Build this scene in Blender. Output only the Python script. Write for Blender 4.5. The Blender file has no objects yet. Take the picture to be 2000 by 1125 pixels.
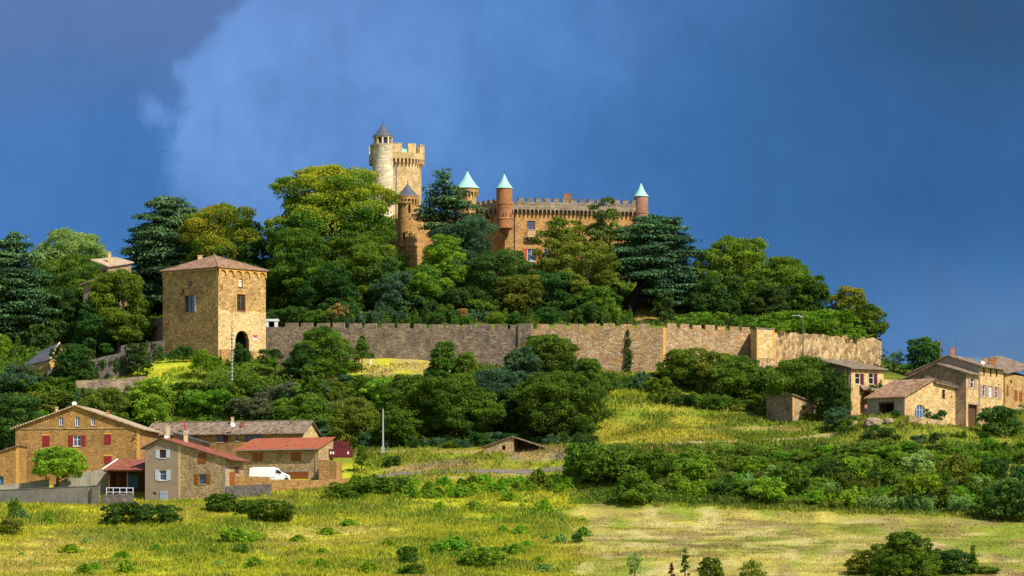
import bpy, math, random
import numpy as np
from mathutils import Vector, Matrix

sc = bpy.context.scene
COL = sc.collection
F = 9000.0      # focal length in photo pixels (photo 2000 wide)
H = 1270.0      # photo row of the eye-level horizon (below the frame: the camera looks up a hillside)

def X(px, Y): return (px - 1000.0) * Y / F
def Z(py, Y): return (H - py) * Y / F

# ------------------------------------------------------------------ camera
cam_d = bpy.data.cameras.new('camera'); cam = bpy.data.objects.new('camera', cam_d); COL.objects.link(cam)
cam.location = (0, 0, 0); cam.rotation_euler = (math.radians(90), 0, 0)
cam_d.sensor_width = 36.0; cam_d.lens = 36.0 * F / 2000.0
cam_d.shift_y = (H - 562.5) / 2000.0
cam_d.clip_start = 0.5; cam_d.clip_end = 20000
sc.camera = cam
sc.view_settings.view_transform = 'Standard'; sc.view_settings.look = 'None'
sc.view_settings.exposure = 0.32; sc.view_settings.gamma = 1.0

# ------------------------------------------------------------------ sun + sky
SUN_EL = math.radians(47); SUN_AZ = math.atan2(0.70, -0.71)      # azimuth clockwise from +Y
sd = Vector((math.sin(SUN_AZ) * math.cos(SUN_EL), math.cos(SUN_AZ) * math.cos(SUN_EL), math.sin(SUN_EL)))
sun_d = bpy.data.lights.new('sun', 'SUN'); sun_d.energy = 5.0; sun_d.angle = math.radians(0.5); sun_d.color = (1.0, 0.93, 0.80)
sun = bpy.data.objects.new('sun', sun_d); COL.objects.link(sun)
sun.rotation_euler = sd.to_track_quat('Z', 'Y').to_euler(); sun.location = (300, -300, 400)

def N(nt, t, **kw):
    n = nt.nodes.new(t)
    for k, v in kw.items(): setattr(n, k, v)
    return n
def math_node(nt, op, a, b=None, c=None, clamp=False):
    n = N(nt, 'ShaderNodeMath', operation=op); n.use_clamp = clamp
    for i, v in enumerate((a, b, c)):
        if v is None: continue
        if isinstance(v, (int, float)): n.inputs[i].default_value = v
        else: nt.links.new(v, n.inputs[i])
    return n.outputs[0]
def smooth(nt, v, lo, hi):
    n = N(nt, 'ShaderNodeMapRange', interpolation_type='SMOOTHSTEP')
    n.inputs['From Min'].default_value = lo; n.inputs['From Max'].default_value = hi
    nt.links.new(v, n.inputs['Value']); return n.outputs['Result']
def mixc(nt, f, a, b, mode='MIX'):
    n = N(nt, 'ShaderNodeMix', data_type='RGBA', blend_type=mode)
    for s, v in ((n.inputs[0], f), (n.inputs[6], a), (n.inputs[7], b)):
        if isinstance(v, (int, float)): s.default_value = v
        elif isinstance(v, tuple): s.default_value = (*v[:3], 1)
        else: nt.links.new(v, s)
    return n.outputs[2]
def ramp(nt, f, stops):
    n = N(nt, 'ShaderNodeValToRGB'); el = n.color_ramp.elements
    while len(el) < len(stops): el.new(0.5)
    for e, (p, c) in zip(el, stops): e.position = p; e.color = (*c[:3], 1)
    nt.links.new(f, n.inputs[0]); return n.outputs[0]
def noise(nt, vec, scale, detail=4, rough=0.55, dist=0.0):
    n = N(nt, 'ShaderNodeTexNoise'); n.inputs['Scale'].default_value = scale; n.inputs['Detail'].default_value = detail
    n.inputs['Roughness'].default_value = rough; n.inputs['Distortion'].default_value = dist
    nt.links.new(vec, n.inputs['Vector']); return n

world = bpy.data.worlds.new('World'); sc.world = world; world.use_nodes = True
def build_world():
    nt = world.node_tree; nt.nodes.clear()
    tc = N(nt, 'ShaderNodeTexCoord')
    sky = N(nt, 'ShaderNodeTexSky', sky_type='NISHITA'); sky.sun_disc = False
    sky.sun_elevation = SUN_EL; sky.sun_rotation = SUN_AZ; sky.altitude = 300
    sep = N(nt, 'ShaderNodeSeparateXYZ'); nt.links.new(tc.outputs['Generated'], sep.inputs[0])
    x, y, z = sep.outputs
    ys = math_node(nt, 'MAXIMUM', y, 0.05)
    u = math_node(nt, 'DIVIDE', x, ys); v = math_node(nt, 'DIVIDE', z, ys)     # bearing and elevation of the storm bank to the north
    comb = N(nt, 'ShaderNodeCombineXYZ'); nt.links.new(u, comb.inputs[0]); nt.links.new(v, comb.inputs[1])
    n1 = noise(nt, comb.outputs[0], 14, 6, 0.5, 0.3); n2 = noise(nt, comb.outputs[0], 45, 6, 0.6, 0.2)
    n3 = noise(nt, comb.outputs[0], 7, 3, 0.5)
    a1 = math_node(nt, 'SUBTRACT', n1.outputs[0], 0.5); a2 = math_node(nt, 'SUBTRACT', n2.outputs[0], 0.5); a3 = math_node(nt, 'SUBTRACT', n3.outputs[0], 0.5)
    # base: slate blue, darker and greyer to the north-east, bluer in the west
    base = mixc(nt, smooth(nt, math_node(nt, 'MULTIPLY_ADD', a1, 0.08, u), -0.05, 0.10), (0.050, 0.158, 0.395), (0.031, 0.107, 0.268))
    base = mixc(nt, math_node(nt, 'MULTIPLY', smooth(nt, math_node(nt, 'MULTIPLY_ADD', a3, 0.05, v), 0.098, 0.06), smooth(nt, u, -0.10, 0.02)), base, (0.056, 0.168, 0.385))
    base = mixc(nt, math_node(nt, 'MULTIPLY', smooth(nt, math_node(nt, 'MULTIPLY_ADD', a2, 0.03, math_node(nt, 'MULTIPLY_ADD', a1, 0.03, v)), 0.088, 0.058), smooth(nt, math_node(nt, 'MULTIPLY_ADD', a2, 0.05, u), 0.06, 0.115)), base, (0.095, 0.185, 0.35))
    # dark storm mass over the east
    f = math_node(nt, 'MULTIPLY', smooth(nt, math_node(nt, 'MULTIPLY_ADD', a1, 0.06, u), 0.045, 0.10), smooth(nt, math_node(nt, 'MULTIPLY_ADD', a1, 0.04, v), 0.105, 0.135))
    base = mixc(nt, math_node(nt, 'MULTIPLY', f, 0.85), base, (0.028, 0.076, 0.165))
    # grey-lilac veil in the upper west
    f = math_node(nt, 'MULTIPLY', smooth(nt, math_node(nt, 'MULTIPLY_ADD', a1, 0.05, v), 0.100, 0.142), smooth(nt, math_node(nt, 'MULTIPLY_ADD', a3, 0.08, u), 0.01, -0.075))
    base = mixc(nt, math_node(nt, 'MULTIPLY', f, 0.9), base, (0.090, 0.155, 0.340))
    # big pale cloud with a ragged bright western edge
    t = math_node(nt, 'ABSOLUTE', math_node(nt, 'SUBTRACT', v, 0.1145))
    edge = math_node(nt, 'ADD', math_node(nt, 'MULTIPLY', math_node(nt, 'POWER', t, 1.25), 1.05), -0.0745)
    edge = math_node(nt, 'MULTIPLY_ADD', a2, 0.034, math_node(nt, 'MULTIPLY_ADD', a1, 0.040, edge))
    su = math_node(nt, 'SUBTRACT', u, edge)
    west = smooth(nt, su, -0.001, 0.006)
    rim = smooth(nt, su, 0.045, 0.004)
    east = smooth(nt, math_node(nt, 'MULTIPLY_ADD', a1, 0.10, math_node(nt, 'MULTIPLY_ADD', v, -0.5, math_node(nt, 'ADD', su, 0.055))), 0.115, 0.03)
    cl = math_node(nt, 'MULTIPLY', west, math_node(nt, 'MULTIPLY', east, math_node(nt, 'MULTIPLY_ADD', rim, 0.35, 0.65)))
    low = smooth(nt, math_node(nt, 'MULTIPLY_ADD', a1, 0.03, v), 0.084, 0.106)
    high = smooth(nt, math_node(nt, 'MULTIPLY_ADD', a1, 0.03, v), 0.150, 0.122)
    cl = math_node(nt, 'MULTIPLY', cl, math_node(nt, 'MULTIPLY', math_node(nt, 'MULTIPLY_ADD', low, 0.6, 0.4), math_node(nt, 'MULTIPLY_ADD', high, 0.5, 0.5)))
    mp = N(nt, 'ShaderNodeMapping'); mp.inputs['Rotation'].default_value = (0, 0, -0.9); mp.inputs['Scale'].default_value = (1, .35, 1); nt.links.new(comb.outputs[0], mp.inputs[0])
    n4 = noise(nt, mp.outputs[0], 60, 6, 0.6, 0.5); a4 = math_node(nt, 'SUBTRACT', n4.outputs[0], 0.5)
    cl = math_node(nt, 'MULTIPLY', cl, math_node(nt, 'MULTIPLY_ADD', a4, 0.5, math_node(nt, 'MULTIPLY_ADD', a2, 0.9, 0.95)), clamp=True)
    base = mixc(nt, cl, base, (0.130, 0.272, 0.590))
    # soft mottling
    mot = math_node(nt, 'MULTIPLY_ADD', a4, 0.16, math_node(nt, 'MULTIPLY_ADD', a2, 0.22, math_node(nt, 'MULTIPLY_ADD', a1, 0.5, 1.0)))
    g = N(nt, 'ShaderNodeCombineXYZ')
    for i in range(3): nt.links.new(mot, g.inputs[i])
    base = mixc(nt, 1.0, base, g.outputs[0], 'MULTIPLY')
    bank = N(nt, 'ShaderNodeBackground'); nt.links.new(base, bank.inputs[0]); bank.inputs[1].default_value = 1.0
    bg = N(nt, 'ShaderNodeBackground'); nt.links.new(sky.outputs[0], bg.inputs[0]); bg.inputs[1].default_value = 0.10
    # storm bank fills the northern quarter up to ~25 degrees
    m = math_node(nt, 'MULTIPLY', smooth(nt, v, 0.5, 0.25), math_node(nt, 'MULTIPLY', smooth(nt, y, 0.3, 0.55), smooth(nt, math_node(nt, 'ABSOLUTE', u), 1.0, 0.5)))
    ms = N(nt, 'ShaderNodeMixShader'); nt.links.new(m, ms.inputs[0]); nt.links.new(bg.outputs[0], ms.inputs[1]); nt.links.new(bank.outputs[0], ms.inputs[2])
    out = N(nt, 'ShaderNodeOutputWorld'); nt.links.new(ms.outputs[0], out.inputs[0])
build_world()

# ------------------------------------------------------------------ helpers: tags, numbers
def tag(o, label=None, cat=None, group=None, kind=None):
    if label: o['label'] = label
    if cat: o['category'] = cat
    if group: o['group'] = group
    if kind: o['kind'] = kind
    return o
def thing(name, label, cat, loc, group=None):
    o = bpy.data.objects.new(name, None); COL.objects.link(o); o.location = loc; o.empty_display_size = 0.5
    return tag(o, label, cat, group)
def root_loc(p):
    while p.parent: p = p.parent
    return Vector(p.location)

def vnoise(x, y, scale, seed=0):
    x = np.asarray(x, float) / scale + seed * 17.31; y = np.asarray(y, float) / scale + seed * 9.77
    xi = np.floor(x); yi = np.floor(y); fx = x - xi; fy = y - yi
    fx = fx * fx * (3 - 2 * fx); fy = fy * fy * (3 - 2 * fy)
    def h(a, b):
        s = np.sin(a * 127.1 + b * 311.7 + seed * 74.7) * 43758.5453
        return s - np.floor(s)
    return (h(xi, yi) * (1 - fx) + h(xi + 1, yi) * fx) * (1 - fy) + (h(xi, yi + 1) * (1 - fx) + h(xi + 1, yi + 1) * fx) * fy
def fbm(x, y, scale, seed=0, octs=3):
    v = 0; a = 0.5; t = 0
    for i in range(octs):
        v = v + a * vnoise(x, y, scale / 2 ** i, seed + i * 3); t += a; a *= 0.5
    return v / t
def sst(v, lo, hi):
    t = np.clip((np.asarray(v, float) - lo) / (hi - lo), 0, 1); return t * t * (3 - 2 * t)

class MB:
    """collects faces with uvs in metres and material slots; build() links them as one mesh object"""
    def __init__(s): s.v = []; s.f = []; s.uv = []; s.m = []
    def face(s, pts, uvs=None, m=0):
        i = len(s.v); s.v += [tuple(p) for p in pts]; s.f.append(tuple(range(i, i + len(pts))))
        if uvs is None:
            p0 = Vector(pts[0]); e = (Vector(pts[1]) - p0); e = e.normalized() if e.length > 1e-9 else Vector((1, 0, 0))
            nn = None
            for k in range(2, len(pts)):
                nn = e.cross(Vector(pts[k]) - p0)
                if nn.length > 1e-9: break
            g = nn.normalized().cross(e) if nn.length > 1e-9 else Vector((0, 0, 1))
            uvs = [((Vector(p) - p0).dot(e) + p0.x + p0.y, (Vector(p) - p0).dot(g) + p0.z) for p in pts]
        s.uv += list(uvs); s.m.append(m)
    def hexa(s, b, t, m=0):
        """b, t: four bottom and four top corners in the same winding (counter-clockwise seen from above)"""
        s.face([b[3], b[2], b[1], b[0]], m=m); s.face(t, m=m)
        for i in range(4):
            j = (i + 1) % 4; s.face([b[i], b[j], t[j], t[i]], m=m)
    def box(s, c, sx, sy, sz, ang=0.0, m=0):
        ca, sa = math.cos(ang), math.sin(ang)
        def P(a, b, zz): return (c[0] + a * ca - b * sa, c[1] + a * sa + b * ca, zz)
        q = [(-sx / 2, -sy / 2), (sx / 2, -sy / 2), (sx / 2, sy / 2), (-sx / 2, sy / 2)]
        s.hexa([P(a, b, c[2]) for a, b in q], [P(a, b, c[2] + sz) for a, b in q], m)
    def tube(s, pts, radii, n=8, m=0, caps=True):
        pts = [Vector(p) for p in pts]; rings = []
        for i, p in enumerate(pts):
            d = (pts[min(i + 1, len(pts) - 1)] - pts[max(i - 1, 0)]).normalized()
            a = d.cross(Vector((0.31, 0.95, 0.05)) if abs(d.z) > 0.7 else Vector((0, 0, 1))).normalized(); b = d.cross(a)
            rings.append([p + (a * math.cos(t) + b * math.sin(t)) * radii[i] for t in [2 * math.pi * k / n for k in range(n)]])
        L = 0
        for i in range(len(pts) - 1):
            l2 = L + (pts[i + 1] - pts[i]).length
            for k in range(n):
                j = (k + 1) % n; r = radii[i] * 2 * math.pi / n
                s.face([rings[i][k], rings[i + 1][k], rings[i + 1][j], rings[i][j]], [(k * r, L), (k * r, l2), (k * r + r, l2), (k * r + r, L)], m)
            L = l2
        if caps:
            s.face(rings[0], m=m); s.face(list(reversed(rings[-1])), m=m)
    def lathe(s, c, prof, n=32, m=0, a0=0.0, a1=2 * math.pi):
        """prof: list of (radius, z)"""
        for k in range(n):
            t0 = a0 + (a1 - a0) * k / n; t1 = a0 + (a1 - a0) * (k + 1) / n
            for (r0, z0), (r1, z1) in zip(prof, prof[1:]):
                R = max(r0, r1)
                p = [(c[0] + r0 * math.cos(t0), c[1] + r0 * math.sin(t0), z0), (c[0] + r0 * math.cos(t1), c[1] + r0 * math.sin(t1), z0),
                     (c[0] + r1 * math.cos(t1), c[1] + r1 * math.sin(t1), z1), (c[0] + r1 * math.cos(t0), c[1] + r1 * math.sin(t0), z1)]
                w = abs(z1 - z0) + abs(r1 - r0) if abs(z1 - z0) < 0.4 * abs(r1 - r0) else z1 - z0
                u = [(R * t0, z0), (R * t1, z0), (R * t1, z0 + w), (R * t0, z0 + w)]
                if r0 < 1e-6: p, u = p[1:], u[1:]
                elif r1 < 1e-6: p, u = p[:3], u[:3]
                s.face(p, u, m)
    def build(s, name, mats, parent=None, smooth=False, loc=None):
        me = bpy.data.meshes.new(name)
        o0 = root_loc(parent) if parent else Vector(loc or (0, 0, 0))
        me.from_pydata([(a - o0.x, b - o0.y, c - o0.z) for a, b, c in s.v], [], s.f)
        uvl = me.uv_layers.new(name='UVMap'); uvl.data.foreach_set('uv', [c for t in s.uv for c in t])
        if not isinstance(mats, (list, tuple)): mats = [mats]
        for mm in mats: me.materials.append(mm)
        if len(mats) > 1: me.polygons.foreach_set('material_index', s.m)
        if smooth:
            me.polygons.foreach_set('use_smooth', [True] * len(me.polygons))
            import bmesh
            bm = bmesh.new(); bm.from_mesh(me); bmesh.ops.remove_doubles(bm, verts=bm.verts, dist=0.0005)
            for e in bm.edges:
                if len(e.link_faces) == 2 and e.calc_face_angle(0) > math.radians(38): e.smooth = False
            bm.to_mesh(me); bm.free()
        me.update()
        o = bpy.data.objects.new(name, me); COL.objects.link(o)
        if parent: o.parent = parent
        elif loc: o.location = loc
        return o

class Wall:
    """a vertical wall plane running A -> B in plan (A on the left seen from outside)"""
    def __init__(s, A, B):
        s.A = Vector(A[:2]); s.B = Vector(B[:2]); s.d = s.B - s.A; s.L = s.d.length; s.d = s.d / s.L
        s.n = Vector((s.d.y, -s.d.x)); s.holes = []
    def pos(s, u, z, off=0.0):
        p = s.A + s.d * u + s.n * off; return (p.x, p.y, z)
    def u(s, px):
        k = (px - 1000.0) / F
        den = s.d.x - k * s.d.y
        return (k * s.A.y - s.A.x) / den
    def at(s, px, py):
        u = s.u(px); y = s.A.y + s.d.y * u; return u, Z(py, y)
    def rect(s, x0, y0, x1, y1):
        xm = (x0 + x1) / 2
        return s.u(x0), s.u(x1), s.at(xm, y1)[1], s.at(xm, y0)[1]
    def back(s, D):
        """right side, back and left side walls of a block D deep"""
        b = -s.n * D; A2 = s.A + b; B2 = s.B + b
        return Wall(s.B, B2), Wall(B2, A2), Wall(A2, s.A)

class Drum:
    """a round tower seen as a wall: u is the angle"""
    L = 2 * math.pi
    def __init__(s, c, r): s.c = c; s.r = r
    def pos(s, u, z, off=0.0):
        r = s.r + off; return (s.c[0] + r * math.cos(u), s.c[1] + r * math.sin(u), z)

def wall(mb, w, zb, line, m=0, reveal=0.35, m_in=None):
    """wall surface from zb up to a roof line [(u,z)...]; w.holes = (u0,u1,z0,z1,arched) get reveals"""
    cuts = {0.0, w.L} | {u for u, _ in line}
    hs = []
    for h in w.holes:
        u0, u1, z0, z1, arch = h
        ks = [u0 + (u1 - u0) * k / 8 for k in range(9)] if arch else [u0, u1]
        cuts |= set(ks); hs.append((u0, u1, z0, z1, arch))
    cuts = sorted(c for c in cuts if -1e-6 <= c <= w.L + 1e-6)
    lu = [p[0] for p in line]; lz = [p[1] for p in line]
    def top(u): return float(np.interp(u, lu, lz))
    def htop(h, u):
        u0, u1, z0, z1, arch = h
        if not arch: return z1
        r = (u1 - u0) / 2; t = max(-1, min(1, (u - (u0 + u1) / 2) / r)); rise = min(r, (z1 - z0) * 0.6) * (arch if arch is not True else 1)
        return z1 - rise + rise * math.sqrt(max(0, 1 - t * t))
    def q(a, b, za0, zb0, za1, zb1, o0=0.0, o1=0.0):
        w_ = m if m_in is None or o0 == o1 else m_in
        pass
    for a, b in zip(cuts, cuts[1:]):
        if b - a < 1e-5: continue
        mid = (a + b) / 2
        hh = sorted([h for h in hs if h[0] - 1e-6 < mid < h[1] + 1e-6], key=lambda h: h[2])
        z0a = z0b = zb
        for h in hh:
            if h[2] - z0a > 1e-4:
                mb.face([w.pos(a, z0a), w.pos(b, z0b), w.pos(b, h[2]), w.pos(a, h[2])], [(a, z0a), (b, z0b), (b, h[2]), (a, h[2])], m)
                mb.face([w.pos(a, h[2]), w.pos(b, h[2]), w.pos(b, h[2], -reveal), w.pos(a, h[2], -reveal)], None, m)
            z0a, z0b = htop(h, a), htop(h, b)
            mb.face([w.pos(b, z0b), w.pos(a, z0a), w.pos(a, z0a, -reveal), w.pos(b, z0b, -reveal)], None, m)
        mb.face([w.pos(a, z0a), w.pos(b, z0b), w.pos(b, top(b)), w.pos(a, top(a))], [(a, z0a), (b, z0b), (b, top(b)), (a, top(a))], m)
    for h in hs:
        za = htop(h, h[0]); zc = htop(h, h[1])
        mb.face([w.pos(h[0], h[2]), w.pos(h[0], za), w.pos(h[0], za, -reveal), w.pos(h[0], h[2], -reveal)], None, m)
        mb.face([w.pos(h[1], zc), w.pos(h[1], h[2]), w.pos(h[1], h[2], -reveal), w.pos(h[1], zc, -reveal)], None, m)

def wbox(mb, w, u0, u1, z0, z1, o0, o1, m=0, seg=1):
    """a block on wall w from offset o0 (inner) to o1 (outer)"""
    for k in range(seg):
        a = u0 + (u1 - u0) * k / seg; b = u0 + (u1 - u0) * (k + 1) / seg
        mb.hexa([w.pos(a, z0, o1), w.pos(b, z0, o1), w.pos(b, z0, o0), w.pos(a, z0, o0)],
                [w.pos(a, z1, o1), w.pos(b, z1, o1), w.pos(b, z1, o0), w.pos(a, z1, o0)], m)

def arcade(mb, w, u0, u1, n, zlow, zspring, ztop, off, pier=0.3, m=0, seg=6):
    """corbel table: a band standing off the wall, its lower edge scalloped into n little arches on corbels"""
    bay = (u1 - u0) / n; pts = []
    for k in range(n):
        s = u0 + k * bay; pw = bay * pier / 2
        pts += [(s, zlow), (s + pw, zlow), (s + pw, zspring)]
        cw = bay / 2 - pw
        for i in range(1, seg):
            t = -1 + 2 * i / seg
            pts.append((s + bay / 2 + t * cw, zspring + min(cw * (w.r if isinstance(w, Drum) else 1), (ztop - zspring) * 0.75) * math.sqrt(1 - t * t)))
        pts += [(s + bay - pw, zspring), (s + bay - pw, zlow)]
    pts.append((u1, zlow))
    for (a, za), (b, zb) in zip(pts, pts[1:]):
        if b - a > 1e-6:
            mb.face([w.pos(a, za, off), w.pos(b, zb, off), w.pos(b, ztop, off), w.pos(a, ztop, off)], None, m)
            mb.face([w.pos(a, ztop, off), w.pos(b, ztop, off), w.pos(b, ztop, 0), w.pos(a, ztop, 0)], None, m)
        mb.face([w.pos(a, za, 0), w.pos(b, zb, 0), w.pos(b, zb, off), w.pos(a, za, off)], None, m)

def slab(mb, e0, e1, r1, r0, th, m=0, m_edge=None):
    """roof slope: eave e0->e1, ridge r0->r1, with thickness th and uv across / up the slope"""
    e0, e1, r1, r0 = map(Vector, (e0, e1, r1, r0)); me_ = m if m_edge is None else m_edge
    ex = (e1 - e0).normalized(); nn = (e1 - e0).cross(r0 - e0 if (r0 - e0).length > 1e-6 else r1 - e0).normalized()
    if nn.z < 0: nn = -nn
    up = nn.cross(ex)
    if up.z < 0: up = -up
    def uv(p): d = p - e0; return (d.dot(ex), d.dot(up))
    dn = Vector((0, 0, -th))
    t = [e0, e1, r1, r0]
    if (r1 - r0).length < 1e-6: t = [e0, e1, r1]
    mb.face(t, [uv(p) for p in t], m)
    b = [p + dn for p in t]
    mb.face(list(reversed(b)), [uv(p) for p in reversed(t)], me_)
    for i in range(len(t)):
        j = (i + 1) % len(t); mb.face([b[i], b[j], t[j], t[i]], None, me_)

# ------------------------------------------------------------------ materials
M = {}
def new_mat(name):
    mt = bpy.data.materials.new(name); mt.use_nodes = True; nt = mt.node_tree
    b = nt.nodes['Principled BSDF']; M[name] = mt; return mt, nt, b
def plain(name, col, rough=0.7, metal=0.0, spec=0.3, var=0.12, scale=2.0):
    mt, nt, b = new_mat(name); tc = N(nt, 'ShaderNodeTexCoord')
    n = noise(nt, tc.outputs['Object'], scale, 5)
    c = mixc(nt, n.outputs[0], tuple(x * (1 - var) for x in col), tuple(min(1, x * (1 + var)) for x in col))
    nt.links.new(c, b.inputs['Base Color']); b.inputs['Roughness'].default_value = rough; b.inputs['Metallic'].default_value = metal
    b.inputs['Specular IOR Level'].default_value = spec; return mt
def stone(name, cols, mortar, sx=2.2, sy=3.6, stain=None, stain_amt=0.45, bump=0.5, big=0.28, mort_w=0.05, rough=0.9):
    """rubble masonry on uv metres: irregular cells, mortar joints, weather stains"""
    mt, nt, b = new_mat(name); tc = N(nt, 'ShaderNodeTexCoord'); uv = tc.outputs['UV']
    mp = N(nt, 'ShaderNodeMapping'); mp.inputs['Scale'].default_value = (sx, sy, 1); nt.links.new(uv, mp.inputs[0])
    vo = N(nt, 'ShaderNodeTexVoronoi'); vo.inputs['Scale'].default_value = 1.0; vo.inputs['Randomness'].default_value = 0.85; nt.links.new(mp.outputs[0], vo.inputs['Vector'])
    ve = N(nt, 'ShaderNodeTexVoronoi', feature='DISTANCE_TO_EDGE'); ve.inputs['Scale'].default_value = 1.0; ve.inputs['Randomness'].default_value = 0.85; nt.links.new(mp.outputs[0], ve.inputs['Vector'])
    sp = N(nt, 'ShaderNodeSeparateColor'); nt.links.new(vo.outputs['Color'], sp.inputs[0])
    c = ramp(nt, sp.outputs[0], [(0.0, cols[0]), (0.5, cols[1]), (1.0, cols[2])])
    nb = noise(nt, uv, big, 6, 0.6); nf = noise(nt, uv, 3.0, 5, 0.65)
    c = mixc(nt, 0.75, c, ramp(nt, nb.outputs[0], [(0.30, (0.50, 0.48, 0.47)), (0.5, (1, 1, 1)), (0.70, (1.32, 1.25, 1.12))]), 'MULTIPLY')
    c = mixc(nt, 0.6, c, ramp(nt, nf.outputs[0], [(0.3, (0.68, 0.66, 0.64)), (0.7, (1.25, 1.25, 1.25))]), 'MULTIPLY')
    mw = smooth(nt, ve.outputs['Distance'], mort_w * 1.6, mort_w * 0.4)
    c = mixc(nt, math_node(nt, 'MULTIPLY', mw, 0.65), c, mortar)
    if stain:
        ns = noise(nt, uv, 0.33, 7, 0.65, 0.4); mp2 = N(nt, 'ShaderNodeMapping'); mp2.inputs['Scale'].default_value = (0.8, 0.25, 1); mp2.inputs['Location'].default_value = (3.3, 7.1, 0); nt.links.new(uv, mp2.inputs[0])
        ns2 = noise(nt, mp2.outputs[0], 0.9, 6, 0.6)
        k = math_node(nt, 'MULTIPLY', smooth(nt, math_node(nt, 'ADD', ns.outputs[0], math_node(nt, 'MULTIPLY', ns2.outputs[0], 0.6)), 0.80, 1.0), stain_amt)
        c = mixc(nt, k, c, stain)
    nt.links.new(c, b.inputs['Base Color']); b.inputs['Roughness'].default_value = rough; b.inputs['Specular IOR Level'].default_value = 0.15
    hgt = math_node(nt, 'ADD', math_node(nt, 'MULTIPLY', smooth(nt, ve.outputs['Distance'], 0.0, 0.16), 0.7), math_node(nt, 'MULTIPLY', nf.outputs[0], 0.6))
    bp = N(nt, 'ShaderNodeBump'); bp.inputs['Strength'].default_value = bump; bp.inputs['Distance'].default_value = 0.12; nt.links.new(hgt, bp.inputs['Height'])
    nt.links.new(bp.outputs[0], b.inputs['Normal']); return mt
def tiles(name, cols, lichen, period=0.55, lich=0.5):
    """canal tiles: ribs running up the slope, tile-by-tile colour, lichen"""
    mt, nt, b = new_mat(name); tc = N(nt, 'ShaderNodeTexCoord'); uv = tc.outputs['UV']
    mp = N(nt, 'ShaderNodeMapping'); mp.inputs['Scale'].default_value = (1 / period, 1 / 0.9, 1); nt.links.new(uv, mp.inputs[0])
    vo = N(nt, 'ShaderNodeTexVoronoi'); vo.inputs['Scale'].default_value = 1.0; vo.inputs['Randomness'].default_value = 0.6; nt.links.new(mp.outputs[0], vo.inputs['Vector'])
    sp = N(nt, 'ShaderNodeSeparateColor'); nt.links.new(vo.outputs['Color'], sp.inputs[0])
    c = ramp(nt, sp.outputs[0], [(0.0, cols[0]), (0.45, cols[1]), (1.0, cols[2])])
    nb = noise(nt, uv, 0.55, 7, 0.68)
    c = mixc(nt, math_node(nt, 'MULTIPLY', smooth(nt, nb.outputs[0], 0.46, 0.62), lich), c, lichen)
    n2 = noise(nt, uv, 5.0, 4, 0.6); c = mixc(nt, 0.6, c, ramp(nt, n2.outputs[0], [(0.3, (0.6, 0.6, 0.6)), (0.7, (1.3, 1.3, 1.3))]), 'MULTIPLY')
    nt.links.new(c, b.inputs['Base Color']); b.inputs['Roughness'].default_value = 0.85; b.inputs['Specular IOR Level'].default_value = 0.2
    s = N(nt, 'ShaderNodeSeparateXYZ'); nt.links.new(uv, s.inputs[0])
    hgt = math_node(nt, 'SINE', math_node(nt, 'MULTIPLY', s.outputs[0], 2 * math.pi / period))
    rows = N(nt, 'ShaderNodeMapRange'); rows.inputs['From Min'].default_value = -1; rows.inputs['To Min'].default_value = 0.62; rows.inputs['To Max'].default_value = 1.12; nt.links.new(hgt, rows.inputs['Value']); rg = N(nt, 'ShaderNodeCombineXYZ')
    for q in range(3): nt.links.new(rows.outputs[0], rg.inputs[q])
    nt.links.new(mixc(nt, 1.0, c, rg.outputs[0], 'MULTIPLY'), b.inputs['Base Color'])
    fr = math_node(nt, 'FRACT', math_node(nt, 'MULTIPLY', s.outputs[1], 1 / 0.45))
    hgt = math_node(nt, 'ADD', hgt, math_node(nt, 'MULTIPLY', fr, -0.5))
    bp = N(nt, 'ShaderNodeBump'); bp.inputs['Strength'].default_value = 0.7; bp.inputs['Distance'].default_value = 0.07; nt.links.new(hgt, bp.inputs['Height'])
    nt.links.new(bp.outputs[0], b.inputs['Normal']); return mt
def render_wall(name, col, stain, rough=0.9, amt=0.6):
    mt, nt, b = new_mat(name); tc = N(nt, 'ShaderNodeTexCoord'); uv = tc.outputs['UV']
    n1 = noise(nt, uv, 0.35, 7, 0.62); n2 = noise(nt, uv, 2.5, 6, 0.6)
    mp = N(nt, 'ShaderNodeMapping'); mp.inputs['Scale'].default_value = (2.2, 0.22, 1); nt.links.new(uv, mp.inputs[0]); n3 = noise(nt, mp.outputs[0], 0.8, 5, 0.6)
    c = mixc(nt, math_node(nt, 'MULTIPLY', smooth(nt, math_node(nt, 'ADD', n1.outputs[0], math_node(nt, 'MULTIPLY', n3.outputs[0], 0.5)), 0.62, 0.95), amt), col, stain)
    c = mixc(nt, 0.5, c, ramp(nt, n2.outputs[0], [(0.3, (0.78, 0.78, 0.78)), (0.7, (1.15, 1.15, 1.15))]), 'MULTIPLY')
    nt.links.new(c, b.inputs['Base Color']); b.inputs['Roughness'].default_value = rough; b.inputs['Specular IOR Level'].default_value = 0.15
    bp = N(nt, 'ShaderNodeBump'); bp.inputs['Strength'].default_value = 0.25; bp.inputs['Distance'].default_value = 0.05; nt.links.new(n2.outputs[0], bp.inputs['Height'])
    nt.links.new(bp.outputs[0], b.inputs['Normal']); return mt
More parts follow.
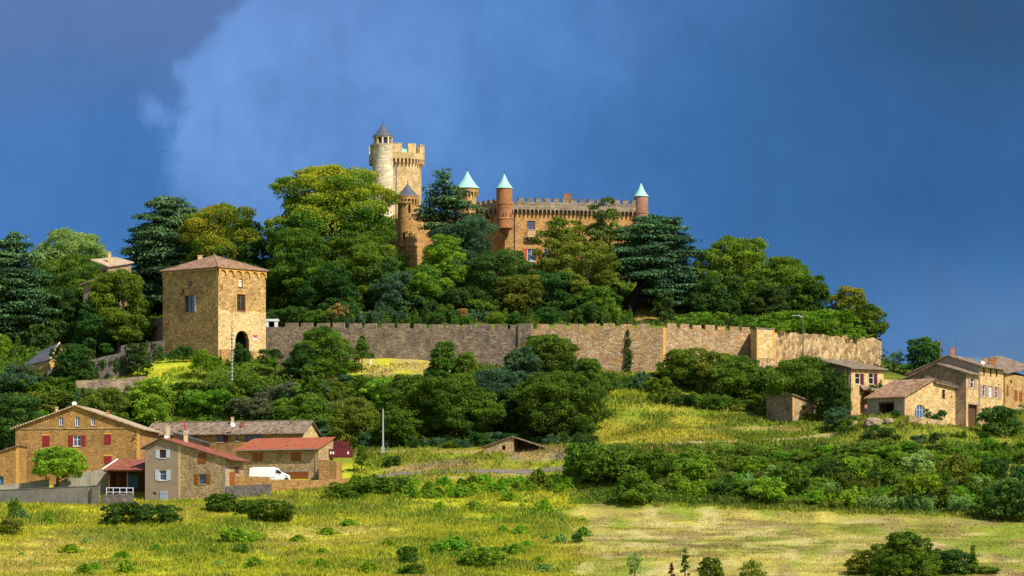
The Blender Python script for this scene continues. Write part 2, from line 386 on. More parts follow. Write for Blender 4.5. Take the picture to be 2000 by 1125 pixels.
def foliage(name, dark, mid, light, trans=0.42, vvar=0.2, hvar=0.02):
    mt, nt, b = new_mat(name); dark, mid, light = (tuple(v * k for v in c_) for c_, k in ((dark, 2.0), (mid, 1.95), (light, 1.65)))
    at = N(nt, 'ShaderNodeAttribute', attribute_name='tint'); oi = N(nt, 'ShaderNodeObjectInfo')
    c = ramp(nt, at.outputs['Fac'], [(0.0, dark), (0.5, mid), (1.0, light)])
    hs = N(nt, 'ShaderNodeHueSaturation'); nt.links.new(c, hs.inputs['Color'])
    nt.links.new(math_node(nt, 'MULTIPLY_ADD', oi.outputs['Random'], 2 * hvar, 0.5 - hvar), hs.inputs['Hue'])
    r2 = math_node(nt, 'FRACT', math_node(nt, 'MULTIPLY', oi.outputs['Random'], 7.13))
    nt.links.new(math_node(nt, 'MULTIPLY_ADD', r2, 2 * vvar, 1 - vvar), hs.inputs['Value'])
    nt.links.new(hs.outputs[0], b.inputs['Base Color']); b.inputs['Roughness'].default_value = 0.6; b.inputs['Specular IOR Level'].default_value = 0.12
    tr = N(nt, 'ShaderNodeBsdfTranslucent'); g = N(nt, 'ShaderNodeMix', data_type='RGBA', blend_type='MULTIPLY'); g.inputs[0].default_value = 1
    nt.links.new(hs.outputs[0], g.inputs[6]); g.inputs[7].default_value = (1.5, 1.7, 0.7, 1); nt.links.new(g.outputs[2], tr.inputs[0])
    ms = N(nt, 'ShaderNodeMixShader'); ms.inputs[0].default_value = trans
    nt.links.new(b.outputs[0], ms.inputs[1]); nt.links.new(tr.outputs[0], ms.inputs[2]); nt.links.new(ms.outputs[0], nt.nodes['Material Output'].inputs[0]); return mt

stone('gold_stone', [(0.26, 0.145, 0.05), (0.46, 0.275, 0.092), (0.66, 0.43, 0.18)], (0.50, 0.34, 0.15), stain=(0.22, 0.15, 0.075))
stone('pale_gold_stone', [(0.42, 0.27, 0.11), (0.66, 0.46, 0.20), (0.80, 0.60, 0.31)], (0.70, 0.52, 0.26), stain=(0.36, 0.24, 0.10))
stone('keep_stone', [(0.48, 0.32, 0.135), (0.61, 0.43, 0.195), (0.72, 0.54, 0.28)], (0.5, 0.38, 0.2), sx=1.6, sy=2.6, stain=(0.24, 0.17, 0.09))
stone('turret_stone', [(0.58, 0.46, 0.29), (0.72, 0.59, 0.39), (0.80, 0.69, 0.49)], (0.45, 0.36, 0.24), sx=0.35, sy=1.1, stain=(0.32, 0.23, 0.13), mort_w=0.03, bump=0.3)
stone('castle_stone', [(0.33, 0.165, 0.052), (0.45, 0.24, 0.075), (0.56, 0.33, 0.12)], (0.45, 0.28, 0.12), stain=(0.24, 0.14, 0.07), sx=2.0, sy=3.0)
stone('brick_red', [(0.30, 0.115, 0.045), (0.37, 0.15, 0.06), (0.43, 0.19, 0.08)], (0.36, 0.2, 0.1), sx=4, sy=9, stain=(0.18, 0.10, 0.07), bump=0.25)
stone('brick_dusty', [(0.30, 0.14, 0.10), (0.36, 0.18, 0.125), (0.42, 0.22, 0.155)], (0.34, 0.22, 0.16), sx=4, sy=9, stain=(0.18, 0.12, 0.10), bump=0.25)
stone('merlon_grey', [(0.15, 0.125, 0.10), (0.22, 0.18, 0.14), (0.31, 0.25, 0.19)], (0.3, 0.25, 0.18), stain=(0.14, 0.12, 0.10), sx=1.5, sy=2)
stone('rampart_grey', [(0.17, 0.125, 0.09), (0.26, 0.195, 0.135), (0.38, 0.295, 0.20)], (0.28, 0.21, 0.14), stain=(0.10, 0.08, 0.065), sx=1.5, sy=2.8, stain_amt=0.7)
stone('rampart_warm', [(0.26, 0.17, 0.095), (0.38, 0.26, 0.145), (0.54, 0.40, 0.24)], (0.38, 0.26, 0.14), stain=(0.44, 0.22, 0.04), sx=1.5, sy=2.5, stain_amt=0.6, bump=0.8)
stone('rampart_pale', [(0.24, 0.145, 0.065), (0.47, 0.31, 0.145), (0.66, 0.48, 0.27)], (0.50, 0.34, 0.17), stain=(0.13, 0.085, 0.045), sx=2.0, sy=0.8, stain_amt=0.85, bump=0.9)
stone('orange_stone', [(0.26, 0.13, 0.04), (0.37, 0.20, 0.065), (0.47, 0.28, 0.10)], (0.42, 0.26, 0.11), stain=(0.22, 0.13, 0.05))
stone('shade_stone', [(0.17, 0.125, 0.085), (0.25, 0.185, 0.12), (0.36, 0.27, 0.17)], (0.28, 0.21, 0.14), stain=(0.09, 0.07, 0.055), stain_amt=0.8)  # darker stone for walls turned from the sun, shade put into the colour
stone('parapet_stone', [(0.20, 0.155, 0.11), (0.29, 0.225, 0.155), (0.38, 0.30, 0.21)], (0.3, 0.24, 0.17), stain=(0.14, 0.11, 0.08), sx=1.5, sy=2)
stone('barn_stone', [(0.28, 0.19, 0.10), (0.40, 0.27, 0.13), (0.55, 0.40, 0.22)], (0.45, 0.33, 0.18), stain=(0.16, 0.12, 0.08))
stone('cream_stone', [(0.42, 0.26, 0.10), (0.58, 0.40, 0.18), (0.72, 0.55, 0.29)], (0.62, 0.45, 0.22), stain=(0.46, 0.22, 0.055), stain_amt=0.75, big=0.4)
stone('dark_rubble', [(0.07, 0.062, 0.058), (0.12, 0.10, 0.092), (0.20, 0.165, 0.14)], (0.12, 0.10, 0.09), stain=(0.05, 0.05, 0.045), sx=2.5, sy=4)  # dark stone, deepened further for tree shade on the retaining wall
render_wall('taupe_render', (0.36, 0.27, 0.19), (0.24, 0.18, 0.125), amt=0.5)
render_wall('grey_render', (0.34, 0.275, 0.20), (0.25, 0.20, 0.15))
render_wall('ochre_render', (0.56, 0.35, 0.12), (0.40, 0.23, 0.08))
render_wall('concrete', (0.20, 0.185, 0.16), (0.11, 0.105, 0.095), amt=0.8)
render_wall('concrete_pale', (0.36, 0.33, 0.27), (0.20, 0.18, 0.15), amt=0.8)
tiles('tile_red_mixed', [(0.21, 0.095, 0.05), (0.35, 0.18, 0.095), (0.48, 0.31, 0.20)], (0.36, 0.30, 0.22))
tiles('tile_old_grey', [(0.14, 0.095, 0.062), (0.24, 0.17, 0.115), (0.38, 0.28, 0.20)], (0.30, 0.25, 0.195), lich=0.55)
tiles('tile_tan', [(0.36, 0.24, 0.14), (0.52, 0.38, 0.24), (0.66, 0.52, 0.35)], (0.46, 0.40, 0.30))
tiles('tile_new_orange', [(0.36, 0.095, 0.045), (0.42, 0.115, 0.055), (0.47, 0.14, 0.07)], (0.48, 0.20, 0.11), lich=0.2)
tiles('tile_dark_red', [(0.22, 0.06, 0.04), (0.30, 0.09, 0.06), (0.38, 0.13, 0.08)], (0.30, 0.15, 0.11), lich=0.4)
tiles('slate_roof', [(0.075, 0.08, 0.10), (0.10, 0.11, 0.135), (0.15, 0.16, 0.185)], (0.17, 0.17, 0.17), period=0.3, lich=0.3)
plain('copper_green', (0.31, 0.61, 0.49), 0.6, 0.0, 0.3, 0.2, 1.2)
plain('slate_blue', (0.085, 0.095, 0.125), 0.5, 0.0, 0.4, 0.25, 1.0)
plain('glass_sky_tint', (0.05, 0.09, 0.19), 0.12, 0, 0.6, 0.3)  # reflected sky put into the base colour as blue
plain('glass_dark', (0.012, 0.014, 0.02), 0.15, 0, 0.5, 0.3)
plain('white_paint', (0.75, 0.74, 0.72), 0.5)
plain('van_white', (0.82, 0.83, 0.84), 0.28, 0, 0.5, 0.02)
plain('shutter_red', (0.25, 0.02, 0.022), 0.6)
plain('shutter_purple', (0.10, 0.012, 0.035), 0.6)
plain('shutter_orange', (0.42, 0.085, 0.03), 0.6)
plain('shutter_bluewhite', (0.52, 0.56, 0.66), 0.6)
plain('door_bluegrey', (0.38, 0.42, 0.52), 0.6)
plain('door_blue', (0.06, 0.17, 0.34), 0.6)
plain('wood_brown', (0.26, 0.085, 0.02), 0.65, 0, 0.3, 0.25)
plain('wood_dark', (0.10, 0.05, 0.025), 0.7, 0, 0.2, 0.3)
plain('wood_pink', (0.40, 0.25, 0.19), 0.7)
plain('window_brown', (0.22, 0.10, 0.03), 0.7)
plain('iron_red', (0.20, 0.035, 0.03), 0.7)
plain('metal_dark', (0.05, 0.05, 0.055), 0.5, 0.3)
plain('zinc', (0.36, 0.38, 0.40), 0.45, 0.4)
plain('black_tyre', (0.015, 0.015, 0.016), 0.8)
plain('pole_wood', (0.12, 0.09, 0.07), 0.8)
plain('pole_concrete', (0.36, 0.35, 0.36), 0.8)
plain('fence_red', (0.13, 0.016, 0.024), 0.7)
plain('sign_red', (0.55, 0.03, 0.05), 0.5)
plain('interior_dark', (0.035, 0.03, 0.028), 0.9)  # near-black lining, stands in for shade inside openings
plain('quoin_orange', (0.62, 0.33, 0.07), 0.85, 0, 0.2, 0.25)
plain('quoin_pale', (0.60, 0.44, 0.24), 0.85, 0, 0.2, 0.25)
plain('bark', (0.075, 0.055, 0.04), 0.95, 0, 0.1, 0.4, 3)
plain('bark_dark', (0.03, 0.022, 0.018), 0.95, 0, 0.1, 0.4, 3)
plain('bark_pale', (0.34, 0.31, 0.27), 0.9, 0, 0.1, 0.3, 3)
plain('rock', (0.30, 0.23, 0.15), 0.9, 0, 0.1, 0.4, 1)
plain('skin', (0.55, 0.33, 0.24), 0.6)
plain('cloth_pink', (0.60, 0.16, 0.18), 0.8)
plain('cloth_navy', (0.03, 0.035, 0.06), 0.8)
plain('hair_brown', (0.05, 0.03, 0.02), 0.7)

foliage('leaf_chestnut', (0.020, 0.055, 0.008), (0.060, 0.118, 0.012), (0.285, 0.250, 0.020))
foliage('leaf_green', (0.020, 0.046, 0.007), (0.058, 0.100, 0.010), (0.145, 0.190, 0.018))
foliage('leaf_bright', (0.045, 0.095, 0.010), (0.095, 0.175, 0.014), (0.22, 0.29, 0.025))
foliage('leaf_dark', (0.012, 0.034, 0.009), (0.030, 0.066, 0.013), (0.070, 0.112, 0.018))
foliage('leaf_bluish', (0.020, 0.045, 0.024), (0.040, 0.082, 0.042), (0.085, 0.130, 0.060))
foliage('leaf_pale', (0.070, 0.120, 0.040), (0.130, 0.190, 0.060), (0.22, 0.28, 0.10))
foliage('leaf_olive', (0.040, 0.060, 0.009), (0.085, 0.105, 0.013), (0.17, 0.165, 0.020))
foliage('leaf_grey', (0.045, 0.060, 0.035), (0.080, 0.095, 0.055), (0.14, 0.15, 0.08))
foliage('leaf_creeper', (0.05, 0.10, 0.008), (0.115, 0.185, 0.012), (0.24, 0.28, 0.022), trans=0.45)
foliage('leaf_brown', (0.15, 0.085, 0.035), (0.25, 0.15, 0.06), (0.34, 0.22, 0.09))
foliage('leaf_plum', (0.03, 0.010, 0.012), (0.06, 0.015, 0.018), (0.10, 0.025, 0.025))
foliage('needle_cedar', (0.012, 0.034, 0.017), (0.046, 0.100, 0.042), (0.140, 0.210, 0.075), trans=0.15)
foliage('needle_pine', (0.020, 0.045, 0.010), (0.05, 0.085, 0.014), (0.11, 0.135, 0.02), trans=0.08)
# ------------------------------------------------------------------ the rampart's line in plan (photo column, depth)
WALL_PTS = [(519, 991), (1040, 972), (1295, 970), (1475, 980), (1512, 979), (1722, 991)]
WX = [X(p, y) for p, y in WALL_PTS]; WY = [y for p, y in WALL_PTS]
def wall_y_px(p):
    for (p0, y0), (p1, y1) in zip(WALL_PTS, WALL_PTS[1:]):
        if p0 <= p <= p1: 
            w = Wall((X(p0, y0), y0), (X(p1, y1), y1)); return w.A.y + w.d.y * w.u(p)
    return WALL_PTS[0][1] if p < 519 else WALL_PTS[-1][1]

# ------------------------------------------------------------------ terrain
def cpts(lst): return [(X(p, y), y, Z(r, y)) for p, r, y in lst]
outer = [(p, 1125, 760) for p in (-150, 200, 600, 1000, 1400, 1800, 2150)]
outer += [(0, 1055, 812), (400, 1055, 812), (800, 1050, 812), (1200, 1055, 808), (1600, 1065, 802), (2000, 1070, 800)]
outer += [(-150, 988, 868), (0, 988, 868), (150, 988, 868), (300, 987, 868), (700, 950, 885), (900, 935, 888), (1050, 935, 888),
          (1150, 955, 880), (1300, 978, 868), (1500, 1000, 858), (1750, 1010, 852), (2000, 1020, 848), (2150, 1022, 846)]
outer += [(-100, 950, 905), (60, 946, 905), (250, 944, 902), (400, 950, 894), (520, 943, 890), (560, 940, 893), (650, 938, 893), (150, 895, 945), (0, 890, 945), (450, 885, 950), (620, 880, 937)]
outer += [(200, 984, 871), (283, 983, 881), (350, 981, 879), (440, 979, 875), (500, 973, 876), (560, 967, 879), (640, 956, 883)]
outer += [(760, 886, 915), (900, 881, 915), (1000, 883, 912), (1080, 884, 905), (860, 921, 895), (1050, 917, 895)]
outer += [(750, 860, 930), (900, 858, 930), (1050, 858, 930), (1150, 862, 918)]
outer += [(-100, 800, 955), (50, 800, 955), (150, 765, 965), (300, 765, 965), (450, 770, 962), (600, 770, 962), (750, 780, 958), (900, 780, 957), (1050, 785, 950), (450, 732, 974), (600, 724, 979)]
outer += [(315, 700, 990), (425, 712, 978), (500, 706, 984)]
for p, r in ((540, 706), (700, 703), (850, 710), (950, 718), (1100, 727), (1200, 731), (1295, 733), (1400, 732), (1500, 726), (1600, 720), (1715, 718)):
    outer.append((p, r, wall_y_px(p) - 1.5))
left_shared = [(-100, 720, 985), (0, 722, 985), (100, 727, 984), (200, 715, 986), (0, 650, 1012), (150, 650, 1012), (280, 655, 1010), (-120, 640, 1020)]
outer += left_shared
outer += [(1180, 862, 907), (1180, 778, 946), (1350, 776, 950), (1500, 803, 940), (1600, 814, 934), (1650, 852, 912), (1400, 864, 905), (1550, 858, 908), (1700, 818, 928),
          (1800, 833, 922), (1900, 840, 920), (2000, 842, 920), (2150, 850, 915), (1300, 930, 882), (1500, 930, 882), (1700, 935, 880), (1900, 940, 878), (2000, 945, 878), (2150, 950, 876)]
outer += [(1692, 812, 915), (1740, 813, 911), (1770, 816, 908), (1830, 836, 907), (1887, 839, 920), (1915, 840, 926)]
outer += [(1760, 725, 992), (1850, 750, 985), (2000, 760, 990), (2150, 790, 990), (1800, 740, 1040), (2000, 780, 1040)]
inner = [(1230, 624, 1005), (600, 570, 1032), (760, 530, 1044), (960, 522, 1047), (1100, 518, 1052), (1260, 522, 1062), (1350, 560, 1045), (1500, 600, 1030), (1650, 632, 1012), (1620, 625, 1045), (1700, 655, 1040),
         (450, 600, 1030), (300, 615, 1030), (150, 622, 1030), (700, 590, 1015), (900, 585, 1015), (1000, 580, 1020), (1150, 580, 1020), (1400, 600, 1018)] + left_shared
for p, r in ((540, 640), (700, 640), (850, 641), (1000, 641), (1100, 641), (1200, 640), (1295, 638), (1400, 645), (1500, 648), (1600, 655), (1715, 664)):
    inner.append((p, r, wall_y_px(p) + 2.0))
def tps(pts):
    P = np.array(pts); q = P[:, :2] / 100.0; n = len(q)
    d = np.linalg.norm(q[:, None] - q[None], axis=2)
    K = np.where(d > 0, d ** 2 * np.log(d + 1e-12), 0) + np.eye(n) * 0.0015
    A = np.zeros((n + 3, n + 3)); A[:n, :n] = K; A[:n, n] = 1; A[:n, n + 1:] = q; A[n, :n] = 1; A[n + 1:, :n] = q.T
    b = np.zeros(n + 3); b[:n] = P[:, 2]; w = np.linalg.solve(A, b)
    def f(x, y):
        x = np.asarray(x, float); sh = x.shape; Q = np.stack([x.ravel(), np.asarray(y, float).ravel()], 1) / 100.0
        out = np.empty(len(Q))
        for i in range(0, len(Q), 20000):
            c = Q[i:i + 20000]; dd = np.linalg.norm(c[:, None] - q[None], axis=2)
            out[i:i + 20000] = (np.where(dd > 0, dd ** 2 * np.log(dd + 1e-12), 0) @ w[:n]) + w[n] + c @ w[n + 1:]
        return out.reshape(sh)
    return f
f_out, f_in = tps(cpts(outer)), tps(cpts(inner))
def terrain(x, y, bump=True):
    x = np.asarray(x, float); y = np.asarray(y, float); x, y = np.broadcast_arrays(x, y)
    base = np.interp(y, [0, 100, 250, 400, 600, 700, 760, 870, 1000, 1060, 1150, 1350, 1800, 12000], [-1.7, -0.9, 1.5, 4.6, 8.6, 10.7, 12.2, 27, 58, 64, 58, 30, -10, -40])
    side = sst(np.abs(x), 150, 420); base = base - np.where(y > 800, side * np.clip((y - 800) * 0.06, 0, 26) * np.where(x > 0, 1.0, 0.5), 0)
    w = sst(y, 745, 778) * (1 - sst(y, 1062, 1120)) * (1 - sst(np.abs(x), 128, 190))
    xc = np.clip(x, -135, 135); yc = np.clip(y, 740, 1085)
    zo = f_out(xc, yc); zi = f_in(xc, yc)
    s = y - np.interp(x, [-400, X(300, 1005), WX[0]] + WX[1:], [1000, 1003, WY[0] + 4] + WY[1:])
    s = s - sst(x, WX[-1] - 1.0, WX[-1] + 3) * 200
    k = sst(s, 0.3, 2.2)
    z = base * (1 - w) + (zo * (1 - k) + zi * k) * w
    if bump: z = z + (fbm(x, y, 9, 5) - 0.5) * 0.7 * w + (fbm(x, y, 2.2, 8) - 0.5) * 0.25 * w
    return z
_Ys = np.arange(746, 1100, 0.4)
def ground_hit(px, py):
    """the ground point seen at a photo position"""
    z = terrain(X(px, _Ys), _Ys, False); ray = (H - py) * _Ys / F
    i = int(np.argmax(z >= ray)) if (z >= ray).any() else len(_Ys) - 1
    Y = float(_Ys[i]); return X(px, Y), Y
def gz(x, y): return float(terrain(np.array([x]), np.array([y]), False)[0])

# ------------------------------------------------------------------ ground colours (grass zones)
def gcol(x, y, z):
    px = 1000 + F * x / y; py = H - F * z / y
    n1 = fbm(x, y, 14, 1, 4); n2 = fbm(x, y, 4, 2, 3); n3 = fbm(x * 0.35, y * 1.4, 7, 4, 3); n4 = fbm(x, y, 30, 11, 3)
    def L(a, b, t): return a + (np.array(b) - a) * np.clip(t, 0, 1)[..., None]
    yel = np.array([0.47, 0.46, 0.036]); grn = np.array([0.28, 0.34, 0.028]); dgr = np.array([0.16, 0.235, 0.022]); straw = np.array([0.40, 0.31, 0.105])
    c = np.broadcast_to(yel, x.shape + (3,)).copy()
    c = L(c, grn, sst(n1 * 0.6 + n2 * 0.4, 0.44, 0.66)); c = L(c, dgr, 0.8 * sst(n1 * 0.5 + n2 * 0.5, 0.60, 0.74)); c = L(c, [0.40, 0.29, 0.075], 0.55 * sst(n4, 0.55, 0.75) * sst(n2, 0.35, 0.65))
    def blob(cx, cy, rx, ry): return np.exp(-((px - cx) / rx) ** 2 - ((py - cy) / ry) ** 2) * sst(n2 * .6 + n1 * .4, .28, .55)
    gp = np.clip(sum(blob(*q) for q in ((420, 1065, 150, 42), (250, 1040, 120, 26), (900, 1085, 130, 36), (1050, 955, 110, 26), (640, 1000, 90, 18), (760, 975, 120, 18), (1080, 1010, 70, 20), (60, 1005, 90, 16))), 0, 1)
    c = L(c, [0.19, 0.28, 0.022], .8 * gp); sp_ = np.clip(sum(blob(*q) for q in ((110, 1068, 120, 30), (40, 1110, 120, 26), (330, 1005, 60, 12), (560, 1050, 70, 20), (700, 1040, 90, 20))), 0, 1); c = L(c, [0.54, 0.42, 0.12], .75 * sp_)
    # mown field on the right of the front
    mown = sst(px + 90 * (n2 - 0.5) + 60 * (n1 - .5) - (py - 980) * .12, 1085, 1150) * sst(py + 14 * (n2 - 0.5), 982 + np.clip(px - 1200, 0, 900) * 0.040, 988 + np.clip(px - 1200, 0, 900) * 0.040)
    mc = np.broadcast_to(np.array([0.43, 0.37, 0.095]), c.shape).copy()
    mc = L(mc, [0.26, 0.27, 0.045], sst(n3, 0.45, 0.7)); mc = L(mc, [0.20, 0.245, 0.035], 0.85 * sst(fbm(x * .7 + y * .3, y * 1.1, 13, 41, 4), .50, .70)); mc = L(mc, [0.24, 0.17, 0.085], 0.75 * sst(fbm(x * 0.6 + y * .25, y * 1.2, 9, 21, 4), 0.55, 0.70)); trk = np.abs(np.sin((x * .8 - y * .35) * .55 + 3 * n1)); mc = L(mc, [0.27, 0.21, 0.09], .5 * sst(trk, .22, .05) * sst(n2, .35, .6)); mc = L(mc, [0.50, 0.43, 0.19], 0.9 * sst(fbm(x * 0.4, y, 8, 25, 3), 0.58, 0.75))
    m1 = fbm(x, y * .33, 3.2, 71, 3); m2 = fbm(x, y * .3, 9, 73, 3); mc = mc * (.62 + .76 * m1)[..., None]; mc = L(mc, [0.23, 0.30, 0.030], .8 * sst(m2, .52, .68)); mc = L(mc, [0.30, 0.21, 0.11], .55 * sst(fbm(x, y * .3, 6, 79, 3), .58, .72)); mc = L(mc, [0.56, 0.49, 0.20], .7 * sst(fbm(x, y * .35, 5, 83, 3), .60, .74))
    c = L(c, mc, mown) if False else c * (1 - mown[..., None]) + mc * mown[..., None]
    # wooded slopes
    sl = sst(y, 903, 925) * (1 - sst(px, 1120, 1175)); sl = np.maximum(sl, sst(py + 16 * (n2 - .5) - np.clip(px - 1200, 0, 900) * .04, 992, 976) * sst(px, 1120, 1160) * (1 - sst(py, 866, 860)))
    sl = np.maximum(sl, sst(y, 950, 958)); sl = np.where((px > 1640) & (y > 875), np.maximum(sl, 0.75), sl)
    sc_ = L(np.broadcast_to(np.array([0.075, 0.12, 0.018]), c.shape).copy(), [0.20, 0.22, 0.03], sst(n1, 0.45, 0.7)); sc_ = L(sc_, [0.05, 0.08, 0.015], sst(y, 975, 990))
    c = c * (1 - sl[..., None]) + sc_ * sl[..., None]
    # grassy strip under the rampart, dry castle bank, meadow
    st = sst(px, 600, 640) * (1 - sst(px, 860, 930)) * sst(py, 740, 728) * sst(py, 690, 698) * sst(y, 960, 966)
    c = c * (1 - st[..., None]) + L(np.broadcast_to(yel, c.shape).copy(), straw, sst(n2, .3, .7)) * st[..., None]
    st = sst(px, 200, 240) * (1 - sst(px, 370, 400)) * sst(py, 765, 752) * sst(py, 700, 706)
    c = c * (1 - st[..., None]) + L(np.broadcast_to(grn * 1.2, c.shape).copy(), yel, sst(n2, .4, .7)) * st[..., None]
    st = sst(px, 730, 780) * (1 - sst(px, 1100, 1120)) * sst(py, 868, 878) * (1 - sst(y, 916, 922)) * sst(y, 884, 890)
    c = c * (1 - st[..., None]) + L(L(np.broadcast_to(np.array([0.24, 0.23, 0.03]), c.shape).copy(), grn, sst(n2, .4, .7)), straw, sst(n3, .55, .75)) * st[..., None]
    st = sst(px + 40 * (n2 - .5), 985, 1010) * (1 - sst(px, 1100, 1115)) * sst(py, 872, 876) * sst(py, 903, 897); st = np.maximum(st, sst(px, 740, 770) * (1 - sst(px, 880, 960)) * sst(py + (px - 760) * .08 + 8 * (n2 - .5), 908, 913) * sst(py + (px - 760) * .04, 926, 921))
    c = c * (1 - st[..., None]) + L(np.broadcast_to(np.array([0.36, 0.27, 0.11]), c.shape).copy(), [.22, .18, .12], sst(n2, .5, .7)) * st[..., None]
    md = sst(px + 40 * (n2 - .5), 1150, 1185) * (1 - sst(px, 1630, 1680)) * sst(py, 768, 780) * sst(py, 872, 864)
    mcol = L(L(np.broadcast_to(np.array([0.38, 0.34, 0.04]), c.shape).copy(), [0.17, 0.23, 0.022], sst(n1 * .5 + n2 * .2 + n3 * .3 + (px - 1400) / 1300 + (830 - py) / 400, 0.36, 0.58)), straw, 0.8 * sst(fbm(x * .6, y, 9, 31), .58, .72))
    c = c * (1 - md[..., None]) + mcol * md[..., None]
    bk = sst(px, 1230, 1250) * (1 - sst(px, 1300, 1420)) * sst(y, 1000, 1004)
    c = c * (1 - bk[..., None]) + np.array([0.36, 0.24, 0.07]) * bk[..., None]
    far = sst(np.abs(x), 150, 260)[..., None]; c = c * (1 - far) + np.array([0.12, 0.15, 0.03]) * far
    return np.clip(c, 0, 1), mown

def ground_material():
    mt, nt, b = new_mat('meadow_ground'); at = N(nt, 'ShaderNodeAttribute', attribute_name='gcol'); tc = N(nt, 'ShaderNodeTexCoord')
    n1 = noise(nt, tc.outputs['Object'], 0.9, 6, 0.7); n2 = noise(nt, tc.outputs['Object'], 4.0, 4, 0.7)
    c = mixc(nt, 0.85, at.outputs['Color'], ramp(nt, n1.outputs[0], [(0.3, (0.55, 0.62, 0.6)), (0.5, (1, 1, 1)), (0.7, (1.3, 1.2, 1.1))]), 'MULTIPLY')
    c = mixc(nt, 0.7, c, ramp(nt, n2.outputs[0], [(0.3, (0.6, 0.65, 0.6)), (0.7, (1.35, 1.3, 1.2))]), 'MULTIPLY')
    nt.links.new(c, b.inputs['Base Color']); b.inputs['Roughness'].default_value = 1.0; b.inputs['Specular IOR Level'].default_value = 0.05
    bp = N(nt, 'ShaderNodeBump'); bp.inputs['Strength'].default_value = 0.8; bp.inputs['Distance'].default_value = 0.25; nt.links.new(n2.outputs[0], bp.inputs['Height']); nt.links.new(bp.outputs[0], b.inputs['Normal'])
    return mt
def build_ground():
    xs = np.concatenate([np.linspace(-9000, -400, 14), np.linspace(-360, -140, 16), np.arange(-132, 132.1, 1.2), np.linspace(140, 360, 16), np.linspace(400, 9000, 14)])
    ys = np.concatenate([np.linspace(-200, 700, 40), np.arange(712, 740, 6), np.arange(744, 1080, 1.2), np.linspace(1085, 1300, 30), np.linspace(1350, 12000, 26)])
    Xg, Yg = np.meshgrid(xs, ys); Zg = terrain(Xg, Yg)
    nx, ny = len(xs), len(ys); me = bpy.data.meshes.new('ground')
    me.vertices.add(nx * ny); me.vertices.foreach_set('co', np.stack([Xg, Yg, Zg], -1).ravel())
    i = (np.arange(ny - 1)[:, None] * nx + np.arange(nx - 1)[None]).ravel(); q = np.stack([i, i + 1, i + nx + 1, i + nx], 1)
    me.loops.add(q.size); me.loops.foreach_set('vertex_index', q.ravel()); me.polygons.add(len(q)); me.polygons.foreach_set('loop_start', np.arange(0, q.size, 4))
    me.polygons.foreach_set('use_smooth', np.ones(len(q), bool)); me.update()
    col, _ = gcol(Xg.ravel(), np.maximum(Yg.ravel(), 1.0), Zg.ravel()); a = me.attributes.new('gcol', 'FLOAT_COLOR', 'POINT')
    a.data.foreach_set('color', np.concatenate([col, np.ones((len(col), 1))], 1).ravel())
    me.materials.append(ground_material()); o = bpy.data.objects.new('ground', me); COL.objects.link(o); tag(o, 'grassy hillside of fields and wooded slopes', 'ground', kind='structure')
build_ground()

def strip(name, pts, width, mat, label, lift=0.06):
    """a path laid on the ground along photo points"""
    P = [Vector((*ground_hit(a, b), 0)) for a, b in pts]; Q = []
    for a, b in zip(P, P[1:]):
        n = max(2, int((b - a).length / 1.0)); Q += [a.lerp(b, t / n) for t in range(n)]
    Q.append(P[-1]); mb = MB(); rows = []
    for i, p in enumerate(Q):
        d = (Q[min(i + 1, len(Q) - 1)] - Q[max(i - 1, 0)]).normalized(); nrm = Vector((-d.y, d.x, 0)); row = []
        for k in range(5):
            t = (k / 4 - 0.5) * width * (1 + 0.25 * math.sin(i * 1.7)); q = p + nrm * t
            row.append((q.x, q.y, float(terrain(np.array([q.x]), np.array([q.y]))[0]) + lift + (0.10 if 0 < k < 4 else 0)))
        rows.append(row)
    for r0, r1 in zip(rows, rows[1:]):
        for k in range(4): mb.face([r0[k], r1[k], r1[k + 1], r0[k + 1]])
    o = mb.build(name, mat); tag(o, label, 'path', kind='structure'); return o
plain('dry_dirt', (0.40, 0.31, 0.16), 1.0, 0, 0.05, 0.25, 0.8); plain('grey_lane', (0.17, 0.15, 0.135), 0.95, 0, 0.1, 0.2, 0.8)
strip('dirt_path', [(1285, 871), (1350, 866), (1440, 862), (1530, 858), (1590, 853), (1650, 849)], 2.6, M['dry_dirt'], 'pale dirt path crossing the slope under the meadow')
strip('lane', [(690, 938), (770, 927), (860, 923), (960, 921), (1050, 919), (1110, 914)], 2.6, M['grey_lane'], 'narrow grey lane above the front field')

# ------------------------------------------------------------------ leaves
def leaf_mesh(name, P, Nn, size, tint, mat, rng, aspect=(0.9, 1.6)):
    n = len(P)
    a = rng.normal(size=(n, 3)); Nn = Nn / (np.linalg.norm(Nn, axis=1, keepdims=True) + 1e-9)
    t = a - (a * Nn).sum(1, keepdims=True) * Nn; t /= (np.linalg.norm(t, axis=1, keepdims=True) + 1e-9); b = np.cross(Nn, t)
    s = (size * rng.uniform(0.6, 1.35, n))[:, None] * 0.5; k = rng.uniform(*aspect, n)[:, None]
    fold = Nn * s * rng.uniform(-0.5, 0.5, n)[:, None]
    V = np.stack([P - t * s * k, P - b * s + fold, P + t * s * k, P + b * s + fold], 1)
    me = bpy.data.meshes.new(name); me.vertices.add(4 * n); me.vertices.foreach_set('co', V.astype(np.float32).ravel())
    me.loops.add(4 * n); me.loops.foreach_set('vertex_index', np.arange(4 * n, dtype=np.int32)); me.polygons.add(n); me.polygons.foreach_set('loop_start', np.arange(0, 4 * n, 4, dtype=np.int32)); me.update()
    at = me.attributes.new('tint', 'FLOAT', 'FACE'); at.data.foreach_set('value', np.clip(tint, 0, 1).astype(np.float32)); me.materials.append(mat); return me
def sphere_dirs(rng, n, up=0.0):
    d = rng.normal(size=(n, 3)); d[:, 2] += up; return d / np.linalg.norm(d, axis=1, keepdims=True)
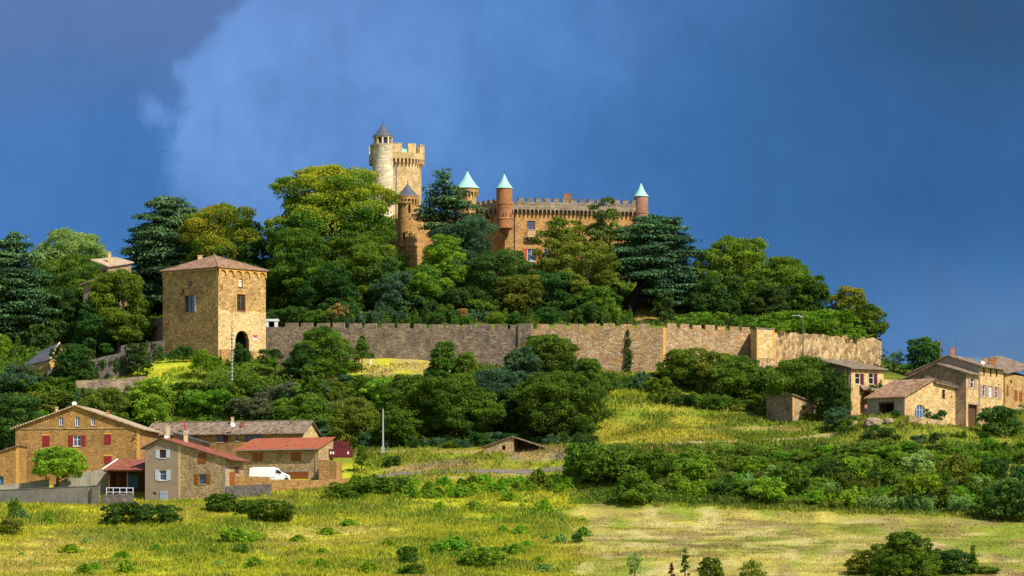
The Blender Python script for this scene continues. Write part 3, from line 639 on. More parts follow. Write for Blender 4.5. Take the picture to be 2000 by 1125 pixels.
def lobed(rng, lobes, dens, size, tint_noise=0.2, top_yellow=0.0, up=0.35, jitter=0.75, flat=0.0, inner=0.12, clumps=8, cull=.85):
    """leaf points on a union of ellipsoid lobes (c, r); each lobe is broken into smaller leaf clumps"""
    C0 = np.array([l[0] for l in lobes]); R0 = np.array([l[1] for l in lobes]); zc = C0[:, 2]; zr0 = (zc - zc.min()) / max(1e-6, np.ptp(zc))
    if clumps:
        cs, rs, ls = [], [], []
        for i in range(len(lobes)):
            k = max(4, int(clumps * rng.uniform(.75, 1.25))); dd = sphere_dirs(rng, k, .45); q = rng.uniform(.26, .46, (k, 1)); cc = C0[i] + dd * R0[i] * (1.02 - q * .8) * rng.uniform(.85, 1.12, (k, 1))
            ok = np.ones(k, bool)
            for j in range(len(lobes)):
                if j != i: ok &= np.linalg.norm((cc - C0[j]) / R0[j], axis=1) > .62
            cs.append(cc[ok]); rs.append((q * R0[i] * np.array([1.05, 1.05, .85]))[ok]); ls += [i] * int(ok.sum())
        cs.append(C0); rs.append(R0 * .74); ls += list(range(len(lobes)))
        C_ = np.concatenate(cs); R = np.concatenate(rs); ls = np.array(ls); core = np.arange(len(C_)) >= len(C_) - len(lobes)
    else: C_, R, ls = C0, R0, np.arange(len(lobes)); core = np.zeros(len(lobes), bool)
    area = (R[:, 0] * R[:, 1] + R[:, 0] * R[:, 2] + R[:, 1] * R[:, 2]) * 4.19 * np.where(core, .55, 1.0)
    n = int(dens * area.sum() / size ** 2); idx = rng.choice(len(C_), n, p=area / area.sum())
    d = sphere_dirs(rng, n, up); rad = np.where(rng.random(n) < inner, rng.uniform(0.45, 0.85, n), rng.normal(0.97, 0.09, n)); rad = np.where(rng.random(n) < .06, rng.uniform(1.05, 1.5, n), rad)
    P = C_[idx] + d * R[idx] * rad[:, None]
    keep = np.ones(n, bool)
    for j in range(len(lobes)):
        dd = np.linalg.norm((P - C0[j]) / R0[j], axis=1); keep &= ~((dd < 0.6) & (rng.random(n) < cull))
    P, d, idx = P[keep], d[keep], idx[keep]; n = len(P)
    Nn = d / R[idx] * R[idx].mean(1, keepdims=True); Nn = Nn / np.linalg.norm(Nn, axis=1, keepdims=True) + rng.normal(size=(n, 3)) * jitter; Nn[:, 2] += flat
    lt = rng.normal(0, 0.10, len(lobes))[ls] + rng.normal(0, 0.12, len(C_)); zr = zr0[ls]
    tint = 0.42 + lt[idx] + rng.normal(0, tint_noise, n) + top_yellow * (zr[idx] - 0.45) + top_yellow * 0.5 * np.clip(d[:, 2], 0, 1)
    return P, Nn, tint
def crown_lobes(rng, W, Hh, Dp, n, shape='round', rmin=0.15, rmax=0.27):
    """lobes inside an envelope W x Dp x Hh, base at z=0"""
    L = [(np.array([0, 0, Hh * 0.48]), np.array([W * 0.30, Dp * 0.30, Hh * 0.36]))]
    if shape == 'dome':
        for q in range(13):
            a = q * 2 * math.pi / 13 + rng.normal(0, .2); r = rng.uniform(rmin, rmax) * min(W, Hh * 1.2) * .85; L.append((np.array([math.cos(a) * (W / 2 - r) * rng.uniform(.75, 1.0), math.sin(a) * (Dp / 2 - r), r * rng.uniform(.3, .9)]), np.array([r * 1.15, r, r * .95])))
    for i in range(n):
        t = (i + 0.5) / n; zz = 0.06 + 0.90 * t + rng.normal(0, 0.03); zz = min(0.96, max(0.05, zz))
        if shape == 'round': pr = math.sqrt(max(0.0, 1 - ((zz - 0.42) / 0.60) ** 2))
        elif shape == 'cone': pr = max(0.12, (1.02 - zz) ** 0.8)
        elif shape == 'col': pr = 0.95 * math.sqrt(max(0.05, 1 - abs((zz - 0.45) / 0.58) ** 3))
        elif shape == 'dome': pr = math.sqrt(max(0.04, 1 - zz ** 2 * 1.02))
        else: pr = math.sqrt(max(0.0, 1 - ((zz - 0.58) / 0.52) ** 2)) if zz > 0.3 else 0.45 + zz   # 'top' heavy
        a = i * 2.39996 + rng.normal(0, 0.35); rr = pr * rng.uniform(0.62, 0.88)
        r = rng.uniform(rmin, rmax) * (0.75 + 0.35 * pr) * min(W, Hh * 1.2)
        rr = max(0.0, min(rr, pr - r / W * 1.1)) + rng.normal(0, 0.05)
        zc = min(max(zz * Hh, r * 0.55), Hh - r * 0.62)
        L.append((np.array([math.cos(a) * rr * W / 2, math.sin(a) * rr * Dp / 2, zc]), np.array([r * rng.uniform(0.9, 1.25), r * rng.uniform(0.9, 1.2), r * rng.uniform(0.62, 0.85)])))
    return L
def trunk_mesh(h0, h1, r, targets, lean=0.0, rng=None):
    mb = MB(); top = Vector((lean * h1, 0, h1))
    pts = [Vector((lean * h0 * 1.0 * (t ** 1.5), 0.12 * math.sin(t * 5), -0.6 + (h1 + 0.6) * t)) for t in (0, .15, .35, .6, .8, 1)]
    mb.tube(pts, [r * 1.5, r * 1.05, r * 0.9, r * 0.7, r * 0.45, r * 0.15], 9)
    for c in targets:
        c = Vector(c); z0 = min(max(h0 * 0.8, c.z * 0.45), h1 * 0.8); t = (z0 + 0.6) / (h1 + 0.6); s = Vector((lean * h0 * t ** 1.5, 0.12 * math.sin(t * 5), z0))
        m = s.lerp(c, 0.5) + Vector((0, 0, -0.05 * (c - s).length)); rr = r * 0.42
        mb.tube([s, m, c], [rr, rr * 0.6, rr * 0.15], 6)
    return mb
TREES = {}
def crown_obj(me, root):
    o = bpy.data.objects.new('crown', me); COL.objects.link(o); o.parent = root; return o
def place_px(px, Y):
    x = X(px, Y); return x, gz(x, Y)
def broad_tree(px, top, bot, wpx, Y, mat, label, seed, name='broadleaf_tree', cat='tree', shape='round', n=26, dens=1.5, size=0.29, yel=0.0, trunk='bark', depth=0.9, r=(0.15, 0.27), group=None, jitter=0.75, dx=0.0):
    """tree whose crown spans photo rows top..bot and wpx columns at depth Y"""
    rng = np.random.default_rng(seed); x = X(px, Y); zb = gz(x, Y); z1 = Z(top, Y); z0 = max(Z(bot, Y), zb + 0.15); Hc = z1 - z0; W = wpx * Y / F
    root = thing(name, label, cat, (x, Y, zb), group)
    lobes = crown_lobes(rng, W, Hc, W * depth, n, shape, *r); off = np.array([dx * Y / F, 0, z0 - zb]); lobes = [(c + off, rr) for c, rr in lobes]
    P, Nn, t = lobed(rng, lobes, dens, size, top_yellow=yel, jitter=jitter, clumps=9)
    crown_obj(leaf_mesh('crown', P, Nn, size, t, M[mat], rng), root)
    tg = [l[0] for l in lobes[3::3]][:9]; trunk_mesh(max(0.5, z0 - zb), max(1.0, z0 - zb + Hc * 0.8), max(0.12, W * 0.028), tg).build_local('trunk', M[trunk], root)
    return root
def build_local(mb, name, mat, root):
    me = bpy.data.meshes.new(name); me.from_pydata(mb.v, [], mb.f); me.materials.append(mat)
    uvl = me.uv_layers.new(name='UVMap'); uvl.data.foreach_set('uv', [c for t in mb.uv for c in t]); me.update()
    o = bpy.data.objects.new(name, me); COL.objects.link(o); o.parent = root; return o
MB.build_local = build_local
def cedar(px, top, wpx, Y, label, seed, trunk_px=None, base_z=None, low=0.22, layers=11, prof=None, lean=0.0, mat='needle_cedar', dens=1.1, size=0.42, trunk_r=None, dx=0.0, flatness=0.024, name='cedar_tree'):
    """cedar: tiers of flat needle pads on level boughs; prof = [(height share, half-width share)]"""
    rng = np.random.default_rng(seed); x = X(trunk_px if trunk_px is not None else px, Y); zb = gz(x, Y); Hh = Z(top, Y) - zb; W = wpx * Y / F; ox = X(px, Y) - x
    root = thing(name, label, 'tree', (x, Y, zb)); prof = prof or [(0, .7), (0.3, 1.0), (0.6, 0.85), (0.85, 0.5), (1.0, 0.2)]
    lobes, boughs = [], []
    for k in range(layers):
        t = k / (layers - 1); zz = Hh * (low + (1 - low) * t) ; rad = np.interp(t, [p[0] for p in prof], [p[1] for p in prof]) * W / 2
        nb = max(4, int(3 + rad * 0.8))
        for j in range(nb):
            a = 2 * math.pi * (j + rng.uniform(-0.3, 0.3)) / nb + k * 1.1
            if trunk_px is not None and t < .35 and math.cos(a) < -.1: continue
            tt_ = max(t, .75) if trunk_px is not None else t; ln = rad * rng.uniform(0.72, 1.05)
            zj = zz + rng.normal(0, Hh * 0.042); boughs.append((a, ln, zj))
            for q in (0.35, 0.68, 0.95):
                if rng.random() < 0.12: continue
                s = max(0.8, ln * 0.26 + W * 0.028) * rng.uniform(0.7, 1.2)
                c = np.array([ox * tt_ + math.cos(a) * (ln - s * 0.6) * q + rng.normal(0, .3), math.sin(a) * (ln - s * 0.6) * q * 0.9 + rng.normal(0, .3), zj + rng.normal(0, 0.45) - 0.09 * ln * q * q])
                lobes.append((c, np.array([s, s * 0.9, max(0.28, Hh * flatness * rng.uniform(0.6, 1.1))])))
    P, Nn, tt = lobed(rng, lobes, dens, size, up=0.7, jitter=0.45, flat=1.0, inner=0.1, clumps=0)
    dz = np.abs(rng.normal(0, 0.18, len(P))); P[:, 2] -= dz
    crown_obj(leaf_mesh('crown', P, Nn, size, tt, M[mat], rng, (1.0, 2.0)), root)
    mb = MB(); r = trunk_r or W * 0.035; hs = [-0.6, 0.1 * Hh, 0.25 * Hh, 0.45 * Hh, 0.7 * Hh, 0.97 * Hh]
    def tx(z): return ox * min(1, max(0, z / Hh)) + lean * Hh * 0.18 * math.sin(min(1, z / (0.5 * Hh)) * 1.57)
    mb.tube([(tx(h), 0, h) for h in hs], [r * 1.35, r * 1.05, r * 0.95, r * 0.7, r * 0.4, r * 0.08], 10)
    for a, ln, zj in boughs:
        c = Vector((ox * (.8 if trunk_px is not None else zj / Hh) + math.cos(a) * ln * 0.9, math.sin(a) * ln * 0.8, zj - 0.1)); s = Vector((tx(zj - 0.05 * Hh), 0, max(0.12 * Hh, zj - 0.10 * Hh))); mb.tube([s, s.lerp(c, 0.5) + Vector((0, 0, 0.05 * ln)), c], [r * 0.25, r * 0.16, r * 0.04], 5)
    mb.build_local('trunk', M['bark_dark'], root); return root

# shrub prototypes: unlinked meshes about 4 m wide and 3 m tall, standing at z = 0
PROTO = {}
def proto(mat, var, shape='round'):
    key = (mat, var, shape)
    if key not in PROTO and shape == 'weed':
        rng = np.random.default_rng(900 + var); n = 900; a = rng.uniform(0, 6.283, n); r = np.abs(rng.normal(0, .75, n)); g = 1 + .35 * np.sin(a * 3 + var); P = np.stack([np.cos(a) * r * g, np.sin(a) * r * g, rng.uniform(0, 1, n) ** .8 * 3.0 * np.exp(-(r / 1.5) ** 2)], 1)
        Nn = rng.normal(size=(n, 3)); Nn[:, 2] += .6; PROTO[key] = leaf_mesh('weed', P, Nn, .36, rng.normal(.5, .22, n), M[mat], rng, (1.0, 2.2))
    elif key not in PROTO:
        rng = np.random.default_rng(abs(hash((var * 7 + 3, shape == 'round', len(mat) * 13 + ord(mat[5])))) % 2 ** 31)
        if shape == 'bramble': lob = [(np.array([rng.normal(0, .95), rng.normal(0, .8), 0.0]), np.array([rng.uniform(.35, .8), rng.uniform(.35, .8), rng.uniform(.7, 1.6)])) for _ in range(15 + var)]; lob = [(c_ + np.array([0, 0, r_[2] * rng.uniform(.2, .8)]), r_) for c_, r_ in lob]
        else: lob = crown_lobes(rng, 4.0, 3.0, 3.6, 12 + var, shape, 0.11, 0.32)
        P, Nn, t = lobed(rng, lob, 1.2, 0.21, jitter=0.9); k = P[:, 2] > -0.35; PROTO[key] = leaf_mesh('shrub', P[k], Nn[k], 0.21, t[k], M[mat], rng)
    return PROTO[key]
def shrub(name, px, py, wpx, hpx, mat, label, cat='shrub', group=None, var=None, rng=random, xy=None, shape='round'):
    """one shrub whose foot is at photo position (px, py) on the ground"""
    x, y = xy or ground_hit(px, py); z = gz(x, y)
    o = bpy.data.objects.new(name, proto(mat, rng.randrange(4) if var is None else var, shape)); COL.objects.link(o)
    o.location = (x, y, z - 0.05); w = wpx * y / F / 4.0; o.scale = (w, w * rng.uniform(0.85, 1.15), hpx * y / F / 3.0); o.rotation_euler.z = rng.choice((0, math.pi)) + rng.uniform(-0.35, 0.35)
    return tag(o, label, cat, group)
def thicket(name, cat, label, group, poly, n, wr, hr, mats, seed, mind=0.45, shape='mix'):
    """n shrubs with their feet inside a photo polygon, largest kept apart"""
    rng = random.Random(seed); xs = [p[0] for p in poly]; ys = [p[1] for p in poly]; got = []
    def inside(a, b):
        c = False
        for (x0, y0), (x1, y1) in zip(poly, poly[1:] + poly[:1]):
            if (y0 > b) != (y1 > b) and a < (x1 - x0) * (b - y0) / (y1 - y0) + x0: c = not c
        return c
    for _ in range(n * 40):
        if len(got) >= n: break
        a, b = rng.uniform(min(xs), max(xs)), rng.uniform(min(ys), max(ys))
        if not inside(a, b): continue
        w = rng.uniform(*wr)
        if any(math.hypot(a - c, (b - d) * 1.6) < mind * (w + e) / 2 for c, d, e in got): continue
        got.append((a, b, w)); shrub(name, a, b, w, w * rng.uniform(*hr), rng.choice(mats), label, cat, group, rng=rng, shape=shape if shape != 'mix' else rng.choice(['round', 'bramble', 'bramble', 'top']))
# ------------------------------------------------------------------ building parts
def P2(px, Y): return (X(px, Y), Y)
def window(root, w, px, py, wp, hp, frame='white_paint', pane='glass_sky_tint', arch=False, shut=None, shut_w=0.5, sides='LR', bars=1, sill='quoin_pale', hole=True, label=None, cross=True):
    """a recessed window: frame (part) with pane, shutters and sill below it; cuts its opening into wall w"""
    u0, u1, z0, z1 = w.rect(px - wp / 2, py - hp / 2, px + wp / 2, py + hp / 2)
    if u1 < u0: u0, u1 = u1, u0
    if hole: w.holes.append((u0, u1, z0, z1, arch))
    o = -0.16 if hole else 0.05; t = min(0.11, (u1 - u0) * 0.12); mb = MB()
    wbox(mb, w, u0, u0 + t, z0, z1, o - .08, o); wbox(mb, w, u1 - t, u1, z0, z1, o - .08, o)
    wbox(mb, w, u0 + t, u1 - t, z0, z0 + t, o - .08, o - .002); wbox(mb, w, u0 + t, u1 - t, z1 - t, z1, o - .08, o - .002)
    for b in range(bars):
        uc = u0 + (u1 - u0) * (b + 1) / (bars + 1); wbox(mb, w, uc - t * .55, uc + t * .55, z0 + t, z1 - t, o - .07, o - .004)
    if cross and z1 - z0 > 1.3: zc = z0 + (z1 - z0) * .6; wbox(mb, w, u0 + t, u1 - t, zc - .04, zc + .04, o - .06, o - .008)
    f = mb.build('window', M[frame], root)
    if label: f['label'] = label
    mb = MB(); wbox(mb, w, u0 + .01, u1 - .01, z0 + .01, z1 - .01, o - .13, o - .09); mb.build('pane', M[pane], f)
    if sill: mb = MB(); wbox(mb, w, u0 - .12, u1 + .12, z0 - .14, z0 - .003, -.1, .10); mb.build('sill', M[sill], f)
    if shut:
        for s in sides:
            a, b = (u0 - shut_w - .02, u0 - .02) if s == 'L' else (u1 + .02, u1 + shut_w + .02)
            mb = MB(); wbox(mb, w, a, b, z0 - .03, z1 + .03, .025, .075)
            for q in range(3): zz = z0 + (z1 - z0) * (.12 + .36 * q); wbox(mb, w, a + .03, b - .03, zz, zz + .09, .07, .10)
            mb.build('shutter', M[shut], f)
    return f
def flush(root, w, px, py, wp, hp, mat, name='shutter', off=0.06, planks=True, label=None, lintel=None):
    """a closed shutter or door leaf set in the wall face"""
    u0, u1, z0, z1 = w.rect(px - wp / 2, py - hp / 2, px + wp / 2, py + hp / 2); u0, u1 = min(u0, u1), max(u0, u1); mb = MB()
    n = max(2, int((u1 - u0) / 0.28)) if planks else 1
    for k in range(n):
        a = u0 + (u1 - u0) * k / n; b = u0 + (u1 - u0) * (k + 1) / n; wbox(mb, w, a + .008, b - .008, z0, z1, -.03, off + (.012 if k % 2 else 0))
    if planks:
        for q in (.15, .8): wbox(mb, w, u0 + .05, u1 - .05, z0 + (z1 - z0) * q, z0 + (z1 - z0) * q + .1, off, off + .04)
    o = mb.build(name, M[mat], root)
    if label: o['label'] = label
    if lintel: mb = MB(); wbox(mb, w, u0 - .2, u1 + .2, z1 + .02, z1 + .3, -.05, .07); mb.build('lintel', M[lintel], o)
    return o
def opening(w, x0, y0, x1, y1, arch=False):
    u0, u1, z0, z1 = w.rect(x0, y0, x1, y1); w.holes.append((min(u0, u1), max(u0, u1), z0, z1, arch)); return u0, u1, z0, z1
def chimney(parent, px, y0, y1, Y, wp, mat, cap=None, dp=0.7, name='chimney', pots=1):
    x = X(px, Y); mb = MB(); s = wp * Y / F; z0, z1 = Z(y1, Y), Z(y0, Y); mb.box((x, Y, z0), s, dp, z1 - z0); mb.box((x, Y, z1 - .003), s + .16, dp + .16, .14)
    c = mb.build(name, M[mat], parent)
    if cap:
        mb = MB(); mb.box((x, Y, z1 + .36), s + .22, dp + .22, .12)
        for a in (-1, 1):
            for b in (-1, 1): mb.box((x + a * s * .42, Y + b * dp * .4, z1 + .136), .12, .12, .226)
        mb.build('cap', M[cap], c)
    return c
def dish(parent, px, py, dpx, Y):
    r = dpx * Y / F / 2; c = Vector((X(px, Y), Y, Z(py, Y))); mb = MB(); ax = Vector((.25, -.93, .27)).normalized(); a = ax.cross(Vector((0, 0, 1))).normalized(); b = ax.cross(a)
    rings = [[c - ax * (.35 * r * (1 - q * q)) + (a * math.cos(t) + b * math.sin(t)) * r * q for t in [2 * math.pi * k / 18 for k in range(18)]] for q in (0.02, .4, .75, 1.0)]
    for r0, r1 in zip(rings, rings[1:]):
        for k in range(18): j = (k + 1) % 18; mb.face([r0[k], r0[j], r1[j], r1[k]])
    o = mb.build('satellite_dish', M['white_paint'], parent); mb = MB()
    mb.tube([c - ax * .3 * r, c - ax * .5 * r + Vector((0, 0, -r * 1.6))], [.04, .04], 6); mb.tube([c - b * r, c + ax * r * .8], [.025, .025], 5); mb.build('bracket', M['metal_dark'], o); return o
def gutter_pipe(root, w, px, y0, y1, mat='zinc', r=.06):
    u = w.u(px); mb = MB(); zt, zb_ = w.at(px, y0)[1], w.at(px, y1)[1]; mb.tube([w.pos(u, zb_, .1), w.pos(u, zt - .3, .1), w.pos(u, zt, .28)], [r] * 3, 7); return mb.build('downpipe', M[mat], root)
def quoin(root, w, u0, u1, z0, z1, mat, off=.03, name='quoin'):
    mb = MB(); n = max(2, int((z1 - z0) / .45))
    for k in range(n):
        a = z0 + (z1 - z0) * k / n; e = .12 if k % 2 else 0
        wbox(mb, w, u0 - (e if u0 > .3 else 0), u1 + (e if u0 < .3 else 0), a + .006, a + (z1 - z0) / n - .006, -.05, off + .004 * (k % 3))
    return mb.build(name, M[mat], root)
def block(mb, w, D, zb, zt, m=0):
    """closed flat-topped block behind wall w; zt one height or (left, right)"""
    a, b = zt if isinstance(zt, tuple) else (zt, zt); r, k, l = w.back(D)
    wall(mb, w, zb, [(0, a), (w.L, b)], m); wall(mb, r, zb, [(0, b), (r.L, b)], m); wall(mb, k, zb, [(0, b), (k.L, a)], m); wall(mb, l, zb, [(0, a), (l.L, a)], m)
    mb.face([w.pos(0, a), w.pos(w.L, b), w.pos(w.L, b, -D), w.pos(0, a, -D)], None, m)
def gable_roof(mb, w, uL, zL, uA, zA, uR, zR, D, of=.6, ob=.4, th=.22, mL=0, mR=0, me=None):
    slab(mb, w.pos(uL, zL, -D - ob), w.pos(uL, zL, of), w.pos(uA, zA, of), w.pos(uA, zA, -D - ob), th, mL, me)
    slab(mb, w.pos(uR, zR, of), w.pos(uR, zR, -D - ob), w.pos(uA, zA + .004, -D - ob), w.pos(uA, zA + .004, of), th, mR, me)
def corner(C_, L_, R_):
    C_, L_, R_ = (Vector(P2(*p)) for p in (C_, L_, R_)); Q = L_ + R_ - C_
    return Wall(L_, C_), Wall(C_, R_), Wall(R_, Q), Wall(Q, L_), (C_, L_, R_, Q)
def quad_roof(mb, pts, zs, ov, th, m=0):
    """one plane over the four corners C, L, R, Q, widened by ov"""
    C_, L_, R_, Q = pts; mid = (C_ + Q) / 2; ex = (R_ - C_).normalized(); ey = (L_ - C_).normalized(); gx = (zs[2] - zs[0]) / (R_ - C_).length; gy = (zs[1] - zs[0]) / (L_ - C_).length
    def c(p, sx, sy): q = p + ex * ov * sx + ey * ov * sy; return (q.x, q.y, zs[0] + ((q - C_).dot(ex)) * gx + ((q - C_).dot(ey)) * gy + th)
    slab(mb, c(C_, -1, -1), c(R_, 1, -1), c(Q, 1, 1), c(L_, -1, 1), th, m)

# ------------------------------------------------------------------ the castle
def castle():
    Y0 = 1038; root = thing('castle', 'ochre stone castle with crenellated facade and cone-roofed turrets on the hilltop', 'castle', (X(985, Y0), Y0, 85))
    zb = 84.0
    # main facade and the recessed west face beside it
    wf = Wall(P2(986, 1036), P2(1250, 1043)); wl = Wall(P2(934, 1046), P2(986, 1036)); zc = Z(398, 1036); zm = Z(387, 1036); zl0, zl1 = Z(416.5, 1036), Z(411.5, 1036)
    window(root, wf, 1037, 440, 15, 17, 'wood_dark', 'glass_sky_tint', bars=1)
    for px, lab in ((1038, 498), (1070, 499)):
        window(root, wf, px, 498, 16, 24, 'white_paint', 'glass_sky_tint', shut='shutter_orange', shut_w=1.1, bars=1)
    window(root, wf, 1140, 499, 14, 24, 'white_paint', 'glass_sky_tint', shut='shutter_orange', shut_w=1.1)
    window(root, wl, 955, 421, 9, 14, 'shutter_red', 'glass_dark', bars=1)
    mb = MB(); wall(mb, wf, zb, [(0, zc), (wf.L, zc)]); wall(mb, wl, zb, [(0, zc), (wl.L, zc)])
    r, k, l = wf.back(16); wall(mb, r, zb, [(0, zc), (r.L, zc)]); wall(mb, k, zb, [(0, zc), (k.L, zc)]); wall(mb, l, zb, [(0, zc), (l.L, zc)])
    mb.face([wf.pos(0, zc - 1, 0), wf.pos(wf.L, zc - 1, 0), wf.pos(wf.L, zc - 1, -16), wf.pos(0, zc - 1, -16)])
    mb.build('facade', M['castle_stone'], root)
    for w, n in ((wf, 32), (wl, 6)):
        mb = MB(); arcade(mb, w, 0 if w is wl else .9, w.L, n, zl0, zl1, zc, .8, .22, 0, 8); wbox(mb, w, 0 if w is wl else .9, w.L, zc, zc + .22, -.5, .86); cor = mb.build('corbel_table', M['parapet_stone'], root)
        mb = MB(); wbox(mb, w, .2, w.L, zc + .22, zc + .5, -.4, .78); mb.build('parapet', M['merlon_grey'], cor)
    u = wf.u(1011)
    while u < wf.L - 1.5:
        mb = MB(); wbox(mb, wf, u, u + 1.22, zc + .5, zm, -.2, .78); wbox(mb, wf, u - .06, u + 1.28, zm, zm + .12, -.26, .84); mb.build('merlon', M['merlon_grey'], root); u += 2.02
    u = .6
    while u < wl.L - 1.5: mb = MB(); wbox(mb, wl, u, u + 1.3, zc + .5, zm, -.2, .78); mb.build('merlon', M['merlon_grey'], root); u += 2.3
    # niche arches of the west face
    for a, b in ((.6, 3.2), (3.8, 6.0)):
        mb = MB(); zz = zc - 5.5
        for q in range(8):
            t0, t1 = math.pi * q / 8, math.pi * (q + 1) / 8; c = (a + b) / 2; rr = (b - a) / 2
            pts = [(c - rr * math.cos(t), zz + 3.2 + rr * math.sin(t)) for t in (t0, t1)] + [(c - (rr + .3) * math.cos(t), zz + 3.2 + (rr + .3) * math.sin(t)) for t in (t1, t0)]
            f = [wl.pos(p[0], p[1], .35) for p in pts]; g = [wl.pos(p[0], p[1], -.05) for p in pts]; mb.face(f)
            for i in range(4): mb.face([g[i], g[(i + 1) % 4], f[(i + 1) % 4], f[i]])
        wbox(mb, wl, a - .3, a, zz, zz + 3.2, -.05, .35); wbox(mb, wl, b, b + .3, zz, zz + 3.2, -.05, .35); mb.build('niche_arch', M['castle_stone'], root)
    gutter_pipe(root, wf, 1005, 400, 505, 'metal_dark', .09); gutter_pipe(root, wf, 1133, 415, 470, 'metal_dark', .08)
    # balcony
    u0, u1, z0, z1 = wf.rect(1029, 452, 1051, 464); mb = MB(); wbox(mb, wf, u0, u1, z0, z0 + .22, -.1, 1.3); o = mb.build('balcony', M['quoin_pale'], root); mb = MB()
    wbox(mb, wf, u0, u1, z1 - .16, z1, 1.12, 1.3); nb = 7
    for q in range(nb + 1): uu = u0 + (u1 - u0 - .14) * q / nb; wbox(mb, wf, uu, uu + .14, z0 + .22, z1 - .16, 1.14, 1.28)
    for uu in (u0, u1 - .14): wbox(mb, wf, uu, uu + .14, z0 + .22, z1 - .1, .0, 1.13) if False else wbox(mb, wf, uu, uu + .12, z1 - .14, z1 - .02, -.05, 1.118)
    mb.build('railing', M['quoin_pale'], o); mb = MB()
    for uu in (u0 + .2, (u0 + u1) / 2 - .15, u1 - .5): wbox(mb, wf, uu, uu + .3, z0 - .55, z0 - .003, -.1, .7); wbox(mb, wf, uu + .01, uu + .29, z0 - .3, z0 - .005, .69, 1.1)
    mb.build('corbel', M['quoin_pale'], o)
    # orange awning low on the facade
    u0, u1, z0, z1 = wf.rect(1160, 513, 1190, 522); mb = MB(); slab(mb, wf.pos(u0, z0, 1.6), wf.pos(u1, z0, 1.6), wf.pos(u1, z1, .02), wf.pos(u0, z1, .02), .06); mb.build('awning', M['shutter_orange'], root)
    # chimney and copper roofs behind the merlons
    chimney(root, 1108, 379, 402, 1049, 13, 'brick_red', None, 1.2)
    mb = MB(); zr = zc + .9; slab(mb, wf.pos(2, zc - .1, -2.2), wf.pos(wf.L - 2, zc - .1, -2.2), wf.pos(wf.L - 5, zr, -7), wf.pos(5, zr, -7), .1); mb.build('roof', M['copper_green'], root)
    # cone turrets
    def turret(px, Y, r, ztop, zbot, r_cone, apex, wall_mat, roof_mat, bands=(), corb=None, taper=None, label=None, ring=None):
        c = (X(px, Y), Y); s = Y / F; prof = []
        if taper: prof += [(0.12, Z(taper, Y)), (r * s * .45, Z(taper - 6, Y)), (r * s * .8, Z(taper - 11, Y)), (r * s * 1.1, Z(zbot + 2, Y)), (r * s * 1.1, Z(zbot, Y))]
        prof += [(r * s, Z(zbot, Y)), (r * s, Z(ztop, Y))]; mb = MB(); mb.lathe(c, prof, 40); o = mb.build('turret', M[wall_mat], root, smooth=True)
        if label: o['label'] = label
        d = Drum(c, r * s)
        if corb:
            za, zb_, zt, off = corb; mb = MB(); n = 20; arcade(mb, d, 0, 2 * math.pi, n, Z(za, Y), Z(zb_, Y), Z(zt, Y), off, .4, seg=4)
            mb.lathe(c, [(d.r + off, Z(zt, Y) - .02), (d.r + off + .06, Z(zt, Y) + .1), (d.r + off + .06, Z(zt, Y) + .3), (.3, Z(zt, Y) + .32)], 40); mb.build('corbel_ring', M[ring or wall_mat], o)
        for b in bands: mb = MB(); mb.lathe(c, [(d.r - .05, Z(b, Y) - .14), (d.r + .12, Z(b, Y) - .12), (d.r + .12, Z(b, Y) + .12), (d.r - .05, Z(b, Y) + .14)], 40); mb.build('string_course', M[ring or 'castle_stone'], o)
        zt = Z(ztop, Y) + (.1 if not corb else Z(corb[2], Y) - Z(ztop, Y) + .2); za = Z(apex, Y); rc = r_cone * s; h = za - zt
        mb = MB(); mb.lathe(c, [(rc * .9, zt - .02), (rc * 1.02, zt), (rc * 1.0, zt + .1), (rc * .72, zt + h * .22), (rc * .42, zt + h * .50), (rc * .17, zt + h * .80), (rc * .035, zt + h * .97), (0, za)], 40)
        cone = mb.build('cone_roof', M[roof_mat], o, smooth=True); mb = MB(); mb.tube([(c[0], c[1], za - .2), (c[0], c[1], za + .9)], [.06, .02], 6); mb.lathe((c[0], c[1]), [(0, za - .02), (.13, za + .1), (0, za + .24)], 8); mb.build('finial', M['metal_dark'], cone)
        return o, c, d
    turret(913, 1046, 18, 379, 530, 23.5, 334, 'gold_stone', 'copper_green', (), (383, 378, 370, .45), label='broad round turret with copper cone and corbelled rim', ring='castle_stone')
    o, c, d = turret(985, 1034.5, 15.6, 369, 444, 16.8, 339, 'brick_red', 'copper_green', (398, 427), taper=460, label='slim brick corner turret on a tapered corbel')
    for ang in (-1.52, -.62): mb = MB(); wbox(mb, d, ang - .22, ang + .22, Z(425, 1034), Z(417, 1034), -.1, .03); mb.build('window', M['glass_dark'], o)
    turret(1252, 1043, 13.8, 385, 530, 14.8, 357, 'brick_dusty', 'copper_green', (416,), label='slender dusty pink turret at the far end')
    mb = MB(); 
    # slate-roofed round turret in front of the keep, with the shaded wing on its left and the sunlit one on its right
    o, c, d = turret(796, 1031, 19, 398, 545, 23.5, 358, 'castle_stone', 'slate_blue', (482,), (398, 392, 386, .5), label='round turret with slate cone in front of the keep')
    for ang, py in ((-1.35, 410), (-1.9, 462)): mb = MB(); wbox(mb, d, ang - .12, ang + .12, Z(py + 7, 1031), Z(py - 7, 1031), -.1, .03); mb.build('window', M['glass_dark'], o)
    wa = Wall(P2(745, 1050), P2(790, 1032)); wb = Wall(P2(800, 1032), P2(905, 1046)); zt = Z(424, 1034)
    window(root, wa, 757, 462, 6, 14, 'wood_dark', 'glass_dark', sill=None); window(root, wa, 779, 480, 6, 18, 'shutter_purple', 'glass_dark', sill=None)
    mb = MB(); wall(mb, wa, zb, [(0, zt), (wa.L, zt)]); wall(mb, wb, zb, [(0, zt), (wb.L, zt)]); q = wb.pos(wb.L, zt, -12); q2 = wa.pos(0, zt, -2)
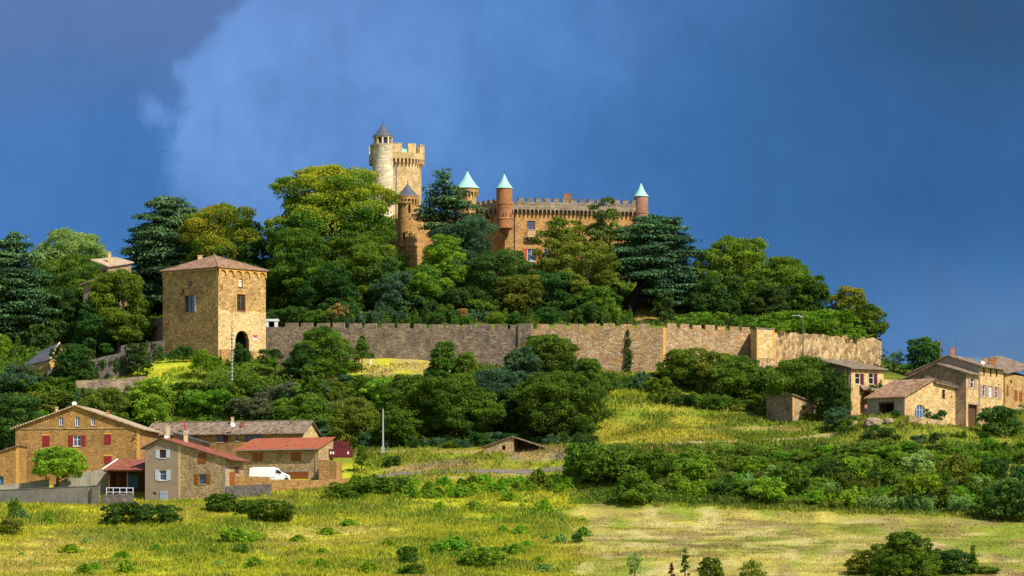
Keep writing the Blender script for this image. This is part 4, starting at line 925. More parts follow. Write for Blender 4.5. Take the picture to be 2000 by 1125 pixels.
    mb.face([wa.pos(0, zt - .8), wa.pos(wa.L, zt - .8), wb.pos(0, zt - .8), wb.pos(wb.L, zt - .8), (q[0], q[1], zt - .8)]); mb.build('wing', M['castle_stone'], root)
    for w in (wa, wb):
        u = .3
        while u < w.L - 1: mb = MB(); wbox(mb, w, u, u + 1.1, zt, zt + 1.1, -.5, .1); mb.build('merlon', M['keep_stone'], root); u += 1.9
    # great round keep
    Yk = 1052; s = Yk / F; ck = (X(775, Yk), Yk); rk = 48 * s; dk = Drum(ck, rk); mb = MB(); zp = Z(304, Yk)
    mb.lathe(ck, [(rk, zb), (rk, zp), (rk - .8, zp), (rk - .8, zp - 1.0), (0.01, zp - 1.0)], 56); keep = mb.build('keep', M['keep_stone'], root, smooth=True); keep['label'] = 'great round keep with crenellated parapet'
    mb = MB(); arcade(mb, dk, 0, 2 * math.pi, 44, Z(323, Yk), Z(316, Yk), Z(303, Yk), .75, .4, seg=5); mb.lathe(ck, [(rk + .75, zp + .0), (rk + .8, zp + .12), (rk - .02, zp + .14)], 56); mb.build('corbel_ring', M['keep_stone'], keep)
    n = 11
    for q in range(n):
        a = 2 * math.pi * (q + .32) / n; mb = MB(); wbox(mb, dk, a - .17, a + .17, zp + .1, Z(286, Yk), .1, .72, seg=4); wbox(mb, dk, a - .18, a + .18, Z(286, Yk), Z(286, Yk) + .12, .04, .78, seg=4); mb.build('merlon', M['pale_gold_stone'], keep)
    mb = MB(); mb.lathe(ck, [(rk - 1.3, zp - 1.0), (rk - 2.0, zp + .9), (0, zp + 2.0)], 24); mb.build('cap_roof', M['copper_green'], keep, smooth=True)
    mb = MB(); a = -1.55; mb.tube([dk.pos(a, Z(520, Yk), .08), dk.pos(a, Z(318, Yk), .08)], [.1, .1], 6); mb.build('downpipe', M['zinc'], keep)
    # tall pale stair turret with lantern
    Yt = 1044; s = Yt / F; ct = (X(748, Yt), Yt); rt = 19.4 * s; mb = MB()
    mb.lathe(ct, [(22.5 * s, zb), (22.5 * s, Z(376, Yt)), (23.5 * s, Z(375, Yt)), (23.5 * s, Z(371.5, Yt)), (20.4 * s, Z(370, Yt)), (20.2 * s, Z(330, Yt)), (19.2 * s, Z(284, Yt)), (19.8 * s, Z(283, Yt)), (19.8 * s, Z(281.5, Yt)), (.01, Z(281.4, Yt))], 44)
    st = mb.build('stair_turret', M['turret_stone'], root, smooth=True); st['label'] = 'tall pale stair turret with open lantern under a slate cone'
    d = Drum(ct, 18.2 * s); n = 10
    for q in range(n): a = 2 * math.pi * (q + .5) / n; mb = MB(); wbox(mb, d, a - .085, a + .085, Z(281.4, Yt), Z(269, Yt), -.45, .1); mb.build('lantern_post', M['turret_stone'], st)
    mb = MB(); mb.lathe(ct, [(15.2 * s, Z(281.4, Yt)), (15.2 * s, Z(269, Yt))], 24); mb.build('lantern_glass', M['glass_dark'], st)
    mb = MB(); mb.lathe(ct, [(18.6 * s, Z(269, Yt)), (19.4 * s, Z(268.9, Yt)), (19.4 * s, Z(267, Yt)), (.01, Z(266.9, Yt))], 40); mb.build('lintel_ring', M['turret_stone'], st)
    zt, za = Z(267, Yt), Z(242, Yt); h = za - zt; rc = 20.8 * s
    mb = MB(); mb.lathe(ct, [(rc * .9, zt + .01), (rc, zt + .02), (rc * .98, zt + .12), (rc * .66, zt + h * .3), (rc * .36, zt + h * .6), (rc * .12, zt + h * .88), (0, za)], 40); c = mb.build('cone_roof', M['slate_blue'], st, smooth=True)
    mb = MB(); mb.tube([(ct[0], ct[1], za - .2), (ct[0], ct[1], za + 1.4)], [.06, .02], 6); mb.build('finial', M['metal_dark'], c)
castle()

# ------------------------------------------------------------------ rampart
def rampart():
    root = thing('castle_wall', 'long crenellated stone rampart running below the castle trees', 'wall', (X(1040, 972), 972, Z(720, 972)))
    tops = [(519, 638.5), (1040, 643), (1295, 640.5), (1475, 649), (1512, 645), (1722, 662)]; mats = ['rampart_grey', 'rampart_grey', 'rampart_warm', 'rampart_warm', 'rampart_pale']; mats[1] = 'rampart_warm'
    for i in (0, 1, 2, 4):
        (p0, t0), (p1, t1) = tops[i], tops[i + 1]; y0, y1 = WALL_PTS[i][1], WALL_PTS[i + 1][1]; w = Wall(P2(p0, y0), P2(p1, y1)); z0, z1 = Z(t0, y0), Z(t1, y1); zb = min(Z(760, y0), Z(760, y1)); mb = MB()
        nn = 24; line = [(w.L * k / nn, z0 + (z1 - z0) * k / nn + (random.Random(i * 50 + k).uniform(-.5, .35) if i == 4 else 0)) for k in range(nn + 1)]
        wall(mb, w, zb, line)
        for (a, za), (b, zc) in zip(line, line[1:]):
            mb.face([w.pos(a, za), w.pos(b, zc), w.pos(b, zc, -.9), w.pos(a, za, -.9)]); mb.face([w.pos(b, zb, -.9), w.pos(a, zb, -.9), w.pos(a, za, -.9), w.pos(b, zc, -.9)])
        seg = mb.build('wall_section', M[mats[i]], root); seg['label'] = ['grey western stretch', 'brown middle stretch', 'sunlit stretch east of the corner', '', 'pale broken stretch under the creeper'][i]
        if i == 4: continue
        rng = random.Random(i); u = 1.0 if i else 4.5; per, mw = (3.6, 2.75) if i == 0 else (3.6, 2.55) if i == 1 else (3.0, 2.1)
        while u < w.L - mw * .8:
            z = z0 + (z1 - z0) * u / w.L; ww = mw * rng.uniform(.92, 1.06); h = rng.uniform(.92, 1.12) if i else rng.uniform(.8, .95); mb = MB(); u1 = min(u + ww, w.L - .05)
            tl, tr = h + rng.uniform(-.08, .08), h + rng.uniform(-.08, .08)
            mb.hexa([w.pos(u, z - .25, .012), w.pos(u1, z - .25, .012), w.pos(u1, z - .25, -.55), w.pos(u, z - .25, -.55)], [w.pos(u, z + tl, .012), w.pos(u1, z + tr, .012), w.pos(u1, z + tr, -.55), w.pos(u, z + tl, -.55)])
            mb.build('merlon', M[mats[i]], seg); u += per * rng.uniform(.95, 1.05)
    # taller pier where the wall bends and the orange quoin of the corner
    w = Wall(P2(1012, 972.6), P2(1037, 971.6)); mb = MB(); block(mb, w, 1.3, Z(760, 972), Z(632, 972)); mb.build('pier', M['rampart_grey'], root)
    w = Wall(P2(1295, 970), P2(1475, 980)); quoin(root, w, -.02, .55, Z(735, 970), Z(640, 970), 'quoin_orange')
    # buttress: a little tower standing proud of the wall
    wl_, wr_, w3, w4, pts = corner((1478, 970.5), (1466, 979), (1512, 973)); zt = Z(642, 971); mb = MB()
    for w in (wl_, wr_, w3, w4): wall(mb, w, Z(765, 971), [(0, zt), (w.L, zt)])
    C_, L_, R_, Q = pts; mb.face([(p.x, p.y, zt) for p in (C_, R_, Q, L_)]); b = mb.build('buttress', M['pale_gold_stone'], root); b['label'] = 'square buttress tower with sunlit face'
    quoin(root, wr_, -.02, .35, Z(705, 971), zt, 'quoin_orange'); quoin(root, wr_, wr_.L - .45, wr_.L + .02, Z(705, 971), zt, 'quoin_orange')
    mb = MB(); wbox(mb, wr_, -.15, wr_.L + .15, zt, zt + .2, -2.5, .15); mb.build('coping', M['merlon_grey'], b); mb = MB(); wbox(mb, wr_, -.1, wr_.L + .1, Z(740, 971), Z(699, 971), -.3, .12); mb.build('plinth', M['rampart_pale'], b)
    # side return at the eastern end
    w = Wall(P2(1722, 991), (X(1722, 991) + 2, 1030)); mb = MB(); wall(mb, w, 50, [(0, Z(662, 991)), (w.L, Z(662, 991))]); mb.face([w.pos(0, Z(662, 991)), w.pos(w.L, Z(662, 991)), w.pos(w.L, Z(662, 991), -.9), w.pos(0, Z(662, 991), -.9)]); mb.build('return_wall', M['rampart_pale'], root)
rampart()

# ------------------------------------------------------------------ gate tower
def gate_tower():
    wl, wr, w3, w4, pts = corner((426, 980), (318, 991.6), (519, 990.2)); C_, L_, R_, Q = pts; zt = Z(523, 980); zb = Z(725, 980)
    root = thing('gate_tower', 'square ochre gate tower with tiled hip roof and arched gateway beside the rampart', 'tower', (C_.x, C_.y, Z(712, 980)))
    for w, px, py, h in ((wl, 372, 593, 32), (wr, 471, 591, 33)):
        r = w is wr
        window(root, w, px, py, 19 if not r else 17, h, 'window_brown' if r else 'wood_dark', 'glass_dark' if r else 'glass_sky_tint', bars=1, sill='window_brown' if r else 'barn_stone', label='two-light window')
    window(root, wl, 371, 554, 9, 12, 'barn_stone', 'glass_dark', bars=0, sill=None); window(root, wr, 470, 552, 8, 17, 'window_brown', 'white_paint', bars=0, sill='window_brown', label='small white-shuttered window')
    opening(wr, 459.5, 646, 486.5, 705, True)
    mb = MB()
    for w in (wl, wr, w3, w4): wall(mb, w, zb, [(0, zt), (w.L, zt)], 0, .9)
    mb.build('wall', M['gold_stone'], root)
    # surrounds of the paired windows on the sunlit face, purple shutters on the shaded one
    for w, px, py, wp, h, mat in ((wr, 471, 591, 17, 33, 'quoin_orange'), (wr, 470, 552, 8, 17, 'quoin_orange'), (wl, 372, 593, 19, 32, 'barn_stone')):
        u0, u1, z0, z1 = w.rect(px - wp / 2, py - h / 2, px + wp / 2, py + h / 2); mb = MB(); t = .22
        for a, b, c, d in ((u0 - t, u0, z0, z1 + t), (u1, u1 + t, z0, z1 + t), (u0, u1, z1, z1 + t)): wbox(mb, w, a, b, c, d, -.05, .05)
        mb.build('window_surround', M[mat], root)
    u0, u1, z0, z1 = wl.rect(362, 577, 382, 609)
    for a, b in ((u0 - .02, u0 + .42), (u1 - .25, u1 + .1)): mb = MB(); wbox(mb, wl, a, b, z0, z1, .05, .11); mb.build('shutter', M['shutter_bluewhite'] if b > u1 else M['wood_dark'], root)
    # pale lower storey of the sunlit face, as a skin with the same gateway
    ws = Wall(wr.pos(-.0, 0, .04)[:2], wr.pos(wr.L, 0, .04)[:2]); opening(ws, 459.5, 646, 486.5, 705, True); mb = MB(); zz = Z(607, 982); wall(mb, ws, Z(683, 981), [(0, zz + .25), (ws.L * .3, zz - .1), (ws.L * .55, zz + .2), (ws.L, zz + .15)], 0, .05); mb.build('lower_facing', M['pale_gold_stone'], root)
    # gateway passage, lined near-black: its shade is in the colour
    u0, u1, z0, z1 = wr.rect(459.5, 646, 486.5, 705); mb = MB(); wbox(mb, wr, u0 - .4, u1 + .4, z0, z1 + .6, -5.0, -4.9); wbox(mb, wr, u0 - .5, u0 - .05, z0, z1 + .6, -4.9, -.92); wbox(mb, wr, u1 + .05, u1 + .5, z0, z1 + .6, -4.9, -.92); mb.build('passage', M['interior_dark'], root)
    # corbel table with little arches
    for w in (wl, wr): mb = MB(); arcade(mb, w, -.0, w.L, 6 if w is wl else 6, Z(540, 985), Z(537.5, 985), zt - .02, .28, .16, seg=8); mb.build('corbel_table', M['gold_stone'] if w is wl else M['quoin_orange'], root)
    # hip roof
    mid = (C_ + Q) / 2; apex = (mid.x, mid.y, Z(499, mid.y)); ov = 1.06; mb = MB(); cs = [mid + (p - mid) * ov for p in (C_, R_, Q, L_)]
    for a, b in zip(cs, cs[1:] + cs[:1]): slab(mb, (a.x, a.y, zt + .25), (b.x, b.y, zt + .25), apex, apex, .22)
    rf = mb.build('roof', M['tile_red_mixed'], root); mb = MB()
    for a in cs[:2] + cs[3:]: mb.tube([(a.x, a.y, zt + .27), apex], [.14, .14], 6)
    mb.lathe(apex[:2], [(.25, apex[2] - .1), (.2, apex[2] + .4), (0, apex[2] + .5)], 8); mb.build('ridge_tile', M['tile_old_grey'], rf); chimney(rf, 391, 500, 512, 994, 9, 'quoin_pale', None, .8)
    # iron wall anchors, X-shaped
    for w, px, py in ((wl, 358, 571), (wl, 330, 629), (wr, 433, 561)):
        u, z = w.at(px, py); mb = MB()
        for s in (-1, 1): mb.tube([w.pos(u + s * .28, z + .7, .09), w.pos(u + s * .05, z, .09), w.pos(u + s * .30, z - .75, .09)], [.06] * 3, 5)
        mb.build('wall_anchor', M['iron_red'], root)
    # orange buttress foot at the corner
    mb = MB(); u0 = wr.u(430); u1 = wr.u(447); ut = wr.u(436)
    mb.hexa([wr.pos(u0, Z(712, 980), .7), wr.pos(ut, Z(712, 980), .7), wr.pos(ut, Z(712, 980), 0), wr.pos(u0, Z(712, 980), 0)], [wr.pos(u0, Z(681, 980), .15), wr.pos(u1, Z(681, 980), .15), wr.pos(u1, Z(681, 980), -.2), wr.pos(u0, Z(681, 980), -.2)]); mb.build('foot', M['orange_stone'], root)
    # entrance sign
    r = thing('entrance_sign', 'small white sign with a red bow-shaped mark beside the tower archway', 'sign', wr.pos(wr.u(497), Z(660, 985), .08)); mb = MB(); u0, u1, z0, z1 = wr.rect(493, 657, 502, 664); wbox(mb, wr, u0, u1, z0, z1, .06, .12); mb.build('panel', M['white_paint'], r)
    mb = MB(); uc = (u0 + u1) / 2; zc = z1
    for s in (-1, 1): mb.hexa([wr.pos(uc, zc - .2, .18), wr.pos(uc + s * .5, zc - .42, .18), wr.pos(uc + s * .5, zc - .42, .13), wr.pos(uc, zc - .2, .13)], [wr.pos(uc, zc + .05, .18), wr.pos(uc + s * .5, zc + .35, .18), wr.pos(uc + s * .5, zc + .35, .13), wr.pos(uc, zc + .05, .13)])
    mb.build('bow', M['sign_red'], r)
gate_tower()
def canopy():
    w = Wall(P2(517, 992.9), P2(543, 992.6)); r = thing('garden_canopy', 'white flat canopy showing above the rampart beside the gate tower', 'canopy', (X(530, 993), 993, gz(X(530, 993), 993))); zt = Z(623, 993); mb = MB()
    wbox(mb, w, 0, w.L, zt - .5, zt, -2.5, 0); mb.build('roof', M['white_paint'], r); zb = r.location.z - .3
    for u in (.1, w.L - .8): mb = MB(); wbox(mb, w, u, u + .7, zb, zt - .5, -.5, -.1); mb.build('post', M['white_paint'], r)
canopy()

# ------------------------------------------------------------------ houses and walls on the upper left
def upper_left():
    root = thing('hillside_house', 'ochre house half hidden by trees, with tan tiled roofs and a chimney', 'house', (X(205, 1010), 1010, gz(X(205, 1010), 1010)))
    wl, wr, w3, w4, pts = corner((211, 1004), (194, 1010), (256, 1011)); zc = Z(521, 1004); mb = MB(); zl = Z(523, 1010); zr = Z(516, 1011); zb = 64
    flush(root, wl, 204, 531, 5, 8, 'wood_dark', 'shutter')
    for w, a, b in ((wl, zl, zc), (wr, zc, zr), (w3, zr, zr), (w4, zr, zl)): wall(mb, w, zb, [(0, a), (w.L, b)])
    mb.build('wall', M['barn_stone'], root); mb = MB(); ex = (pts[2] - pts[0]).normalized(); m0 = (pts[0] + pts[2]) / 2
    A = [wr.pos(-.5, zc + .1, .5), wr.pos(wr.L + .4, zr + .5, .5), wr.pos(wr.L + .4, Z(502, 1014), -4.5), wr.pos(-.5, Z(508, 1008), -4.5)]; slab(mb, *A, .25); rf = mb.build('roof', M['tile_tan'], root); chimney(rf, 214, 494, 514, 1007, 6, 'quoin_pale', None, .7)
    w = Wall(P2(163, 1003), P2(203, 1000)); mb = MB(); block(mb, w, 7, zb, (Z(554, 1003), Z(540, 1000))); window(root, w, 176, 580, 6, 12, 'wood_dark', 'glass_dark', hole=False); mb.build('lower_wing', M['taupe_render'], root)
    mb = MB(); slab(mb, w.pos(-.8, Z(557, 1003) + .1, .6), w.pos(-.8, Z(557, 1003) + .1, -7.4), w.pos(w.L + .3, Z(538, 1000) + .1, -7.4), w.pos(w.L + .3, Z(538, 1000) + .1, .6), .25); mb.build('lower_roof', M['tile_tan'], root)
    # slate roofed outbuilding
    root = thing('slate_outbuilding', 'low ochre outbuilding with steep slate roof and a bright skylight among bushes', 'outbuilding', (X(70, 979), 979, gz(X(70, 979), 979)))
    e0, e1, r1, r0 = [(X(p, y), y, Z(q, y)) for p, q, y in ((45, 714, 978), (97, 702, 975), (116, 669, 981), (82, 684, 985))]; mb = MB(); slab(mb, e0, e1, r1, r0, .2); rf = mb.build('roof', M['slate_roof'], root)
    w = Wall((e0[0] + .4, e0[1] + .4), (e1[0] - .3, e1[1] + .4)); mb = MB(); zb = gz(X(70, 979), 979) - 1.5; wall(mb, w, zb, [(0, e0[2] - .1), (w.L, e1[2] - .1)]); r, k, l = w.back(7); wall(mb, r, zb, [(0, e1[2] - .1), (r.L, r1[2] - .2)]); wall(mb, l, zb, [(0, r0[2] - .2), (l.L, e0[2] - .1)]); wall(mb, k, zb, [(0, r1[2] - .2), (k.L, r0[2] - .2)]); mb.build('wall', M['ochre_render'], root)
    for px in (52, 58, 66): flush(root, w, px, 724, 4, 10, 'glass_dark', 'window', planks=False)
    a, b, c, d = map(Vector, (e0, e1, r1, r0)); nn = (b - a).cross(d - a).normalized(); 
    def on(s, t): return a.lerp(b, s).lerp(d.lerp(c, s), t) + nn * .06
    mb = MB(); q = [on(.36, .48), on(.62, .48), on(.62, .74), on(.36, .74)]; mb.hexa([p - nn * .1 for p in q], q); mb.build('skylight', M['white_paint'], rf)
    mb = MB(); mb.tube([Vector(e1) + Vector((.05, 0, 0)), Vector(r1) + Vector((.05, 0, 0))], [.18, .18], 6); mb.build('verge', M['quoin_pale'], rf)
    def wallrun(name, label, pts, th, mat, cap=None, cat='wall'):
        """free-standing wall through (px, Y, top row, foot row) points"""
        x0 = X(pts[0][0], pts[0][1]); r = thing(name, label, cat, (x0, pts[0][1], Z(pts[0][3], pts[0][1]))); mb = MB(); cp = MB()
        for (p0, y0, t0, b0), (p1, y1, t1, b1) in zip(pts, pts[1:]):
            w = Wall(P2(p0, y0), P2(p1, y1)); za, zc = Z(t0, y0), Z(t1, y1); zb = min(Z(b0, y0), Z(b1, y1)) - 1.5; n = max(2, int(w.L / 2)); rg = random.Random(int(p0)); ln = [(w.L * k / n, za + (zc - za) * k / n + (rg.uniform(-.12, .12) if cap is None and 0 < k < n else 0)) for k in range(n + 1)]
            wall(mb, w, zb, ln); b = w.back(th); wall(mb, b[0], zb, [(0, zc), (b[0].L, zc)]); wall(mb, b[1], zb, [(0, zc), (w.L, za)]); wall(mb, b[2], zb, [(0, za), (b[2].L, za)])
            for (a, q), (a2, q2) in zip(ln, ln[1:]): mb.face([w.pos(a, q), w.pos(a2, q2), w.pos(a2, q2, -th), w.pos(a, q, -th)])
            if cap: cp.hexa([w.pos(-.02, za, .08), w.pos(w.L, zc, .08), w.pos(w.L, zc, -th - .08), w.pos(-.02, za, -th - .08)], [w.pos(-.02, za + .13, .08), w.pos(w.L, zc + .13, .08), w.pos(w.L, zc + .13, -th - .08), w.pos(-.02, za + .13, -th - .08)])
        mb.build('wall_face', M[mat], r)
        if cap: cp.build('coping', M[cap], r)
        return r
    globals()['wallrun'] = wallrun
    wallrun('retaining_wall', 'dark ivy-streaked retaining wall stepping up to the gate tower', [(92, 968, 724, 742), (242, 974, 688, 735), (243, 974.5, 675, 730), (322, 990, 665, 702)], .7, 'dark_rubble')  # wall tone darkened to carry the trees' shade in its colour
    wallrun('roadside_wall', 'low brown roadside wall on the slope below the retaining wall', [(148, 960, 743, 752), (215, 961, 741, 752), (285, 964, 735, 748)], .5, 'rampart_grey')
    wallrun('terrace_wall', 'low grey wall and path edge below the rampart beside the clipped hedges', [(524, 983.5, 682, 712), (575, 982, 692, 715)], .6, 'rampart_grey')
    wallrun('tower_link_wall', 'shaded wall in the trees joining the left side of the gate tower', [(262, 1004, 628, 680), (325, 996, 618, 680)], .7, 'rampart_grey')
upper_left()

# ------------------------------------------------------------------ lower village
def big_house():
    w = Wall(P2(30, 906), P2(273, 902)); root = thing('gabled_house', 'large orange stone house with wide gable, dark red shutters and three small arched attic windows', 'house', w.pos(0, Z(948, 905))); zb = Z(960, 905); D = 16
    zl, zr = Z(836, 906), Z(837, 902); ua, za = w.at(147, 793)
    for px, wp, hp in ((119.5, 8, 16), (151, 9, 19), (181.5, 7.5, 15)): window(root, w, px, 823, wp, hp, 'white_paint', 'glass_sky_tint', True, bars=1, sill='barn_stone', cross=False)
    window(root, w, 150.5, 861, 15, 21, 'white_paint', 'glass_sky_tint', shut='shutter_red', shut_w=.95, bars=1)
    for px, py, wp, hp in ((90, 861.5, 14, 21), (210.5, 858, 13.5, 19), (211, 899, 14, 16), (155, 902, 9, 18)): flush(root, w, px, py, wp, hp, 'shutter_red', lintel='quoin_orange')
    r, k, l = w.back(D); mb = MB(); wall(mb, w, zb, [(0, zl), (ua, za), (w.L, zr)]); wall(mb, r, zb, [(0, zr), (D, zr)]); wall(mb, k, zb, [(0, zr), (k.L - ua, za), (k.L, zl)]); wall(mb, l, zb, [(0, zl), (D, zl)]); mb.build('wall', M['orange_stone'], root)
    sl, sr = (za - zl) / ua, (za - zr) / (w.L - ua); mb = MB(); gable_roof(mb, w, -.9, zl - .9 * sl + .25, ua, za + .25, w.L + .8, zr - .8 * sr + .25, D, .55, .4, .25); rf = mb.build('roof', M['tile_tan'], root)
    mb = MB(); zs = Z(836.5, 904); wbox(mb, w, 0, w.L, zs - .14, zs + .14, -.05, .12); mb.build('string_course', M['barn_stone'], root)
    gutter_pipe(root, w, 37, 868, 938, 'quoin_orange', .12); quoin(root, w, w.L - .6, w.L + .015, Z(935, 902), zr - .2, 'quoin_orange')
    dish(rf, 145.5, 788, 9.5, 906.5); mb = MB(); mb.tube([(X(145, 908), 908, Z(792, 908)), (X(145, 908), 908, Z(774, 908))], [.05, .03], 5); mb.tube([(X(142, 908), 908, Z(777, 908)), (X(148, 908), 908, Z(777, 908))], [.03, .03], 5); mb.build('aerial', M['metal_dark'], rf)
    chimney(rf, 211, 803, 818, 912, 6, 'brick_red', None, .6); chimney(rf, 111, 797, 812, 914, 5, 'quoin_pale', None, .6)
    u, z = w.at(266, 846); mb = MB(); mb.tube([w.pos(u, z + .5, 0), w.pos(u, z + .4, .5), w.pos(u, z - .1, .5)], [.05] * 3, 6); mb.lathe(w.pos(u, 0, .5)[:2], [(.28, z - .55), (.12, z - .1), (0, z)], 10); mb.build('wall_lamp', M['metal_dark'], root)
    # lean-to at the far left
    w2 = Wall(P2(-40, 898), P2(36, 897)); r2 = thing('stone_annex', 'small stone annex with sloping roof at the left edge beside the gabled house', 'annex', w2.pos(0, Z(948, 897))); a, b = Z(895, 898), Z(870, 897); opening(w2, -4, 930, 7, 955)
    mb = MB(); r, k, l = w2.back(7); wall(mb, w2, zb, [(0, a), (w2.L, b)]); wall(mb, r, zb, [(0, b), (7, b)]); wall(mb, l, zb, [(0, a), (7, a)]); wall(mb, k, zb, [(0, b), (k.L, a)]); mb.build('wall', M['orange_stone'], r2)
    mb = MB(); slab(mb, w2.pos(-.5, a, .4), w2.pos(-.5, a, -7.3), w2.pos(w2.L + .3, b + .2, -7.3), w2.pos(w2.L + .3, b + .2, .4), .2); mb.build('roof', M['tile_old_grey'], r2); quoin(r2, w2, w2.L - .45, w2.L + .012, Z(945, 897), b - .2, 'quoin_orange')
    mb = MB(); u0 = w2.u(-6); wbox(mb, w2, u0, w2.u(9), Z(956, 898), Z(928, 898), -.5, -.4); mb.build('door', M['door_blue'], r2)
big_house()
wallrun('yard_wall', 'smooth dark grey rendered wall along the front of the yard', [(-60, 873, 960, 990), (176, 869, 950, 988), (194, 868.5, 948, 988)], .35, 'concrete', 'concrete')
wallrun('back_yard_wall', 'rough weathered wall behind the round bright tree at the left', [(-40, 889, 951, 962), (40, 889, 944, 962), (96, 890, 935, 960)], .5, 'concrete_pale')
wallrun('carport_side_wall', 'mottled pale wall sloping up to the carport, right of the bright tree', [(104, 892, 946, 962), (150, 892, 926, 962), (178, 892, 920, 962), (211, 892, 917, 962)], .4, 'concrete_pale')
def pipe_on_wall():
    r = thing('drain_slot', 'narrow black drainpipe down the smooth grey yard wall', 'drainpipe', (X(177, 868), 868.3, Z(985, 868))); mb = MB(); mb.tube([(X(177, 868), 868.6, Z(986, 868)), (X(177, 868), 868.6, Z(953, 868))], [.13, .13], 8)
    for q in (958, 970, 981): mb.lathe((X(177, 868), 868.6), [(.17, Z(q, 868) - .05), (.17, Z(q, 868) + .05)], 8)
    mb.build('pipe', M['metal_dark'], r)
pipe_on_wall()
def carport():
    w = Wall(P2(211, 886), P2(284, 885)); root = thing('carport', 'open carport with dark red tiled roof and blue door in deep shade', 'carport', w.pos(0, Z(958, 886))); zb = Z(962, 886); zf = Z(917, 886); D = 7
    k = Wall(w.pos(-.2, 0, -D)[:2], w.pos(w.L + .4, 0, -D)[:2]); mb = MB(); wall(mb, k, zb, [(0, zf + 1.5), (k.L, zf + 1.5)]); l = Wall(w.pos(-.1, 0, -D)[:2], w.pos(-.1, 0, 0)[:2]); wall(mb, l, zb, [(0, zf + 1.4), (D, zf)]); mb.build('back_wall', M['wood_dark'], root)
    flush(root, k, 259, 939, 21, 26, 'door_blue', 'door'); flush(root, k, 228, 940, 14, 24, 'wood_brown', 'door')
    mb = MB(); slab(mb, w.pos(-1.0, zf, .5), w.pos(w.L + .2, zf, .5), w.pos(w.L + .2, Z(897, 893), -D - .3), w.pos(.2, Z(897, 893), -D - .3), .18); rf = mb.build('roof', M['tile_dark_red'], root); mb = MB(); mb.tube([w.pos(-1.0, zf + .02, .52), w.pos(.2, Z(897, 893) + .02, -D - .3)], [.16, .16], 6); mb.build('verge', M['white_paint'], rf)
    mb = MB(); wbox(mb, w, -.9, w.L, zf - .42, zf - .19, -.2, .1); mb.build('beam', M['wood_dark'], root)
    for u in (.1, w.L * .5): mb = MB(); wbox(mb, w, u, u + .2, zb, zf - .42, -.2, 0); mb.build('post', M['wood_dark'], root)
carport()
wallrun('rubble_wall', 'short dark rubble wall under a white rail, left of the tall grey-fronted house', [(197, 868.6, 966, 990), (230, 869, 965, 990), (262, 870, 964, 990)], .6, 'dark_rubble')
def rail():
    w = Wall(P2(208, 872), P2(260, 873)); r = thing('garden_rail', 'white wooden rail standing on the dark rubble wall', 'railing', w.pos(0, Z(966, 872))); z0, z1 = Z(970, 872), Z(953, 872)
    for k in range(5): mb = MB(); u = w.L * k / 4; wbox(mb, w, u - .07, u + .07, z0, z1, -.07, .07); mb.build('post', M['shutter_bluewhite'], r)
    mb = MB(); wbox(mb, w, -.1, w.L + .1, z1 - .03, z1 + .1, -.09, .09); wbox(mb, w, 0, w.L, (z0 + z1) / 2, (z0 + z1) / 2 + .1, -.03, .03); mb.build('top_rail', M['shutter_bluewhite'], r)
rail()
